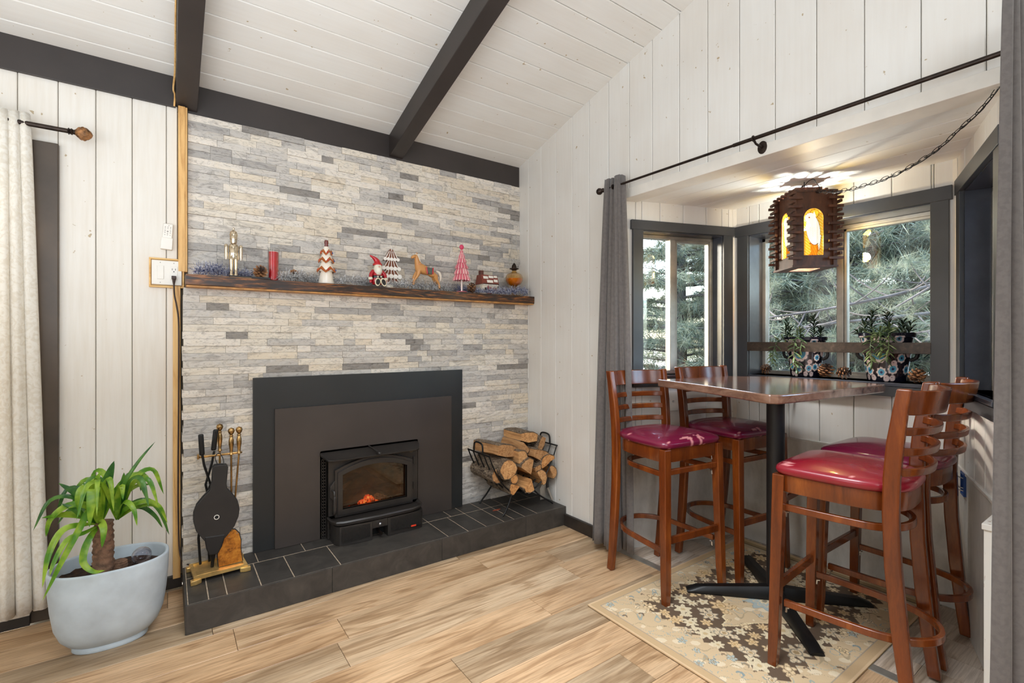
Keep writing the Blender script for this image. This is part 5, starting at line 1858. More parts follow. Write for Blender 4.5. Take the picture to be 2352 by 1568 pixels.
mb = MB()
knob_handle(mb, 0.008, 0.03, 0.585)
mb.build('handle', 'antbrass', ts_, smooth=50)
MB().prism([(-0.085, 0.012), (-0.078, 0.006), (0.10, 0.006), (0.105, 0.012), (0.105, 0.022), (-0.085, 0.022)], 0.566, 0.576, 'z').build('hook_bar', 'antbrass', ts_, bevel=0.002)
MB().box(-0.088, -0.080, 0.004, 0.024, 0.562, 0.586).build('hook_bar_end', 'antbrass', ts_, bevel=0.001)
tg_ = empty('fire_tongs', (0.15, 2.80, 0.16), label='black iron fire tongs with two flat grips hanging at the left of the tool stand', cat='fire tongs')
MB().tube([(-0.012, 0.0, 0.55), (-0.005, 0, 0.50), (0.022, 0.0, 0.40), (-0.01, 0.0, 0.30), (-0.028, 0, 0.15), (-0.02, 0, 0.02)], 0.0055, 8).build('tong_arm', 'iron', tg_, smooth=60)
MB().tube([(0.038, 0.012, 0.56), (0.028, 0.012, 0.50), (0.002, 0.012, 0.40), (0.02, 0.012, 0.30), (0.012, 0.012, 0.15), (0.018, 0.012, 0.02)], 0.0055, 8).build('tong_arm', 'iron', tg_, smooth=60)
for (xx_, yy_, zz_, a) in ((-0.016, 0, 0.60, 3), (0.040, 0.012, 0.615, -6)):
    MB().box(-0.0115, 0.0115, -0.008, 0.008, -0.052, 0.052, Matrix.Translation((xx_, yy_, zz_)) @ Matrix.Rotation(R(-a), 4, 'Y')).build('grip', 'iron', tg_, bevel=0.007, seg=3, smooth=50)
pk = empty('fire_poker', (0.262, 2.81, 0.16), label='brass handled fire poker, middle one on the right of the stand', cat='fire poker')
mb = MB()
knob_handle(mb, -0.001, 0, 0.53)
mb.build('handle', 'antbrass', pk, smooth=50)
MB().tube([(-0.001, 0, 0.535), (0.0, 0, 0.2), (-0.004, 0, 0.04), (-0.02, 0, 0.015)], 0.0045, 8).build('shaft', 'antbrass', pk, smooth=60)
sh = empty('fire_shovel', (0.255, 2.775, 0.158), label='fire shovel with worn golden blade leaning on the tool stand tray', cat='fire shovel')
mb = MB()
knob_handle(mb, 0.040, 0.03, 0.535)
mb.build('handle', 'antbrass', sh, smooth=50)
MB().tube([(0.040, 0.03, 0.54), (0.025, 0.025, 0.35), (0.006, 0.016, 0.155)], 0.0045, 8).build('shaft', 'antbrass', sh, smooth=60)
shp = [(-0.050, 0.0), (-0.053, 0.05), (-0.049, 0.10), (-0.043, 0.13), (-0.028, 0.155), (0.0, 0.166), (0.028, 0.158), (0.044, 0.135), (0.050, 0.10), (0.047, 0.06), (0.052, 0.0)]
SM = Matrix.Rotation(R(-9), 4, 'X') @ Matrix.Rotation(R(-2), 4, 'Y')
t = NT('scorched gold shovel')
f = t.noise(t.coord((1, 1, 1)), 22, 5, 0.7)
t.set(Base_Color=t.ramp(f, [(0.3, (74, 42, 24)), (0.48, (190, 118, 40)), (0.7, (224, 160, 66))]), Roughness=0.35, Metallic=0.6)
M['shovel'] = t.m
MB().prism([(x * 1.07, z * 1.03) for x, z in shp], 0.0, 0.010, 'y', SM).build('blade_rim', 'black_wood', sh, bevel=0.002)
MB().prism(shp, -0.003, 0.001, 'y', SM).build('blade', 'shovel', sh, bevel=0.001)
for (rx, rz) in ((0.0, 0.148), (0.0, 0.132), (0.035, 0.14)):
    MB().lathe([(0, 0), (0.003, 0), (0.002, 0.002), (0, 0.002)], 8, Mx=SM @ Matrix.Translation((rx, -0.003, rz)) @ Matrix.Rotation(R(90), 4, 'X')).build('rivet', 'chrome', sh)
# bellows
bw = empty('fireplace_bellows', (0.176, 2.765, 0.17), label='black fireplace bellows hanging nozzle down in front of the tool stand', cat='bellows')
half = [(0.0, 0.495), (0.026, 0.493), (0.0325, 0.482), (0.0315, 0.40), (0.036, 0.375), (0.062, 0.345), (0.086, 0.31), (0.096, 0.27), (0.094, 0.235), (0.080, 0.19), (0.052, 0.15), (0.034, 0.128)]
prof = half + [(-x, z) for x, z in half[::-1][:-1]]
BM = Matrix.Rotation(R(4), 4, 'Y') @ Matrix.Translation((0, 0, 0))
MB().prism(prof, -0.028, -0.018, 'y', BM).build('front_board', 'black_wood', bw, bevel=0.003)
MB().prism(prof, 0.006, 0.016, 'y', BM).build('back_board', 'black_wood', bw, bevel=0.003)
mid = [(x * 0.95, 0.13 + (z - 0.13) * 0.97) for x, z in half if z < 0.36]
mid = [(0.0, 0.352)] + mid[1:] if mid[0][0] != 0 else mid
MB().prism(mid + [(-x, z) for x, z in mid[::-1][:-1]], -0.018, 0.006, 'y', BM).build('leather_gusset', 'leather', bw, bevel=0.003)
lm = MB().prism([(-0.045, 0.158), (0.045, 0.158), (0.033, 0.10), (0.018, 0.065), (-0.018, 0.065), (-0.033, 0.10)], -0.030, 0.018, 'y', BM)
lm.build('leather_wrap', 'leather', bw, bevel=0.006, seg=3)
nz_ = MB().lathe([(0.013, 0.07), (0.010, 0.05), (0.008, 0.03), (0.007, 0.0)][::-1], 12, (0, -0.006, 0), Mx=BM)
nz_.build('nozzle', 'iron', bw, smooth=50)
MB().lathe([(0.0085, 0), (0.0115, 0), (0.0115, 0.002), (0.0085, 0.002), (0.0085, 0)], 20, Mx=BM @ Matrix.Translation((0.0, -0.028, 0.245)) @ Matrix.Rotation(R(90), 4, 'X')).build('valve_ring', 'plastic_w', bw, smooth=50)
MB().lathe([(0, 0), (0.009, 0), (0.009, 0.001), (0, 0.001)], 16, Mx=BM @ Matrix.Translation((0.0, -0.028, 0.245)) @ Matrix.Rotation(R(90), 4, 'X')).build('valve_hole', 'deepblack', bw)
MB().tube(smoothpath([(0.025, -0.02, 0.485), (0.012, -0.01, 0.53), (0.03, 0.0, 0.545), (0.045, -0.005, 0.52), (0.048, -0.02, 0.488)], 4), 0.0022, 6).build('hanging_cord', 'leather', bw, smooth=60)

# ================================================================== LOG RACK AND FIREWOOD
rk = empty('firewood_rack', (1.93, 2.72, 0.127), label='black wrought iron firewood cradle at the right end of the hearth', cat='firewood rack')
ro = Vector((1.93, 2.72, 0.127))


def arc_pts(n=25, a0=200, a1=-20, y=0):
    pts = []
    for i in range(n):
        t_ = i / (n - 1)
        # parabola-like cradle
        x = 1.655 + (2.215 - 1.655) * t_
        q = (2 * t_ - 1)
        z = 0.258 + 0.275 * abs(q) ** 2.6
        pts.append(Vector((x, y, z)))
    return pts


YS = [2.585, 2.650, 2.715, 2.780, 2.845]
for i, y in enumerate(YS):
    MB().tube([p - ro for p in arc_pts(y=y)], 0.0048, 6).build('cradle_bar', 'iron', rk, smooth=60)
for x in (1.655, 2.215):
    MB().tube([Vector((x, 2.58, 0.533)) - ro, Vector((x, 2.85, 0.533)) - ro], 0.005, 6).build('top_bar', 'iron', rk, smooth=60)
    MB().tube([Vector(p) - ro for p in smoothpath([(x, 2.66, 0.535), (x, 2.665, 0.585), (x, 2.69, 0.60), (x, 2.74, 0.60), (x, 2.765, 0.585), (x, 2.77, 0.535)], 4)], 0.0058, 8).build('carry_handle', 'iron', rk, smooth=60)
for (xa, ya, xb, yb) in ((1.84, 2.60, 1.779, 2.590), (1.84, 2.84, 1.785, 2.885), (2.02, 2.60, 2.163, 2.590), (2.02, 2.84, 2.150, 2.86)):
    MB().tube([Vector(p) - ro for p in smoothpath([(xa + (0.03 if xa < 1.9 else -0.03), ya, 0.268), (xa, ya, 0.255), ((xa * 0.6 + xb * 0.4), (ya + yb) / 2, 0.205), (xb, yb, 0.150), (xb + (-0.018 if xa < 1.9 else 0.018), yb, 0.134)], 5)], 0.0058, 8).build('leg', 'iron', rk, smooth=60)
MB().tube([Vector((1.83, 2.60, 0.262)) - ro, Vector((1.83, 2.84, 0.262)) - ro], 0.005, 6).build('cross_bar', 'iron', rk, smooth=60)
MB().tube([Vector((2.03, 2.60, 0.262)) - ro, Vector((2.03, 2.84, 0.262)) - ro], 0.005, 6).build('cross_bar', 'iron', rk, smooth=60)


def log(cx, cz_, shape, r, y0, y1, rot, label, seed, tiltx=0.0, tiltz=0.0):
    """split log along y; shape: 'round','half','wedge','slab'"""
    r_ = random.Random(seed)
    base = {'round': [(math.cos(a), math.sin(a)) for a in [2 * math.pi * i / 12 for i in range(12)]],
            'half': [(math.cos(a), math.sin(a)) for a in [math.pi * i / 9 for i in range(10)]] + [(-0.4, -0.05), (0.3, 0.06)],
            'wedge': [(0, -0.75)] + [(math.cos(a), math.sin(a)) for a in [math.pi * (0.18 + 0.64 * i / 7) for i in range(8)]],
            'slab': [(-0.9, -0.35), (0.0, -0.45), (0.95, -0.3), (1.0, 0.3), (0.4, 0.45), (-0.5, 0.42), (-0.95, 0.3)]}[shape]
    barkset = {'round': range(12), 'half': range(0, 9), 'wedge': range(1, 8), 'slab': range(3, 6)}[shape]
    n = len(base)
    ca, sa = math.cos(R(rot)), math.sin(R(rot))
    L = y1 - y0
    NS = 7
    root = empty('firewood_log', (cx, (y0 + y1) / 2, cz_), label=label, cat='firewood', group='split firewood logs in the cradle')
    root.rotation_euler = (R(tiltx), 0, R(tiltz))
    wood_ = MB()
    bark_ = MB()
    rings = []
    for j in range(NS + 1):
        y = -L / 2 + L * j / NS
        ring = []
        for k, (x, z) in enumerate(base):
            nz1 = noise.noise(Vector((k * 1.7 + seed, y * 9, 0.3))) * 0.14 + noise.noise(Vector((k * 2.3, y * 30, seed))) * 0.05
            f = r * (1 + nz1)
            xx, zz_ = x * f, z * f
            ring.append((xx * ca - zz_ * sa, y + (noise.noise(Vector((k, seed, 5.0))) * 0.008 if j in (0, NS) else 0), xx * sa + zz_ * ca))
        rings.append(ring)
    for mbx_, ks, sc_ in ((wood_, range(n), 1.0),):
        for ring in rings:
            mbx_.v += ring
        for j in range(NS):
            for k in range(n):
                k2 = (k + 1) % n
                mbx_.f.append((j * n + k, (j + 1) * n + k, (j + 1) * n + k2, j * n + k2))
        mbx_.f.append(tuple(range(n)))
        mbx_.f.append(tuple(NS * n + k for k in range(n))[::-1])
    wood_.build('split_wood', 'logwood', root)
    ks = list(barkset)
    ks2 = ks + [(ks[-1] + 1) % n]
    m_ = len(ks2)
    for j, ring in enumerate(rings):
        for k in ks2:
            x, y, z = ring[k]
            d = math.hypot(x, z) or 1
            e = 0.004 + 0.003 * noise.noise(Vector((k * 3.1, y * 25, seed * 1.3)))
            bark_.v.append((x * (1 + e / d), y * 0.985, z * (1 + e / d)))
    for j in range(NS):
        for k in range(m_ - 1):
            bark_.f.append((j * m_ + k, (j + 1) * m_ + k, (j + 1) * m_ + k + 1, j * m_ + k + 1))
    bark_.build('bark', 'bark', root, solid=0.003)


log(1.792, 0.432, 'round', 0.062, 2.565, 2.87, 0, 'thick split log with bark and a large round cut end, left in the cradle', 1)
log(1.842, 0.362, 'round', 0.028, 2.57, 2.86, 0, 'thin round log with pale cut end tucked below the large round one', 2)
log(1.955, 0.418, 'wedge', 0.063, 2.56, 2.87, 20, 'broad orange faced wedge log in the middle of the cradle', 3)
log(1.905, 0.487, 'wedge', 0.050, 2.58, 2.87, -30, 'brown split log sitting between the bark slab and the orange wedge', 4)
log(1.855, 0.300, 'wedge', 0.045, 2.575, 2.86, 100, 'small bark backed wedge log at the lower left of the cradle', 5)
log(1.960, 0.308, 'wedge', 0.050, 2.555, 2.86, 165, 'golden split log at the very bottom of the cradle with pointed end', 6)
log(2.060, 0.330, 'half', 0.055, 2.57, 2.87, -60, 'pale split log with bark edge at the lower right of the cradle', 7)
log(2.045, 0.405, 'slab', 0.035, 2.57, 2.85, 12, 'small orange sliver log wedged right of centre', 8)
log(2.125, 0.425, 'half', 0.060, 2.565, 2.87, 25, 'half round split log with tan cut face at the right of the cradle', 9)
log(2.070, 0.485, 'slab', 0.075, 2.575, 2.87, -22, 'long flat split log sloping down at the upper right', 10)
log(1.800, 0.538, 'slab', 0.090, 2.62, 2.87, -14, 'grey barked slab log on the top left of the pile', 11, 0, 10)
log(1.960, 0.545, 'wedge', 0.048, 2.62, 2.87, 190, 'wedge log under the rough topmost block', 12)
log(2.030, 0.598, 'slab', 0.075, 2.66, 2.87, -8, 'rough bark topped block on the very top of the pile', 13)
log(2.135, 0.540, 'slab', 0.052, 2.65, 2.86, 65, 'red brown flat log standing on edge behind the right bar', 14)
log(1.735, 0.395, 'half', 0.045, 2.60, 2.87, 110, 'dark barked log against the left bars of the cradle', 15)
log(2.165, 0.350, 'half', 0.045, 2.58, 2.87, -70, 'reddish split log against the lower right bars', 16)
o = MB()
o.lathe([(0.0, 0.0), (0.09, 0.0), (0.105, 0.010), (0.107, 0.010), (0.092, -0.003), (0.0, -0.003)], 28, sx=1.0, sy=1.25)
pan = o.build('tray_plate', 'chrome', None, smooth=40, loc=(1.95, 2.69, 0.262))
tag(pan, 'shiny metal pan under the logs at the bottom of the cradle', 'pan')
dp = empty('metal_dustpan', (2.185, 2.68, 0.128), label='grey metal dustpan with dark brush leaning on the white wall behind the firewood', cat='dustpan')
MB().prism([(-0.055, 0.02), (-0.02, 0.02), (0.02, 0.12), (0.0, 0.19), (-0.06, 0.10)], -0.02, -0.014, 'y').build('pan_blade', 'alum', dp, bevel=0.002)
MB().tube([(0.0, -0.03, 0.10), (0.024, -0.05, 0.02)], [0.009, 0.010], 12).build('pan_handle', 'alum', dp, smooth=60)
mb = MB()
for i in range(130):
    z = 0.10 + 0.2 * rng.random()
    x = 0.01 + 0.012 * rng.random() + (z - 0.1) * 0.1
    y = -0.03 + 0.05 * rng.random()
    mb.add([(x - 0.001, y, z), (x + 0.001, y, z), (x + 0.022, y - 0.006, z - 0.012 + 0.02 * rng.random())], [(0, 1, 2)])
bb_ = MB().box(-0.004, 0.014, -0.03, 0.02, 0.09, 0.30).build('brush_back', 'black_wood', dp, bevel=0.004)
brs = mb.build('bristles', 'leather', dp)
brs['kind'] = 'stuff'
o = MB().prism([(-0.03, 0), (-0.01, 0.006), (0.0, 0.002), (0.014, 0.008), (0.032, 0.0), (0.012, -0.008), (-0.008, -0.003)], 0, 0.004, 'z').build('wood_chip', plain('red bark chip', (150, 70, 44), 0.8, var=0.3), None, loc=(1.80, 2.72, 0.127))
tag(o, 'small red bark chip lying on the hearth under the cradle', 'wood chip')

# ================================================================== MANTEL DECORATIONS
ZM = 1.593


def fig(mb, name, parent, color, smooth=50, bevel=0.0, mat='figure'):
    o = mb.build(name, mat, parent, smooth=smooth, bevel=bevel)
    flat_paint(o.data, color)
    return o


# nutcracker ornament
nc = empty('nutcracker_figure', (0.283, 2.93, ZM + 0.012), label='shiny champagne metal nutcracker figure standing at the left end of the mantel', cat='figurine')
for sx_ in (-1, 1):
    MB().lathe([(0.010, 0), (0.011, 0.006), (0.0075, 0.010), (0.0078, 0.04), (0.0095, 0.088)], 12, (sx_ * 0.0105, 0, 0)).build('leg', 'silvergold', nc, smooth=50)
    MB().lathe([(0.0045, 0.084), (0.0055, 0.09), (0.0075, 0.10), (0.0075, 0.145), (0.009, 0.158), (0.004, 0.165)], 10, (sx_ * 0.034, 0, 0)).build('arm', 'silvergold', nc, smooth=50)
MB().lathe([(0.026, 0.086), (0.025, 0.09), (0.021, 0.115), (0.0225, 0.118), (0.0225, 0.122), (0.021, 0.124), (0.024, 0.150), (0.019, 0.165), (0.009, 0.170)], 16, sy=0.75).build('torso', 'silvergold', nc, smooth=50)
MB().lathe([(0.013, 0.168), (0.0165, 0.178), (0.016, 0.192), (0.017, 0.194)], 14).build('head', 'silvergold', nc, smooth=50)
MB().lathe([(0.018, 0.192), (0.019, 0.196), (0.017, 0.199), (0.0195, 0.215), (0.016, 0.232), (0.005, 0.240), (0.004, 0.244), (0.006, 0.25), (0.0, 0.256)], 14).build('hat', 'silvergold', nc, smooth=50)
o = box('figurine_base', 0.262, 0.452, 2.885, 2.965, ZM, ZM + 0.011, 'black_wood', bevel=0.002)
tag(o, 'flat black rectangular base under the nutcracker and the left pine cone', 'base')


def pinecone(loc, r, h, rot, label, seed=0, group='pine cones', dark=False):
    rt = empty('pine_cone', loc, label=label, cat='pine cone', group=group)
    rt.rotation_euler = rot
    r_ = random.Random(seed)
    mb = MB()
    n = 40
    for i in range(n):
        t_ = (i + 0.5) / n
        z = -h / 2 + h * t_
        a = i * 2.39996
        rad = r * (math.sin(math.pi * min(1, 0.18 + 0.78 * t_)) ** 0.7)
        L = rad
        wv = r * 0.30 * (1 - 0.45 * t_)
        up = 0.25 + 0.7 * t_
        ca, sa = math.cos(a), math.sin(a)

        def P(rr_, s_, zz_):
            return (ca * rr_ - sa * s_, sa * rr_ + ca * s_, zz_)
        tip = z + L * up * 0.45
        mb.add([P(L * 0.15, -wv * 0.3, z), P(L * 0.15, wv * 0.3, z), P(L * 0.82, wv, z + L * up * 0.3), P(L, wv * 0.45, tip), P(L, -wv * 0.45, tip), P(L * 0.82, -wv, z + L * up * 0.3), P(L * 0.86, 0, z + L * up * 0.2 - r * 0.10)],
               [(0, 1, 2, 3, 4, 5), (1, 0, 6), (2, 1, 6), (3, 2, 6), (4, 3, 6), (5, 4, 6), (0, 5, 6)])
    sc = mb.build('cone_scales', 'conepaint', rt)

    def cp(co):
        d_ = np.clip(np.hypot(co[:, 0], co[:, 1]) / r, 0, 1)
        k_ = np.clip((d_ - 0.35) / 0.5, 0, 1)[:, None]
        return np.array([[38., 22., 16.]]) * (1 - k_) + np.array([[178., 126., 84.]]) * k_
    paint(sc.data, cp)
    sc['kind'] = 'stuff'
    MB().lathe([(0, -h / 2), (r * 0.3, -h * 0.4), (r * 0.28, h * 0.2), (0, h * 0.45)], 10).build('core', 'charlog', rt)
    return rt


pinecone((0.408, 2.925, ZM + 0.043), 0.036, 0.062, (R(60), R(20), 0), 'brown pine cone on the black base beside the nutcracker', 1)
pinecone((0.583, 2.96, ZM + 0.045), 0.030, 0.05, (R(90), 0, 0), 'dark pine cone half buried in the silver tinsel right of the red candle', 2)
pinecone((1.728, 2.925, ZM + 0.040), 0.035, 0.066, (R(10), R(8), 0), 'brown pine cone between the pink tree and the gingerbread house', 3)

# candle
cn = empty('jar_candle', (0.478, 2.955, ZM + 0.001), label='tall red jar candle in clear glass near the left end of the mantel', cat='candle')
MB().lathe([(0, 0.004), (0.0255, 0.004), (0.0255, 0.160), (0.004, 0.156), (0, 0.156)], 28).build('wax', 'candle', cn, smooth=50)
MB().lathe([(0.0, 0), (0.0285, 0), (0.0290, 0.01), (0.0290, 0.180), (0.0275, 0.180), (0.0272, 0.006), (0, 0.003)], 28).build('glass_jar', 'clear', cn, smooth=50)

# gingerbread tower tree
gt = empty('gingerbread_tree', (0.752, 2.925, ZM + 0.001), label='slim gingerbread tree ornament with white icing zigzags and coloured lights', cat='figurine')
tiers = [(0.0, 0.052, 0.040), (0.072, 0.052, 0.034), (0.126, 0.044, 0.027), (0.172, 0.034, 0.019)]
for k, (z0, rb, rtp) in enumerate(tiers):
    z1 = (tiers[k + 1][0] + 0.012) if k < 3 else 0.215
    fig(MB().lathe([(rb * 0.82, z0), (rb * 0.86, z0 + 0.006), (rtp * 0.72, z1)], 20), 'icing_tier', gt, (242, 230, 214))
    if k:
        mb = MB()
        N = 40
        for i in range(N):
            a = 2 * math.pi * i / N
            zig = abs(((i * 5 / N) % 1) - 0.5) * 2
            zc = z0 - 0.006 + 0.022 * zig
            rr_ = rb * 0.95
            mb.v += [(rr_ * math.cos(a), rr_ * math.sin(a), zc - 0.006), (rr_ * 1.08 * math.cos(a), rr_ * 1.08 * math.sin(a), zc + 0.002), (rr_ * 0.82 * math.cos(a), rr_ * 0.82 * math.sin(a), zc + 0.012)]
        for i in range(N):
            i2 = (i + 1) % N
            for q in range(2):
                mb.f.append((i * 3 + q, i2 * 3 + q, i2 * 3 + q + 1, i * 3 + q + 1))
        fig(mb, 'gingerbread_band', gt, (178, 96, 48))
        for q, (a, col) in enumerate(((-0.4, (70, 110, 180)), (-1.6, (200, 40, 50)), (-2.8, (216, 90, 60)))):
            fig(MB().lathe([(0.0, 0), (0.0045, 0.003), (0.003, 0.009), (0, 0.012)], 8, (rb * 1.0 * math.cos(a), rb * 1.0 * math.sin(a), z0 + 0.002)), 'light_bulb', gt, col)
fig(MB().lathe([(0.011, 0.21), (0.010, 0.232), (0.012, 0.235), (0.010, 0.252), (0.0, 0.255)], 12), 'chocolate_tip', gt, (110, 40, 30))

# santa
st = empty('santa_figure', (1.045, 2.895, ZM + 0.001), label='small sitting cloth santa figure with curly white beard and red hat on the mantel', cat='figurine')
fig(MB().lathe([(0.030, 0.012), (0.036, 0.03), (0.034, 0.06), (0.030, 0.085), (0.02, 0.105), (0.012, 0.112)], 18, sy=0.8), 'coat', st, (176, 22, 34))
fig(MB().lathe([(0.0355, 0.050), (0.0365, 0.052), (0.0365, 0.064), (0.0355, 0.066)], 18, sy=0.82), 'belt', st, (24, 20, 22))
for bx in (-0.008, 0.012):
    fig(MB().box(bx - 0.004, bx + 0.004, -0.033, -0.029, 0.053, 0.063), 'buckle', st, (226, 216, 190))
mb = MB().lathe([(0, 0.082), (0.022, 0.088), (0.026, 0.105), (0.024, 0.125), (0.014, 0.138), (0, 0.142)], 16, (0, -0.004, 0))
mb.v = [(x + 0.005 * noise.noise(Vector((x * 150, y * 150, z * 150))), y - 0.004 + 0.006 * noise.noise(Vector((z * 160, x * 160, 4))), z) for x, y, z in mb.v]
fig(mb, 'head_and_curls', st, (232, 224, 204))
mb = MB().lathe([(0, 0.066), (0.016, 0.07), (0.026, 0.09), (0.022, 0.112), (0.01, 0.118)], 16, (0, -0.014, 0))
mb.v = [(x + 0.005 * noise.noise(Vector((x * 170, y * 150, z * 170))), y + 0.006 * noise.noise(Vector((z * 170, x * 160, 9))), z) for x, y, z in mb.v]
fig(mb, 'beard', st, (236, 230, 214))
fig(MB().lathe([(0, 0), (0.007, 0.002), (0.006, 0.009), (0, 0.012)], 8, (0.0, -0.031, 0.112)), 'nose', st, (224, 170, 150))
for ex in (-0.007, 0.007):
    fig(MB().lathe([(0, 0), (0.002, 0.0015), (0, 0.003)], 6, (ex, -0.0305, 0.122)), 'eye', st, (30, 24, 24))
fig(MB().lathe([(0.0275, 0.128), (0.0285, 0.133), (0.026, 0.14), (0.022, 0.140)], 16), 'hat_brim', st, (192, 30, 34))
fig(MB().tube(smoothpath([(0, 0, 0.134), (-0.004, 0, 0.155), (-0.022, -0.002, 0.172), (-0.048, -0.004, 0.186)], 4), [0.025 - 0.0018 * i for i in range(13)], 12), 'hat', st, (190, 16, 32))
for s in (-1, 1):
    fig(MB().tube(smoothpath([(s * 0.026, 0, 0.095), (s * 0.042, -0.008, 0.075), (s * 0.046, -0.012, 0.055)], 4), 0.011, 10), 'sleeve', st, (176, 20, 34))
    fig(MB().lathe([(0, 0), (0.0125, 0.003), (0.0135, 0.012), (0.010, 0.018), (0, 0.02)], 12, (s * 0.047, -0.013, 0.036)), 'cuff', st, (232, 222, 200))
    fig(MB().lathe([(0, 0), (0.008, 0.003), (0.009, 0.012), (0.006, 0.02)], 10, (s * 0.046, -0.014, 0.018)), 'mitten', st, (180, 20, 30))
    fig(MB().tube(smoothpath([(s * 0.012, -0.012, 0.026), (s * 0.017, -0.035, 0.024), (s * 0.017, -0.05, 0.020)], 4), 0.012, 10), 'trouser_leg', st, (150, 40, 44))
    fig(MB().lathe([(0.004, 0), (0.016, 0.002), (0.0175, 0.005), (0.016, 0.008)], 14, sy=1.55, Mx=Matrix.Translation((s * 0.018, -0.052, 0.022)) @ Matrix.Rotation(R(78), 4, 'X') @ Matrix.Rotation(R(s * 14), 4, 'Z')), 'shoe_sole_edge', st, (234, 220, 190))
    fig(MB().lathe([(0, 0.0), (0.0125, 0.0), (0.0125, 0.003), (0, 0.003)], 14, sy=1.55, Mx=Matrix.Translation((s * 0.018, -0.0585, 0.022)) @ Matrix.Rotation(R(78), 4, 'X') @ Matrix.Rotation(R(s * 14), 4, 'Z')), 'boot_sole', st, (20, 16, 18))

# flat gingerbread tree with scalloped white icing
g2 = empty('iced_cookie_tree', (1.150, 2.955, ZM + 0.001), label='flat brown cookie tree with scalloped white icing behind the santa figure', cat='figurine')
fig(MB().lathe([(0.0, 0), (0.034, 0), (0.036, 0.008), (0.028, 0.022), (0.0, 0.026)], 18, sy=0.7), 'base_mound', g2, (238, 228, 208))
tier = [(0.020, 0.078, 0.080), (0.066, 0.068, 0.080), (0.115, 0.060, 0.085), (0.172, 0.050, 0.075)]
for k, (z0, w_, h_) in enumerate(tier):
    yk = -0.004 * k
    tri = [(-w_, z0), (w_, z0), (w_ * 0.15, z0 + h_), (-w_ * 0.15, z0 + h_)]
    fig(MB().prism(tri, -0.010 + yk, 0.010, 'y'), 'cookie_tier', g2, (120, 66, 42), 30, 0.003)
    nsc = 5
    for i in range(nsc):
        cx_ = -w_ * 0.84 + 1.68 * w_ * i / (nsc - 1)
        fig(MB().lathe([(0, 0), (w_ * 0.23, 0), (w_ * 0.21, 0.004), (0, 0.006)], 12, Mx=Matrix.Translation((cx_, -0.0105 + yk, z0 + 0.010)) @ Matrix.Rotation(R(90), 4, 'X')), 'icing_scallop', g2, (244, 238, 230))
        tx_ = cx_ * 0.35
        fig(MB().tube([(cx_ * 0.9, -0.0125 + yk, z0 + 0.018), (tx_, -0.0125 + yk, z0 + h_ * 0.8)], [0.0028, 0.0016], 6), 'icing_line', g2, (240, 232, 224))
        fig(MB().lathe([(0, 0), (0.003, 0), (0.002, 0.002), (0, 0.003)], 8, Mx=Matrix.Translation((cx_ * 0.72, -0.0115 + yk, z0 + 0.034)) @ Matrix.Rotation(R(90), 4, 'X')), 'icing_dot', g2, (246, 240, 232))
fig(MB().tube([(0, -0.022, 0.236), (0, -0.02, 0.258)], [0.004, 0.001], 8), 'icing_tip', g2, (240, 232, 224))

# horse
hs = empty('horse_figurine', (1.375, 2.92, ZM + 0.02), label='tan toy horse figurine with painted saddle and white mane rearing over the tinsel', cat='figurine')
TAN = (206, 146, 84)


def horse():
    me = bpy.data.meshes.new('body')
    vs = [(0.052, 0, 0.098), (0.0, 0, 0.108), (-0.040, 0, 0.122), (-0.056, 0, 0.150), (-0.062, 0, 0.182), (-0.066, 0, 0.200), (-0.090, 0, 0.188), (-0.100, 0, 0.182),
          (-0.052, -0.014, 0.098), (-0.060, -0.014, 0.070), (-0.084, -0.013, 0.038), (-0.092, -0.013, 0.006),
          (-0.050, 0.014, 0.096), (-0.072, 0.014, 0.066), (-0.082, 0.014, 0.032), (-0.098, 0.014, 0.008),
          (0.066, -0.014, 0.076), (0.072, -0.015, 0.052), (0.090, -0.015, 0.030), (0.096, -0.015, -0.008),
          (0.064, 0.014, 0.076), (0.076, 0.015, 0.050), (0.086, 0.015, 0.024), (0.104, 0.015, -0.006)]
    es = [(1, 0), (1, 2), (2, 3), (3, 4), (4, 5), (5, 6), (6, 7), (2, 8), (8, 9), (9, 10), (10, 11), (2, 12), (12, 13), (13, 14), (14, 15), (0, 16), (16, 17), (17, 18), (18, 19), (0, 20), (20, 21), (21, 22), (22, 23)]
    rad = [0.030, 0.027, 0.029, 0.020, 0.015, 0.015, 0.010, 0.0085, 0.017, 0.011, 0.0065, 0.008, 0.016, 0.011, 0.0065, 0.008, 0.019, 0.013, 0.007, 0.0085, 0.018, 0.013, 0.007, 0.0085]
    me.from_pydata(vs, es, [])
    me.update()
    o = bpy.data.objects.new('body', me)
    COL.objects.link(o)
    m = o.modifiers.new('skin', 'SKIN')
    for i, v in enumerate(me.skin_vertices[0].data if me.skin_vertices else []):
        v.radius = (rad[i], rad[i])
        v.use_root = (i == 1)
    if not me.skin_vertices:
        me.attributes
    sb_ = o.modifiers.new('sub', 'SUBSURF')
    sb_.levels = 2
    sb_.render_levels = 2
    dg = bpy.context.evaluated_depsgraph_get()
    dg.update()
    ev = o.evaluated_get(dg)
    nm = bpy.data.meshes.new_from_object(ev)
    bpy.data.objects.remove(o)
    nm.name = 'body'
    return nm


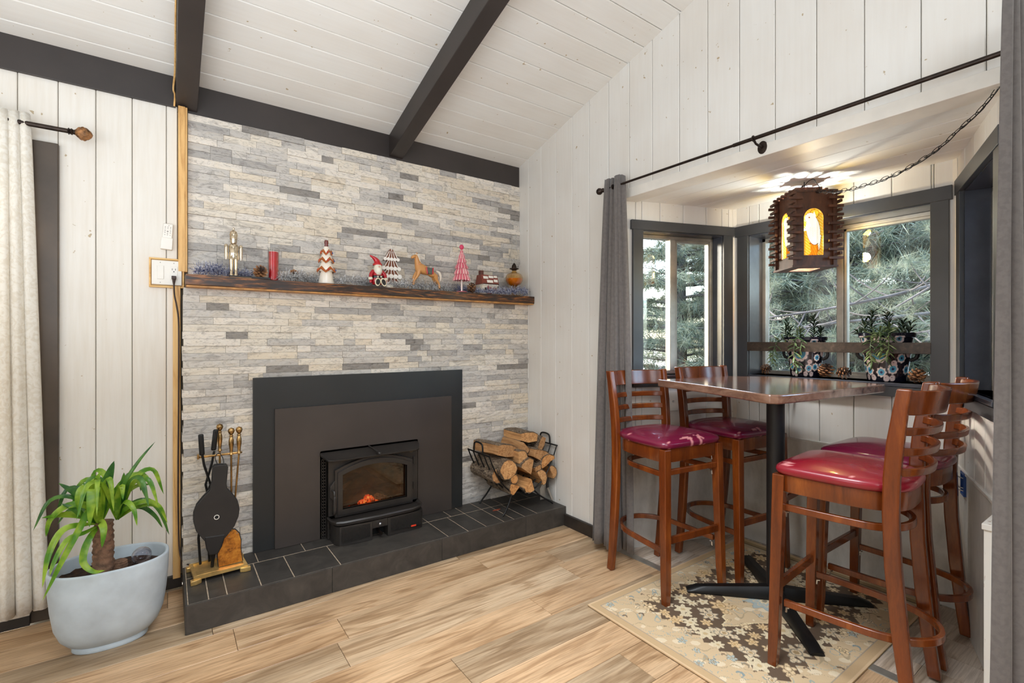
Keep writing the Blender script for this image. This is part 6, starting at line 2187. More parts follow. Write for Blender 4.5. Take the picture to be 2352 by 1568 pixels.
try:
    hm_ = horse()
    hm_.materials.clear()
    hm_.materials.append(M['figure'])
    ho = link('body', hm_, hs, smooth=180)
    flat_paint(hm_, TAN)
except Exception as ex:
    print('horse failed', ex)
fig(MB().tube(smoothpath([(-0.070, 0, 0.214), (-0.050, 0, 0.196), (-0.040, 0, 0.165), (-0.026, 0, 0.140)], 4), [0.003] + [0.007] * 11 + [0.002], 8), 'mane', hs, (238, 226, 206))
fig(MB().tube(smoothpath([(0.078, 0, 0.112), (0.100, 0, 0.100), (0.110, 0, 0.070), (0.104, 0, 0.036)], 4), [0.005, 0.007, 0.009, 0.010, 0.011, 0.011, 0.011, 0.010, 0.009, 0.008, 0.006, 0.004, 0.001], 8), 'tail', hs, (232, 222, 208))
fig(MB().prism([(-0.006, 0.128), (0.042, 0.125), (0.036, 0.082), (0.006, 0.084)], -0.0325, 0.0325, 'y'), 'saddle_blanket', hs, (84, 92, 84), 40, 0.004)
for sx_ in (-0.008, 0.040):
    fig(MB().tube([(sx_, -0.034, 0.126), (sx_ + (0.007 if sx_ < 0 else -0.004), -0.035, 0.084)], 0.0045, 8), 'saddle_trim', hs, (190, 40, 44))
fig(MB().tube([(-0.050 + 0.021 * math.cos(a), 0.021 * math.sin(a), 0.145 + 0.005 * math.cos(a)) for a in [2 * math.pi * i / 16 for i in range(16)]], 0.0022, 6, closed=True), 'collar', hs, (226, 160, 120))
for s in (-1, 1):
    fig(MB().lathe([(0.004, 0), (0.003, 0.006), (0, 0.012)], 8, (-0.062, s * 0.007, 0.210)), 'ear', hs, TAN)
    fig(MB().lathe([(0, -0.001), (0.0018, 0), (0, 0.001)], 8, Mx=Matrix.Translation((-0.076, s * 0.0125, 0.197)) @ Matrix.Rotation(R(90), 4, 'X')), 'eye', hs, (40, 24, 18))

# pink tree
pt = empty('pink_tree', (1.632, 2.895, ZM + 0.001), label='pink frosted ceramic tree on a thin white stem, right half of the mantel', cat='figurine')
fig(MB().lathe([(0.0, 0), (0.036, 0), (0.034, 0.004), (0.010, 0.007), (0.0, 0.007)], 24), 'base_disc', pt, (222, 120, 132))
fig(MB().lathe([(0.0062, 0.005), (0.0062, 0.085)], 12), 'stem', pt, (240, 218, 210))
tiers = [(0.080, 0.055, 0.038, 0.128), (0.122, 0.048, 0.030, 0.168), (0.160, 0.042, 0.022, 0.206), (0.200, 0.031, 0.016, 0.238), (0.232, 0.022, 0.008, 0.272), (0.264, 0.012, 0.004, 0.290)]
for k, (z0, r0, r1, z1) in enumerate(tiers):
    N = 48
    lobes = max(6, int(16 - k * 2))
    mb = MB()
    for j, (r_, z) in enumerate(((r0 * 0.8, z0 + 0.004), (r0, z0), (r0 * 1.0, z0 + 0.010), (r1, z1))):
        for i in range(N):
            a = 2 * math.pi * i / N
            f = 1 + (0.09 if j < 3 else 0.03) * math.cos(lobes * a)
            mb.v.append((r_ * f * math.cos(a), r_ * f * math.sin(a), z - (0.006 * max(0, math.cos(lobes * a)) if j in (1,) else 0)))
    for j in range(3):
        for i in range(N):
            i2 = (i + 1) % N
            mb.f.append((j * N + i, j * N + i2, (j + 1) * N + i2, (j + 1) * N + i))
    o = mb.build('tree_tier', 'figure', pt, smooth=60)

    def pf(co, lobes=lobes):
        a = np.arctan2(co[:, 1], co[:, 0])
        c = np.tile(np.array([204., 84., 104.]), (len(co), 1))
        m = np.cos(lobes * a) > 0.1
        c[m] = (240, 186, 184)
        return c
    paint(o.data, pf)
fig(MB().lathe([(0, 0.288), (0.008, 0.29), (0.0165, 0.300), (0.0165, 0.312), (0.008, 0.322), (0, 0.323)], 18, sy=0.6), 'top_ball', pt, (216, 62, 100))

# house
hh = empty('gingerbread_house', (1.862, 2.935, ZM + 0.001), label='small gingerbread cottage with snowy brown roof at the right end of the mantel', cat='figurine')
fig(MB().box(-0.062, 0.062, -0.04, 0.04, 0, 0.072), 'walls', hh, (232, 220, 200), 30, 0.002)
fig(MB().prism([(-0.052, 0.068), (0.052, 0.068), (0.030, 0.135), (-0.030, 0.135)], -0.068, 0.068, 'x'), 'roof', hh, (128, 52, 36), 30, 0.002)
for (a, b, c, d) in ((-0.056, -0.016, 0.105, 0.124), (-0.01, 0.03, 0.112, 0.130), (-0.03, 0.02, 0.078, 0.098), (0.028, 0.060, 0.084, 0.104), (0.034, 0.062, 0.116, 0.132)):
    mbx = MB().prism([(-0.056 + (c - 0.068) * 0.33, c), (-0.052 + (c - 0.068) * 0.33, c), (-0.052 + (d - 0.068) * 0.33, d), (-0.056 + (d - 0.068) * 0.33, d)], a, b, 'x')
    fig(mbx, 'snow_patch', hh, (240, 232, 220), 30, 0.0015)
fig(MB().box(-0.066, -0.040, -0.02, 0.01, 0.10, 0.165), 'chimney', hh, (92, 44, 34), 30, 0.002)
fig(MB().box(-0.066, 0.066, -0.056, -0.050, 0.066, 0.073), 'eave_trim', hh, (70, 32, 24))
fig(MB().box(-0.006, 0.010, -0.044, -0.040, 0.0, 0.048), 'door', hh, (176, 74, 44))
fig(MB().box(0.024, 0.052, -0.044, -0.040, 0.012, 0.046), 'window', hh, (110, 48, 32))
fig(MB().box(0.027, 0.049, -0.0455, -0.043, 0.015, 0.043), 'window_pane', hh, (226, 150, 60))
fig(MB().box(0.037, 0.039, -0.0465, -0.045, 0.015, 0.043), 'muntin', hh, (110, 48, 32))
fig(MB().box(0.027, 0.049, -0.0465, -0.045, 0.028, 0.030), 'muntin', hh, (110, 48, 32))
fig(MB().box(-0.045, -0.022, -0.044, -0.040, 0.014, 0.044), 'window', hh, (60, 46, 40))
for i in range(9):
    fig(MB().lathe([(0, 0), (0.0065, 0), (0.005, 0.003), (0, 0.004)], 10, Mx=Matrix.Translation((-0.056 + 0.014 * i, -0.050, 0.062)) @ Matrix.Rotation(R(90), 4, 'X')), 'icing_scallop', hh, (242, 234, 222))
fig(MB().box(-0.022, -0.014, -0.046, -0.040, 0.0, 0.09), 'red_trim', hh, (168, 40, 34))

# oil lamp
ol = empty('oil_lamp', (2.100, 2.935, ZM + 0.001), label='clear amber oil lamp with tall glass chimney at the far right of the mantel', cat='oil lamp')
MB().lathe([(0.045, 0), (0.046, 0.004), (0.030, 0.014), (0.013, 0.035), (0.012, 0.060), (0.020, 0.072), (0.050, 0.088), (0.064, 0.112), (0.066, 0.135), (0.055, 0.160), (0.030, 0.172), (0.017, 0.180), (0.016, 0.194)], 30).build('glass_font', 'ambergl', ol, smooth=60)
MB().lathe([(0, 0.074), (0.019, 0.075), (0.048, 0.092), (0.0615, 0.114), (0.0635, 0.128), (0, 0.128)], 30).build('lamp_oil', 'oil', ol, smooth=60)
MB().lathe([(0.017, 0.190), (0.019, 0.194), (0.034, 0.200), (0.035, 0.204), (0.020, 0.208), (0.018, 0.222), (0.012, 0.232), (0.004, 0.245), (0, 0.246)], 24).build('burner', 'bronze', ol, smooth=50)
for q in range(4):
    a = q * math.pi / 2 + 0.5
    MB().tube([(0.030 * math.cos(a), 0.030 * math.sin(a), 0.203), (0.034 * math.cos(a), 0.034 * math.sin(a), 0.225)], 0.0014, 5).build('prong', 'bronze', ol)
MB().tube([(-0.02, -0.01, 0.200), (-0.045, -0.02, 0.198)], [0.0015, 0.005], 8).build('wick_knob', 'bronze', ol)
MB().lathe([(0.026, 0.205), (0.032, 0.222), (0.041, 0.262), (0.040, 0.29), (0.028, 0.33), (0.020, 0.365), (0.019, 0.42), (0.021, 0.452), (0.0198, 0.452)], 30).build('glass_chimney', 'clear', ol, smooth=60)


# tinsel garlands
def tinsel(path, n, rad, mat, label, seed, wid=0.0038):
    r_ = np.random.default_rng(seed)
    P = smoothpath(path, 10)
    arr = np.array([tuple(p) for p in P])
    t_ = r_.random(n) * (len(arr) - 1.001)
    i = t_.astype(int)
    base = arr[i] + (arr[i + 1] - arr[i]) * (t_ - i)[:, None]
    d = r_.normal(size=(n, 3))
    d /= np.linalg.norm(d, axis=1)[:, None]
    d[:, 0] *= 0.7
    L = rad * (0.65 + 0.55 * r_.random(n))[:, None]
    tip = base + d * L
    tip[:, 2] = np.maximum(tip[:, 2], ZM + 0.002)
    tip[:, 1] = np.minimum(tip[:, 1], 3.035)
    side = np.cross(d, r_.normal(size=(n, 3)))
    side /= np.linalg.norm(side, axis=1)[:, None]
    base[:, 2] = np.maximum(base[:, 2], ZM + 0.004)
    mid = (base + tip) / 2 + r_.normal(size=(n, 3)) * 0.002
    mid[:, 2] = np.maximum(mid[:, 2], ZM + 0.002)
    v = np.stack([base - side * wid / 2, base + side * wid / 2, mid + side * wid / 2, mid - side * wid / 2, tip + side * wid * 0.3, tip - side * wid * 0.3], 1).reshape(-1, 3)
    me = bpy.data.meshes.new('tinsel_garland')
    k = np.arange(n)[:, None] * 6
    f = np.concatenate([k + np.array([[0, 1, 2, 3]]), k + np.array([[3, 2, 4, 5]])]).tolist()
    me.from_pydata(v.tolist(), [], f)
    me.materials.append(M[mat])
    o = link('tinsel_garland', me)
    tag(o, label, 'tinsel garland', kind='stuff')
    return o


tinsel([(0.12, 2.97, ZM + 0.03), (0.2, 2.95, ZM + 0.04), (0.28, 2.99, ZM + 0.03), (0.38, 3.0, ZM + 0.03)], 620, 0.050, 'tinsel_b', 'blue silver tinsel garland around the nutcracker at the left end of the mantel', 1)
tinsel([(0.50, 2.915, ZM + 0.022), (0.60, 2.93, ZM + 0.03), (0.68, 2.99, ZM + 0.03), (0.80, 2.92, ZM + 0.028), (0.95, 2.93, ZM + 0.028), (1.06, 3.0, ZM + 0.03), (1.2, 2.9, ZM + 0.026), (1.35, 2.93, ZM + 0.034), (1.5, 2.92, ZM + 0.032), (1.60, 2.97, ZM + 0.03)], 2300, 0.044, 'tinsel_s', 'silver tinsel garland along the middle of the mantel', 2)
tinsel([(1.64, 2.99, ZM + 0.03), (1.74, 3.0, ZM + 0.03), (1.82, 2.875, ZM + 0.016), (1.93, 2.88, ZM + 0.022), (2.03, 2.89, ZM + 0.028), (2.13, 2.885, ZM + 0.045), (2.19, 2.90, ZM + 0.03)], 1000, 0.040, 'tinsel_b', 'blue silver tinsel garland in front of the cottage and oil lamp at the right end', 3)

# ================================================================== WINDOW SILL POTS
def pot_paint(seed):
    def fn(co):
        # co local: ellipse pot; angle & z
        th = np.arctan2(co[:, 0] / 0.085, -co[:, 1] / 0.12) if False else np.arctan2(co[:, 1], -co[:, 0] / 0.72)
        u = th * 0.105
        z = co[:, 2]
        c = np.tile(np.array([22., 22., 34.]), (len(co), 1))
        r_ = random.Random(seed)
        fl_ = []
        for (uu, zz_, rad, kind) in [(0.0, 0.140, 0.052, 'big'), (-0.055, 0.052, 0.025, 'blue'), (0.010, 0.045, 0.026, 'blue'), (0.066, 0.062, 0.027, 'blue'), (-0.098, 0.060, 0.024, 'blue'), (0.105, 0.115, 0.024, 'blue'),
                                     (-0.105, 0.115, 0.022, 'blue'), (-0.078, 0.205, 0.022, 'dot'), (0.0, 0.208, 0.02, 'petal'), (0.045, 0.205, 0.018, 'petal'), (0.085, 0.207, 0.022, 'dot'), (-0.035, 0.018, 0.015, 'petal'), (0.035, 0.016, 0.016, 'petal'),
                                     (0.066, 0.018, 0.015, 'petal'), (-0.075, 0.018, 0.014, 'petal'), (0.085, 0.155, 0.016, 'petal'), (-0.085, 0.16, 0.016, 'petal'), (0.07, 0.09, 0.014, 'petal'), (-0.06, 0.09, 0.014, 'petal'), (0.145, 0.06, 0.025, 'blue'), (-0.145, 0.06, 0.025, 'blue'), (0.15, 0.14, 0.022, 'petal'), (-0.15, 0.14, 0.02, 'petal')]:
            if seed == 2:
                uu = -uu + 0.012
            dx, dz = u - uu, z - zz_
            rr_ = np.hypot(dx, dz)
            a = np.arctan2(dz, dx)
            if kind == 'big':
                lim = rad * (0.86 + 0.14 * np.abs(np.cos(5 * a)))
                c[rr_ < lim] = (222, 204, 200)
                c[rr_ < lim * 0.94] = (230, 214, 208)
                c[rr_ < rad * 0.66] = (64, 150, 188)
                c[(rr_ < rad * 0.66) & (np.abs(np.cos(9 * a)) < 0.2)] = (130, 196, 214)
                c[rr_ < rad * 0.28] = (24, 26, 46)
                c[rr_ < rad * 0.14] = (88, 56, 40)
            elif kind == 'blue':
                lim = rad * (0.82 + 0.18 * np.abs(np.cos(4 * a)))
                c[rr_ < lim] = (232, 218, 212)
                c[rr_ < rad * 0.62] = (84, 170, 204)
                c[rr_ < rad * 0.24] = (26, 40, 92)
            elif kind == 'dot':
                c[rr_ < rad] = (222, 200, 196)
                c[rr_ < rad * 0.55] = (96, 140, 160)
                c[rr_ < rad * 0.25] = (24, 24, 36)
            else:
                c[rr_ < rad] = (226, 206, 202)
                c[(rr_ < rad * 0.5) & (np.abs(a - 0.8) < 0.4)] = (110, 80, 80)
        c[z > 0.222] = (26, 26, 40)
        return c
    return fn


def succulent_stem(parent, pts, n, ll, mat, seed, lw=0.011):
    r_ = random.Random(seed)
    P = smoothpath(pts, 6)
    MB().tube(P, 0.0022, 6).build('stem', 'succ', parent, smooth=60)
    mb = MB()
    for i in range(n):
        t_ = 0.15 + 0.85 * i / (n - 1)
        p = P[min(int(t_ * (len(P) - 1)), len(P) - 1)]
        d = (P[min(int(t_ * (len(P) - 1)) + 1, len(P) - 1)] - P[max(int(t_ * (len(P) - 1)) - 1, 0)]).normalized()
        a = i * 2.4 + r_.uniform(-0.3, 0.3)
        s1 = d.orthogonal().normalized()
        s2 = d.cross(s1)
        out = (s1 * math.cos(a) + s2 * math.sin(a)) * (0.9) + d * (0.35 + 0.5 * t_)
        out.normalize()
        L = ll * r_.uniform(0.8, 1.15) * (1.0 - 0.35 * abs(t_ - 0.55))
        q = [p + out * (L * s_) + Vector((0, 0, 0.004 * math.sin(s_ * 3))) for s_ in (0, 0.3, 0.6, 0.85, 1.0)]
        mb.tube(q, [0.0025, lw * 0.4, lw * 0.5, lw * 0.35, 0.0008], 6, flat=(1.0, 0.55))
    o = mb.build('leaves', mat, parent, smooth=60)
    o['kind'] = 'stuff'


def make_pot(loc, s, seed, label):
    rt = empty('flower_pot', loc, label=label, cat='flower pot', group='painted pots on the window sill')
    hgt = 0.236 * s
    mb = MB()
    prof = []
    NZ = 90
    for j in range(NZ + 1):
        z = j / NZ
        r_ = 0.078 + (0.112 - 0.078) * (z ** 0.9)
        if z > 0.90:
            r_ += 0.007
        prof.append((r_ * s, z * hgt))
    prof += [(0.112 * s, hgt), (0.105 * s, hgt * 0.96), (0.10 * s, hgt * 0.90), (0.0, hgt * 0.90)]
    mb.lathe([(0.0, 0.0)] + prof, 200, sx=0.72)
    o = mb.build('pot_body', 'glaze', rt, smooth=60)
    f0 = pot_paint(seed)
    paint(o.data, lambda co: f0(co / s))
    MB().lathe([(0.0, hgt * 0.905), (0.098 * s, hgt * 0.905)], 24, sx=0.7).build('soil', 'soil', rt)
    for sy_ in (-1, 1):
        MB().tube(smoothpath([(0, sy_ * 0.098 * s, hgt * 0.74), (0, sy_ * 0.122 * s, hgt * 0.66), (0, sy_ * 0.118 * s, hgt * 0.5), (0, sy_ * 0.094 * s, hgt * 0.44)], 4), 0.009 * s, 8).build('handle', 'black_wood', rt, smooth=50)
    return rt, hgt


p1, h1 = make_pot((3.122, 1.362, 1.051), 1.0, 1, 'painted talavera pot with trailing succulent at the left of the wide window sill')
p2, h2 = make_pot((3.122, 0.958, 1.051), 1.08, 2, 'larger painted talavera pot with bushy succulent at the right of the wide window sill')
s1 = empty('succulent', (3.122, 1.362, 1.051 + h1 * 0.905), label='succulent with two dark upright tufts and pale trailing stems in the left painted pot', cat='plant')
s2 = empty('succulent', (3.122, 0.958, 1.051 + h2 * 0.905), label='bushy succulent with dark upright sprigs spilling over the front of the right painted pot', cat='plant')
for k, (pts, n, ll, mt_) in enumerate([
    ([(0, 0.085, 0), (-0.005, 0.11, 0.05), (0, 0.10, 0.105)], 20, 0.040, 'succdark'),
    ([(0, 0.07, 0), (-0.01, 0.085, 0.04), (0.0, 0.08, 0.08)], 14, 0.036, 'succdark'),
    ([(0, -0.045, 0), (0, -0.05, 0.07), (0, -0.045, 0.135)], 24, 0.042, 'succdark'),
    ([(0, -0.07, 0), (0, -0.085, 0.04), (0, -0.09, 0.07)], 14, 0.040, 'succdark'),
    ([(0, 0.02, 0), (-0.02, 0.02, 0.04), (-0.02, 0.02, 0.07)], 14, 0.038, 'succ'),
    ([(-0.06, 0.0, 0.0), (-0.10, 0.0, 0.02), (-0.125, 0.005, -0.04), (-0.125, 0.002, -0.12), (-0.125, -0.012, -0.17)], 26, 0.052, 'succ'),
    ([(-0.04, 0.07, 0.0), (-0.09, 0.11, 0.0), (-0.12, 0.125, -0.06), (-0.12, 0.135, -0.13)], 24, 0.048, 'succ'),
    ([(-0.05, -0.03, 0.0), (-0.10, -0.03, 0.0), (-0.13, -0.03, -0.06)], 8, 0.04, 'succ')]):
    succulent_stem(s1, pts, n, ll, mt_, k)
for k, (pts, n, ll, mt_) in enumerate([
    ([(0, 0.06, 0), (0, 0.07, 0.07), (0, 0.06, 0.135)], 24, 0.042, 'succdark'),
    ([(0, 0.09, 0), (0, 0.10, 0.04), (0, 0.095, 0.09)], 18, 0.04, 'succdark'),
    ([(0, 0.0, 0), (0, -0.01, 0.07), (0, 0.0, 0.125)], 20, 0.04, 'succdark'),
    ([(0, -0.05, 0), (0, -0.07, 0.04), (0, -0.075, 0.08)], 18, 0.042, 'succdark'),
    ([(0, -0.08, 0), (0, -0.10, 0.03), (0, -0.105, 0.07)], 16, 0.04, 'succdark'),
    ([(0, 0.1, 0), (0, 0.12, 0.02), (0, 0.135, 0.03)], 10, 0.04, 'succdark'),
    ([(-0.05, 0.0, 0.0), (-0.09, 0.0, 0.03), (-0.12, -0.01, -0.02), (-0.13, -0.02, -0.08)], 26, 0.052, 'succ'),
    ([(-0.05, -0.02, 0.0), (-0.10, -0.04, 0.02), (-0.13, -0.05, -0.05), (-0.13, -0.04, -0.12)], 24, 0.055, 'succ'),
    ([(-0.05, 0.03, 0.0), (-0.10, 0.03, 0.01), (-0.13, 0.03, -0.07), (-0.13, 0.02, -0.14)], 26, 0.052, 'succ'),
    ([(-0.03, 0.0, 0.0), (-0.06, -0.03, 0.05), (-0.09, -0.05, 0.03)], 16, 0.045, 'succ')]):
    succulent_stem(s2, pts, n, ll, mt_, k + 20)
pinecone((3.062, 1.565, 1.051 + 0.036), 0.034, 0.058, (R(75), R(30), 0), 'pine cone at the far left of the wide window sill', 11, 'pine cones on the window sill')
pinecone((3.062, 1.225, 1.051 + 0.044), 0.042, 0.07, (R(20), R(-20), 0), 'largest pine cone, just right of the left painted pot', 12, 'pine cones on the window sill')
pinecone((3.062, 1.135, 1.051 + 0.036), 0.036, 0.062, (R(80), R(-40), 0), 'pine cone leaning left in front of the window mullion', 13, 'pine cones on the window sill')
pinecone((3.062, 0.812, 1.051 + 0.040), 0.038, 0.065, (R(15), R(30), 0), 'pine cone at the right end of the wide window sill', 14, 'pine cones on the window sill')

# ================================================================== LANTERN
la = empty('hanging_lantern', (2.800, 1.226, 1.655), label='square wooden slat lantern with glowing amber owl panels hanging over the table', cat='hanging lamp')
la.rotation_euler = (0, 0, math.atan2(-0.647, 0.763))     # local +x runs along the right hand face, -y faces the room
LW = 0.100
ZH = 0.385
for (ax, ay) in ((-1, -1), (1, -1), (1, 1), (-1, 1)):
    box('post', ax * LW - 0.009, ax * LW + 0.009, ay * LW - 0.009, ay * LW + 0.009, 0.0, ZH, 'lanternwood', la, bevel=0.001)
NS_ = 8
for k in range(NS_):
    z = 0.030 + k * 0.0445
    for (ax, ay) in ((-1, -1), (1, -1), (1, 1), (-1, 1)):
        # block along x, block along y, crossing outside the post
        x0, x1 = sorted((ax * (LW + 0.036), ax * (LW - 0.036)))
        ya = ay * (LW + 0.014)
        box('slat', x0, x1, ya - 0.0065, ya + 0.0065, z, z + 0.0135, 'lanternwood', la, bevel=0.001)
        y0, y1 = sorted((ay * (LW + 0.036), ay * (LW - 0.036)))
        xa = ax * (LW + 0.014)
        box('slat', xa - 0.0065, xa + 0.0065, y0, y1, z + 0.0222, z + 0.0357, 'lanternwood', la, bevel=0.001)
for k in range(5):
    o_ = -0.09 + 0.045 * k
    box('top_slat', -LW - 0.02, LW + 0.02, o_ - 0.008, o_ + 0.008, ZH - 0.002, ZH + 0.010, 'lanternwood', la, bevel=0.001)
for k in range(4):
    o_ = -0.07 + 0.0467 * k
    box('top_slat', o_ - 0.008, o_ + 0.008, -0.085, 0.085, ZH + 0.0105, ZH + 0.021, 'lanternwood', la, bevel=0.001)
box('cap_board', -0.068, 0.068, -0.05, 0.05, ZH + 0.0215, ZH + 0.037, 'lanternwood', la, bevel=0.002)
# bottom frame
MB().holed([(-LW - 0.012, -LW - 0.012), (LW + 0.012, -LW - 0.012), (LW + 0.012, LW + 0.012), (-LW - 0.012, LW + 0.012)], [(-0.055, -0.055), (0.055, -0.055), (0.055, 0.055), (-0.055, 0.055)], -0.008, 0.0, 'z').build('bottom_frame', 'lanternwood', la, bevel=0.001)


def arch_pts(hw, zb, zs, n=14):
    return [(-hw, zb), (hw, zb), (hw, zs)] + [(hw * math.cos(math.pi * i / n), zs + hw * math.sin(math.pi * i / n)) for i in range(1, n)] + [(-hw, zs)]


def owl(co):
    x, z = co[:, 0], co[:, 2]
    c = np.tile(np.array([255., 196., 52.]), (len(co), 1))
    sp = np.sin(x * 700) * np.cos(z * 610) + np.sin(x * 330 + z * 410)
    c[sp > 0.6] = (255, 222, 120)
    c[sp < -1.2] = (244, 160, 30)
    # moon
    md = np.hypot(x - 0.008, z - 0.272)
    c[md < 0.022] = (255, 214, 60)
    c[np.abs(md - 0.022) < 0.0012] = (120, 80, 20)
    # stump
    st_ = (np.abs(x - 0.006 - 0.006 * np.sin(z * 90)) < 0.021 + 0.004 * np.sin(z * 160)) & (z < 0.118)
    c[st_] = (250, 150, 36)
    c[st_ & (np.abs(np.sin(x * 260 + z * 120)) < 0.16)] = (90, 48, 12)
    c[(np.abs(z - 0.118) < 0.0016) & (np.abs(x - 0.006) < 0.024)] = (70, 40, 12)
    # body
    bx, bz = x + 0.002 - (0.22 - z) * 0.10, z - 0.188
    d = (bx / 0.034) ** 2 + (bz / 0.078) ** 2
    hx, hz = x + 0.012, z - 0.250
    dh = (hx / 0.026) ** 2 + (hz / 0.026) ** 2
    ear = (np.abs(x - 0.006) < (0.285 - z) * 0.35) & (z > 0.258) & (z < 0.285)
    tail = (np.abs(x - 0.030) < 0.010 * (z - 0.075) / 0.08) & (z > 0.082) & (z < 0.160)
    body = (d < 1) | (dh < 1) | ear | tail
    edge = ((d < 1.10) | (dh < 1.12) | (np.abs(x - 0.030) < 0.0125 * (z - 0.075) / 0.08) & (z > 0.078) & (z < 0.160)) & ~body
    c[edge] = (90, 60, 24)
    c[body] = (255, 250, 236)
    dots = (np.sin(x * 900) * np.sin(z * 700) > 0.93) & body & (z < 0.20)
    c[dots] = (190, 160, 120)
    eye = (np.hypot(x + 0.018, z - 0.252) < 0.004)
    c[eye] = (160, 120, 60)
    return c


for q in range(4):
    Q = Matrix.Rotation(q * math.pi / 2, 4, 'Z')
    brd = MB().holed([(-LW + 0.009, 0.0), (LW - 0.009, 0.0), (LW - 0.009, ZH), (-LW + 0.009, ZH)], arch_pts(0.048, 0.055, 0.250), -LW + 0.004, -LW + 0.009, 'y', Q)
    brd.build('panel_board', 'lanternwood', la)
    # glowing panel grid
    hw, zb, zt = 0.050, 0.052, 0.302
    nx_, nz_ = 66, 166
    mb = MB()
    for j in range(nz_ + 1):
        for i in range(nx_ + 1):
            mb.v.append((-hw + 2 * hw * i / nx_, -LW + 0.0115, zb + (zt - zb) * j / nz_))
    for j in range(nz_):
        for i in range(nx_):
            a = j * (nx_ + 1) + i
            mb.f.append((a, a + 1, a + nx_ + 2, a + nx_ + 1))
    pme = bpy.data.meshes.new('owl_panel')
    pme.from_pydata(mb.v, [], mb.f)
    pme.materials.append(M['amber'])
    pme.materials.append(M['hotglass'])
    pme.update()
    paint(pme, owl)
    co = np.array(mb.v)
    cen = np.array([co[list(f)].mean(0) for f in mb.f])
    cc_ = owl(cen)
    hot = (cc_[:, 2] > 225).astype(np.int32)
    pme.polygons.foreach_set('material_index', hot)
    po = link('owl_panel', pme, la)
    po.rotation_euler = (0, 0, q * math.pi / 2)
lb = MB().lathe([(0.0, -0.03), (0.02, -0.022), (0.029, 0.0), (0.022, 0.02), (0.012, 0.034), (0.012, 0.05)], 16, (0, 0, 0.23))
t = NT('lit lamp bulb')
t.set(Base_Color=(1, 0.9, 0.7, 1), Emission_Color=(1, 0.80, 0.42, 1), Emission_Strength=14.0)
M['litbulb'] = t.m
lb.build('bulb', 'litbulb', la, smooth=60)
pl_ = lamp('lantern_glow', 'POINT', (0, 0, 0), (0, 0, -1), 26.0, (0.95, 1.0, 0.90))
pl_.data.shadow_soft_size = 0.03
pl_.parent = la
pl_.location = (0, 0, 0.30)
pl_.rotation_euler = (0, 0, 0)
pl2 = lamp('lantern_glow', 'POINT', (0, 0, 0), (0, 0, -1), 60.0, (0.90, 0.96, 1.0))
pl2.data.shadow_soft_size = 0.03
pl2.parent = la
pl2.location = (0, 0, 0.14)
pl2.rotation_euler = (0, 0, 0)

# chain + cord
ch = empty('lamp_chain', (2.80, 1.226, 2.115), label='thin dark swag chain looping from the lantern hook to the right above the table', cat='chain')
c0 = Vector((2.80, 1.226, 2.115))
MB().tube([Vector(p) - c0 for p in smoothpath([(2.80, 1.226, 2.121), (2.80, 1.226, 2.108), (2.808, 1.232, 2.100), (2.80, 1.240, 2.094), (2.793, 1.232, 2.100)], 5)], 0.0022, 6).build('ceiling_hook', 'iron', ch, smooth=60)
path = smoothpath([(2.800, 1.230, 2.096), (2.757, 1.158, 2.050), (2.700, 1.07, 2.012), (2.63, 0.96, 1.980), (2.566, 0.862, 1.967), (2.50, 0.76, 1.960), (2.455, 0.688, 1.965), (2.382, 0.574, 1.99), (2.335, 0.502, 2.027), (2.29, 0.43, 2.068), (2.262, 0.385, 2.112)], 20)
ln = [0.0]
for a, b in zip(path[:-1], path[1:]):
    ln.append(ln[-1] + (b - a).length)
link_mesh = None
npitch = 0.0305
k = 0
s_ = 0.012
while s_ < ln[-1] - 0.005:
    j = max(i for i in range(len(ln)) if ln[i] <= s_)
    j = min(j, len(path) - 2)
    f = (s_ - ln[j]) / max(1e-6, ln[j + 1] - ln[j])
    p = path[j].lerp(path[j + 1], f)
    d = (path[j + 1] - path[j]).normalized()
    if link_mesh is None:
        pts = []
        for i in range(18):
            a = 2 * math.pi * i / 18
            pts.append((math.copysign(abs(math.cos(a)) ** 0.75, math.cos(a)) * 0.0205, math.sin(a) * 0.0105, 0))
        o = MB().tube(pts, 0.0013, 6, closed=True).build('chain_link', 'iron', ch, smooth=60)
        link_mesh = o.data
    else:
        o = link('chain_link', link_mesh, ch)
    rotm = d.to_track_quat('X', 'Z').to_matrix().to_4x4() @ Matrix.Rotation(R(20 if k % 2 else 70), 4, 'X')
    o.matrix_basis = Matrix.Translation(p - c0) @ rotm
    s_ += npitch
    k += 1
MB().tube([p + Vector((0.002, 0.0, -0.004 - 0.002 * math.sin(i * 0.3))) - c0 for i, p in enumerate(path)], 0.0019, 6).build('lamp_wire', 'leather', ch, smooth=60)
MB().tube([Vector(p) - c0 for p in smoothpath([(2.79, 1.215, 2.062), (2.797, 1.225, 2.090), (2.785, 1.20, 2.113), (2.765, 1.165, 2.112), (2.752, 1.145, 2.085), (2.735, 1.12, 2.045)], 5)], 0.002, 6).build('lamp_wire', 'leather', ch, smooth=60)
MB().tube([Vector((2.80 + 0.0, 1.232 + 0.009 * math.cos(a), 2.078 + 0.020 * math.sin(a))) - c0 for a in [2 * math.pi * i / 16 for i in range(16)]], 0.0016, 6, closed=True).build('hanging_ring', 'iron', ch, smooth=60)
MB().tube([Vector((2.262, 0.385, 2.112)) - c0, Vector((2.262, 0.385, 2.121)) - c0], 0.003, 6).build('ceiling_hook', 'iron', ch)

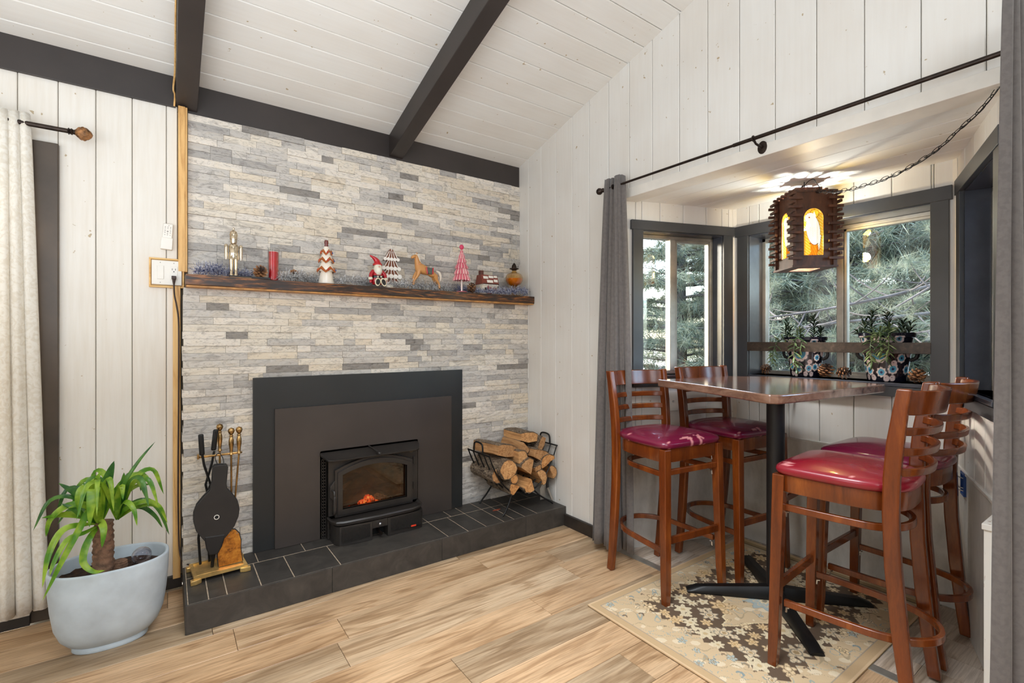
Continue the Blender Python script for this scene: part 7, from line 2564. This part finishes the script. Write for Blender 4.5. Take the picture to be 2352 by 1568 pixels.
# ================================================================== OUTSIDE
gr = MB().prism([(-8, 3.9), (8, 3.9), (30, 3.9), (30, -12), (4.0, -12), (4.0, 3.4), (-8, 3.4)], -0.9, -0.6).build('ground', 'ground')
gx = 60
mb = MB()
for j in range(61):
    for i in range(61):
        x = -18 + 48 * i / 60
        y = -16 + 46 * j / 60
        z = -0.6 + 0.25 * noise.noise(Vector((x * 0.25, y * 0.25, 0))) + 0.02 * max(0, (x - 4)) + 0.05 * max(0, y - 6)
        mb.v.append((x, y, z))
for j in range(60):
    for i in range(60):
        mb.f.append((j * 61 + i, j * 61 + i + 1, (j + 1) * 61 + i + 1, (j + 1) * 61 + i))
bpy.data.objects.remove(gr)
gr = mb.build('ground', 'ground', smooth=180)
struct('ground', gr, 'dry brown forest floor outside the alcove windows', 'ground')


def needles_mesh(name, mat, centers, dirs, n_per, length, width, spread, seed):
    r_ = np.random.default_rng(seed)
    C = np.repeat(np.array(centers), n_per, 0)
    D = np.repeat(np.array(dirs), n_per, 0)
    n = len(C)
    d = D * (1 - spread) + r_.normal(size=(n, 3)) * spread
    d /= np.linalg.norm(d, axis=1)[:, None]
    L = length * (0.7 + 0.5 * r_.random(n))[:, None]
    C = C + r_.normal(size=(n, 3)) * length * 0.12
    s = np.cross(d, r_.normal(size=(n, 3)))
    s /= np.linalg.norm(s, axis=1)[:, None]
    v = np.stack([C - s * width / 2, C + s * width / 2, C + d * L], 1).reshape(-1, 3)
    me = bpy.data.meshes.new(name)
    me.vertices.add(len(v))
    me.vertices.foreach_set('co', v.reshape(-1))
    me.loops.add(3 * n)
    me.loops.foreach_set('vertex_index', np.arange(3 * n, dtype=np.int32))
    me.polygons.add(n)
    me.polygons.foreach_set('loop_start', np.arange(0, 3 * n, 3, dtype=np.int32))
    me.polygons.foreach_set('loop_total', np.full(n, 3, dtype=np.int32))
    me.update()
    me.validate()
    me.materials.append(M[mat])
    return me


def conifer_meshes(h, rbase, seed, mat, nlen, nwid, nper, whorls=26, per=8, droop=0.25, z0=0.12):
    r_ = random.Random(seed)
    wood_ = MB().tube([(0, 0, 0), (0.02, 0, h * 0.5), (0, 0.02, h)], [0.16, 0.10, 0.02], 10)
    C, D = [], []
    for i in range(whorls):
        t_ = z0 + (1 - z0) * i / whorls
        z = h * t_
        L0 = rbase * (1 - t_) ** 0.8 + 0.12
        for k in range(per):
            a = 2 * math.pi * k / per + i * 0.9 + r_.uniform(-0.3, 0.3)
            L = L0 * r_.uniform(0.6, 1.15)
            z = h * t_ + r_.uniform(-0.5, 0.5) * h / whorls * 1.6
            ca, sa = math.cos(a), math.sin(a)
            pts = [Vector((ca * L * s, sa * L * s, z + L * (0.12 * s - droop * s * s) + r_.uniform(-0.02, 0.02))) for s in (0, 0.35, 0.7, 1.0)]
            wood_.tube(pts, [0.022, 0.014, 0.008, 0.003], 4, cap=False)
            m_ = max(3, int(L / (nlen * 0.55)))
            for q in range(m_):
                s = 0.2 + 0.8 * (q + r_.random()) / m_
                j = min(2, int(s * 3))
                p = pts[0].lerp(pts[3], s)
                p.z = z + L * (0.12 * s - droop * s * s)
                side = Vector((-sa, ca, 0)) * r_.uniform(-1, 1) * L * 0.22 * s
                C.append(tuple(p + side))
                dd = Vector((ca, sa, -0.1)) + side * 1.5
                dd.normalize()
                D.append(tuple(dd))
    nm = needles_mesh('foliage', mat, C, D, nper, nlen, nwid, 0.55, seed)
    wm = bpy.data.meshes.new('trunk')
    wm.from_pydata(wood_.v, [], wood_.f)
    wm.materials.append(M['treebark'])
    wm.shade_smooth()
    return wm, nm


TA = conifer_meshes(8.5, 1.9, 1, 'needle_b', 0.14, 0.012, 26, 34, 9)
TB = conifer_meshes(7.5, 2.1, 2, 'needle', 0.19, 0.010, 26, 26, 9, 0.1)


def tree(kind, x, y, s, rz, label):
    wm, nm = kind
    rt = empty('conifer_tree', (x, y, -0.75), rz, label, 'tree', 'conifers outside the bay windows')
    rt.scale = (s, s, s)
    link('trunk', wm, rt)
    f = link('foliage', nm, rt)
    f['kind'] = 'stuff'
    return rt


tree(TA, 5.15, 6.6, 0.72, 0.3, 'dark blue green fir seen through the right pane of the narrow window')
tree(TA, 4.0, 8.2, 0.78, 1.9, 'blue green fir seen through the left pane of the narrow window')
tree(TA, 7.4, 10.5, 1.15, 2.9, 'tall fir far behind the narrow window')
tree(TB, 6.8, 4.9, 1.05, 0.8, 'soft green pine seen between the narrow and wide windows')
tree(TB, 7.6, 3.0, 1.15, 2.2, 'grey green pine filling the left pane of the wide window')
tree(TB, 8.6, 1.6, 1.3, 4.0, 'pine with bare grey boughs in the middle of the right pane')
tree(TA, 10.0, 3.8, 1.7, 5.1, 'tall fir far behind the wide window')
tree(TA, 9.6, 0.0, 1.5, 1.1, 'fir behind the right edge of the wide window')
tree(TA, 5.6, 13.5, 1.2, 0.2, 'large distant fir directly behind the narrow window')
tree(TB, 12.5, 6.5, 2.0, 0.7, 'most distant pine behind the wide window')
tree(TA, 13.5, 1.5, 2.1, 2.7, 'most distant fir right of the wide window mullion')


# near pine boughs with needle bursts just outside the wide window
def bough(root_loc, pts, twigs, seed, label, mat='needle', nlen=0.13):
    r_ = random.Random(seed)
    rt = empty('pine_bough', root_loc, label=label, cat='pine branch', group='pine boughs close outside the wide window')
    P = smoothpath(pts, 6)
    mb = MB().tube(P, [0.022 * (1 - 0.75 * i / len(P)) for i in range(len(P))], 7)
    C, D = [], []
    for k in range(twigs):
        t_ = 0.15 + 0.85 * k / twigs
        p = P[int(t_ * (len(P) - 1))]
        d = Vector((r_.uniform(-0.4, 0.4), r_.uniform(-1, 1), r_.uniform(-0.7, 0.8))).normalized()
        L = r_.uniform(0.2, 0.55)
        c1 = p + d * L * 0.5 + Vector((0, 0, -0.05))
        c2 = p + d * L + Vector((0, 0, r_.uniform(-0.02, 0.12)))
        mb.tube(bez(p, c1, c2, 7), [0.007, 0.0065, 0.006, 0.0055, 0.005, 0.004, 0.003], 5)
        for s in (0.75, 0.9, 1.0):
            q = p.lerp(c2, s)
            C.append(tuple(q))
            D.append(tuple((c2 - c1).normalized()))
    mb.build('branch', 'treebark', rt, smooth=60)
    nm = needles_mesh('needles', mat, C, D, 42, nlen, 0.0024, 0.62, seed)
    o = link('needles', nm, rt)
    o['kind'] = 'stuff'


bough((4.6, 1.6, 1.5), [(1.2, -0.9, 0.6), (0.6, -0.4, 0.25), (0.1, 0.2, 0.05), (-0.2, 0.8, -0.05)], 22, 3, 'pine bough sweeping across the left pane of the wide window')
bough((5.0, 1.0, 1.9), [(1.0, -1.6, 1.0), (0.4, -0.8, 0.4), (0.0, -0.1, 0.0), (-0.3, 0.5, -0.45)], 22, 5, 'pine bough crossing the top of the right pane of the wide window')
bough((5.2, 0.4, 1.2), [(1.0, -0.9, -0.1), (0.5, -0.2, 0.1), (0.1, 0.5, 0.2), (-0.1, 1.1, 0.1)], 18, 8, 'pine bough low behind the right painted pot')
bough((5.4, 2.6, 1.3), [(1.0, -1.6, 0.3), (0.5, -0.9, 0.2), (0.1, -0.2, 0.1), (-0.1, 0.4, -0.1)], 18, 9, 'pine bough behind the left painted pot')
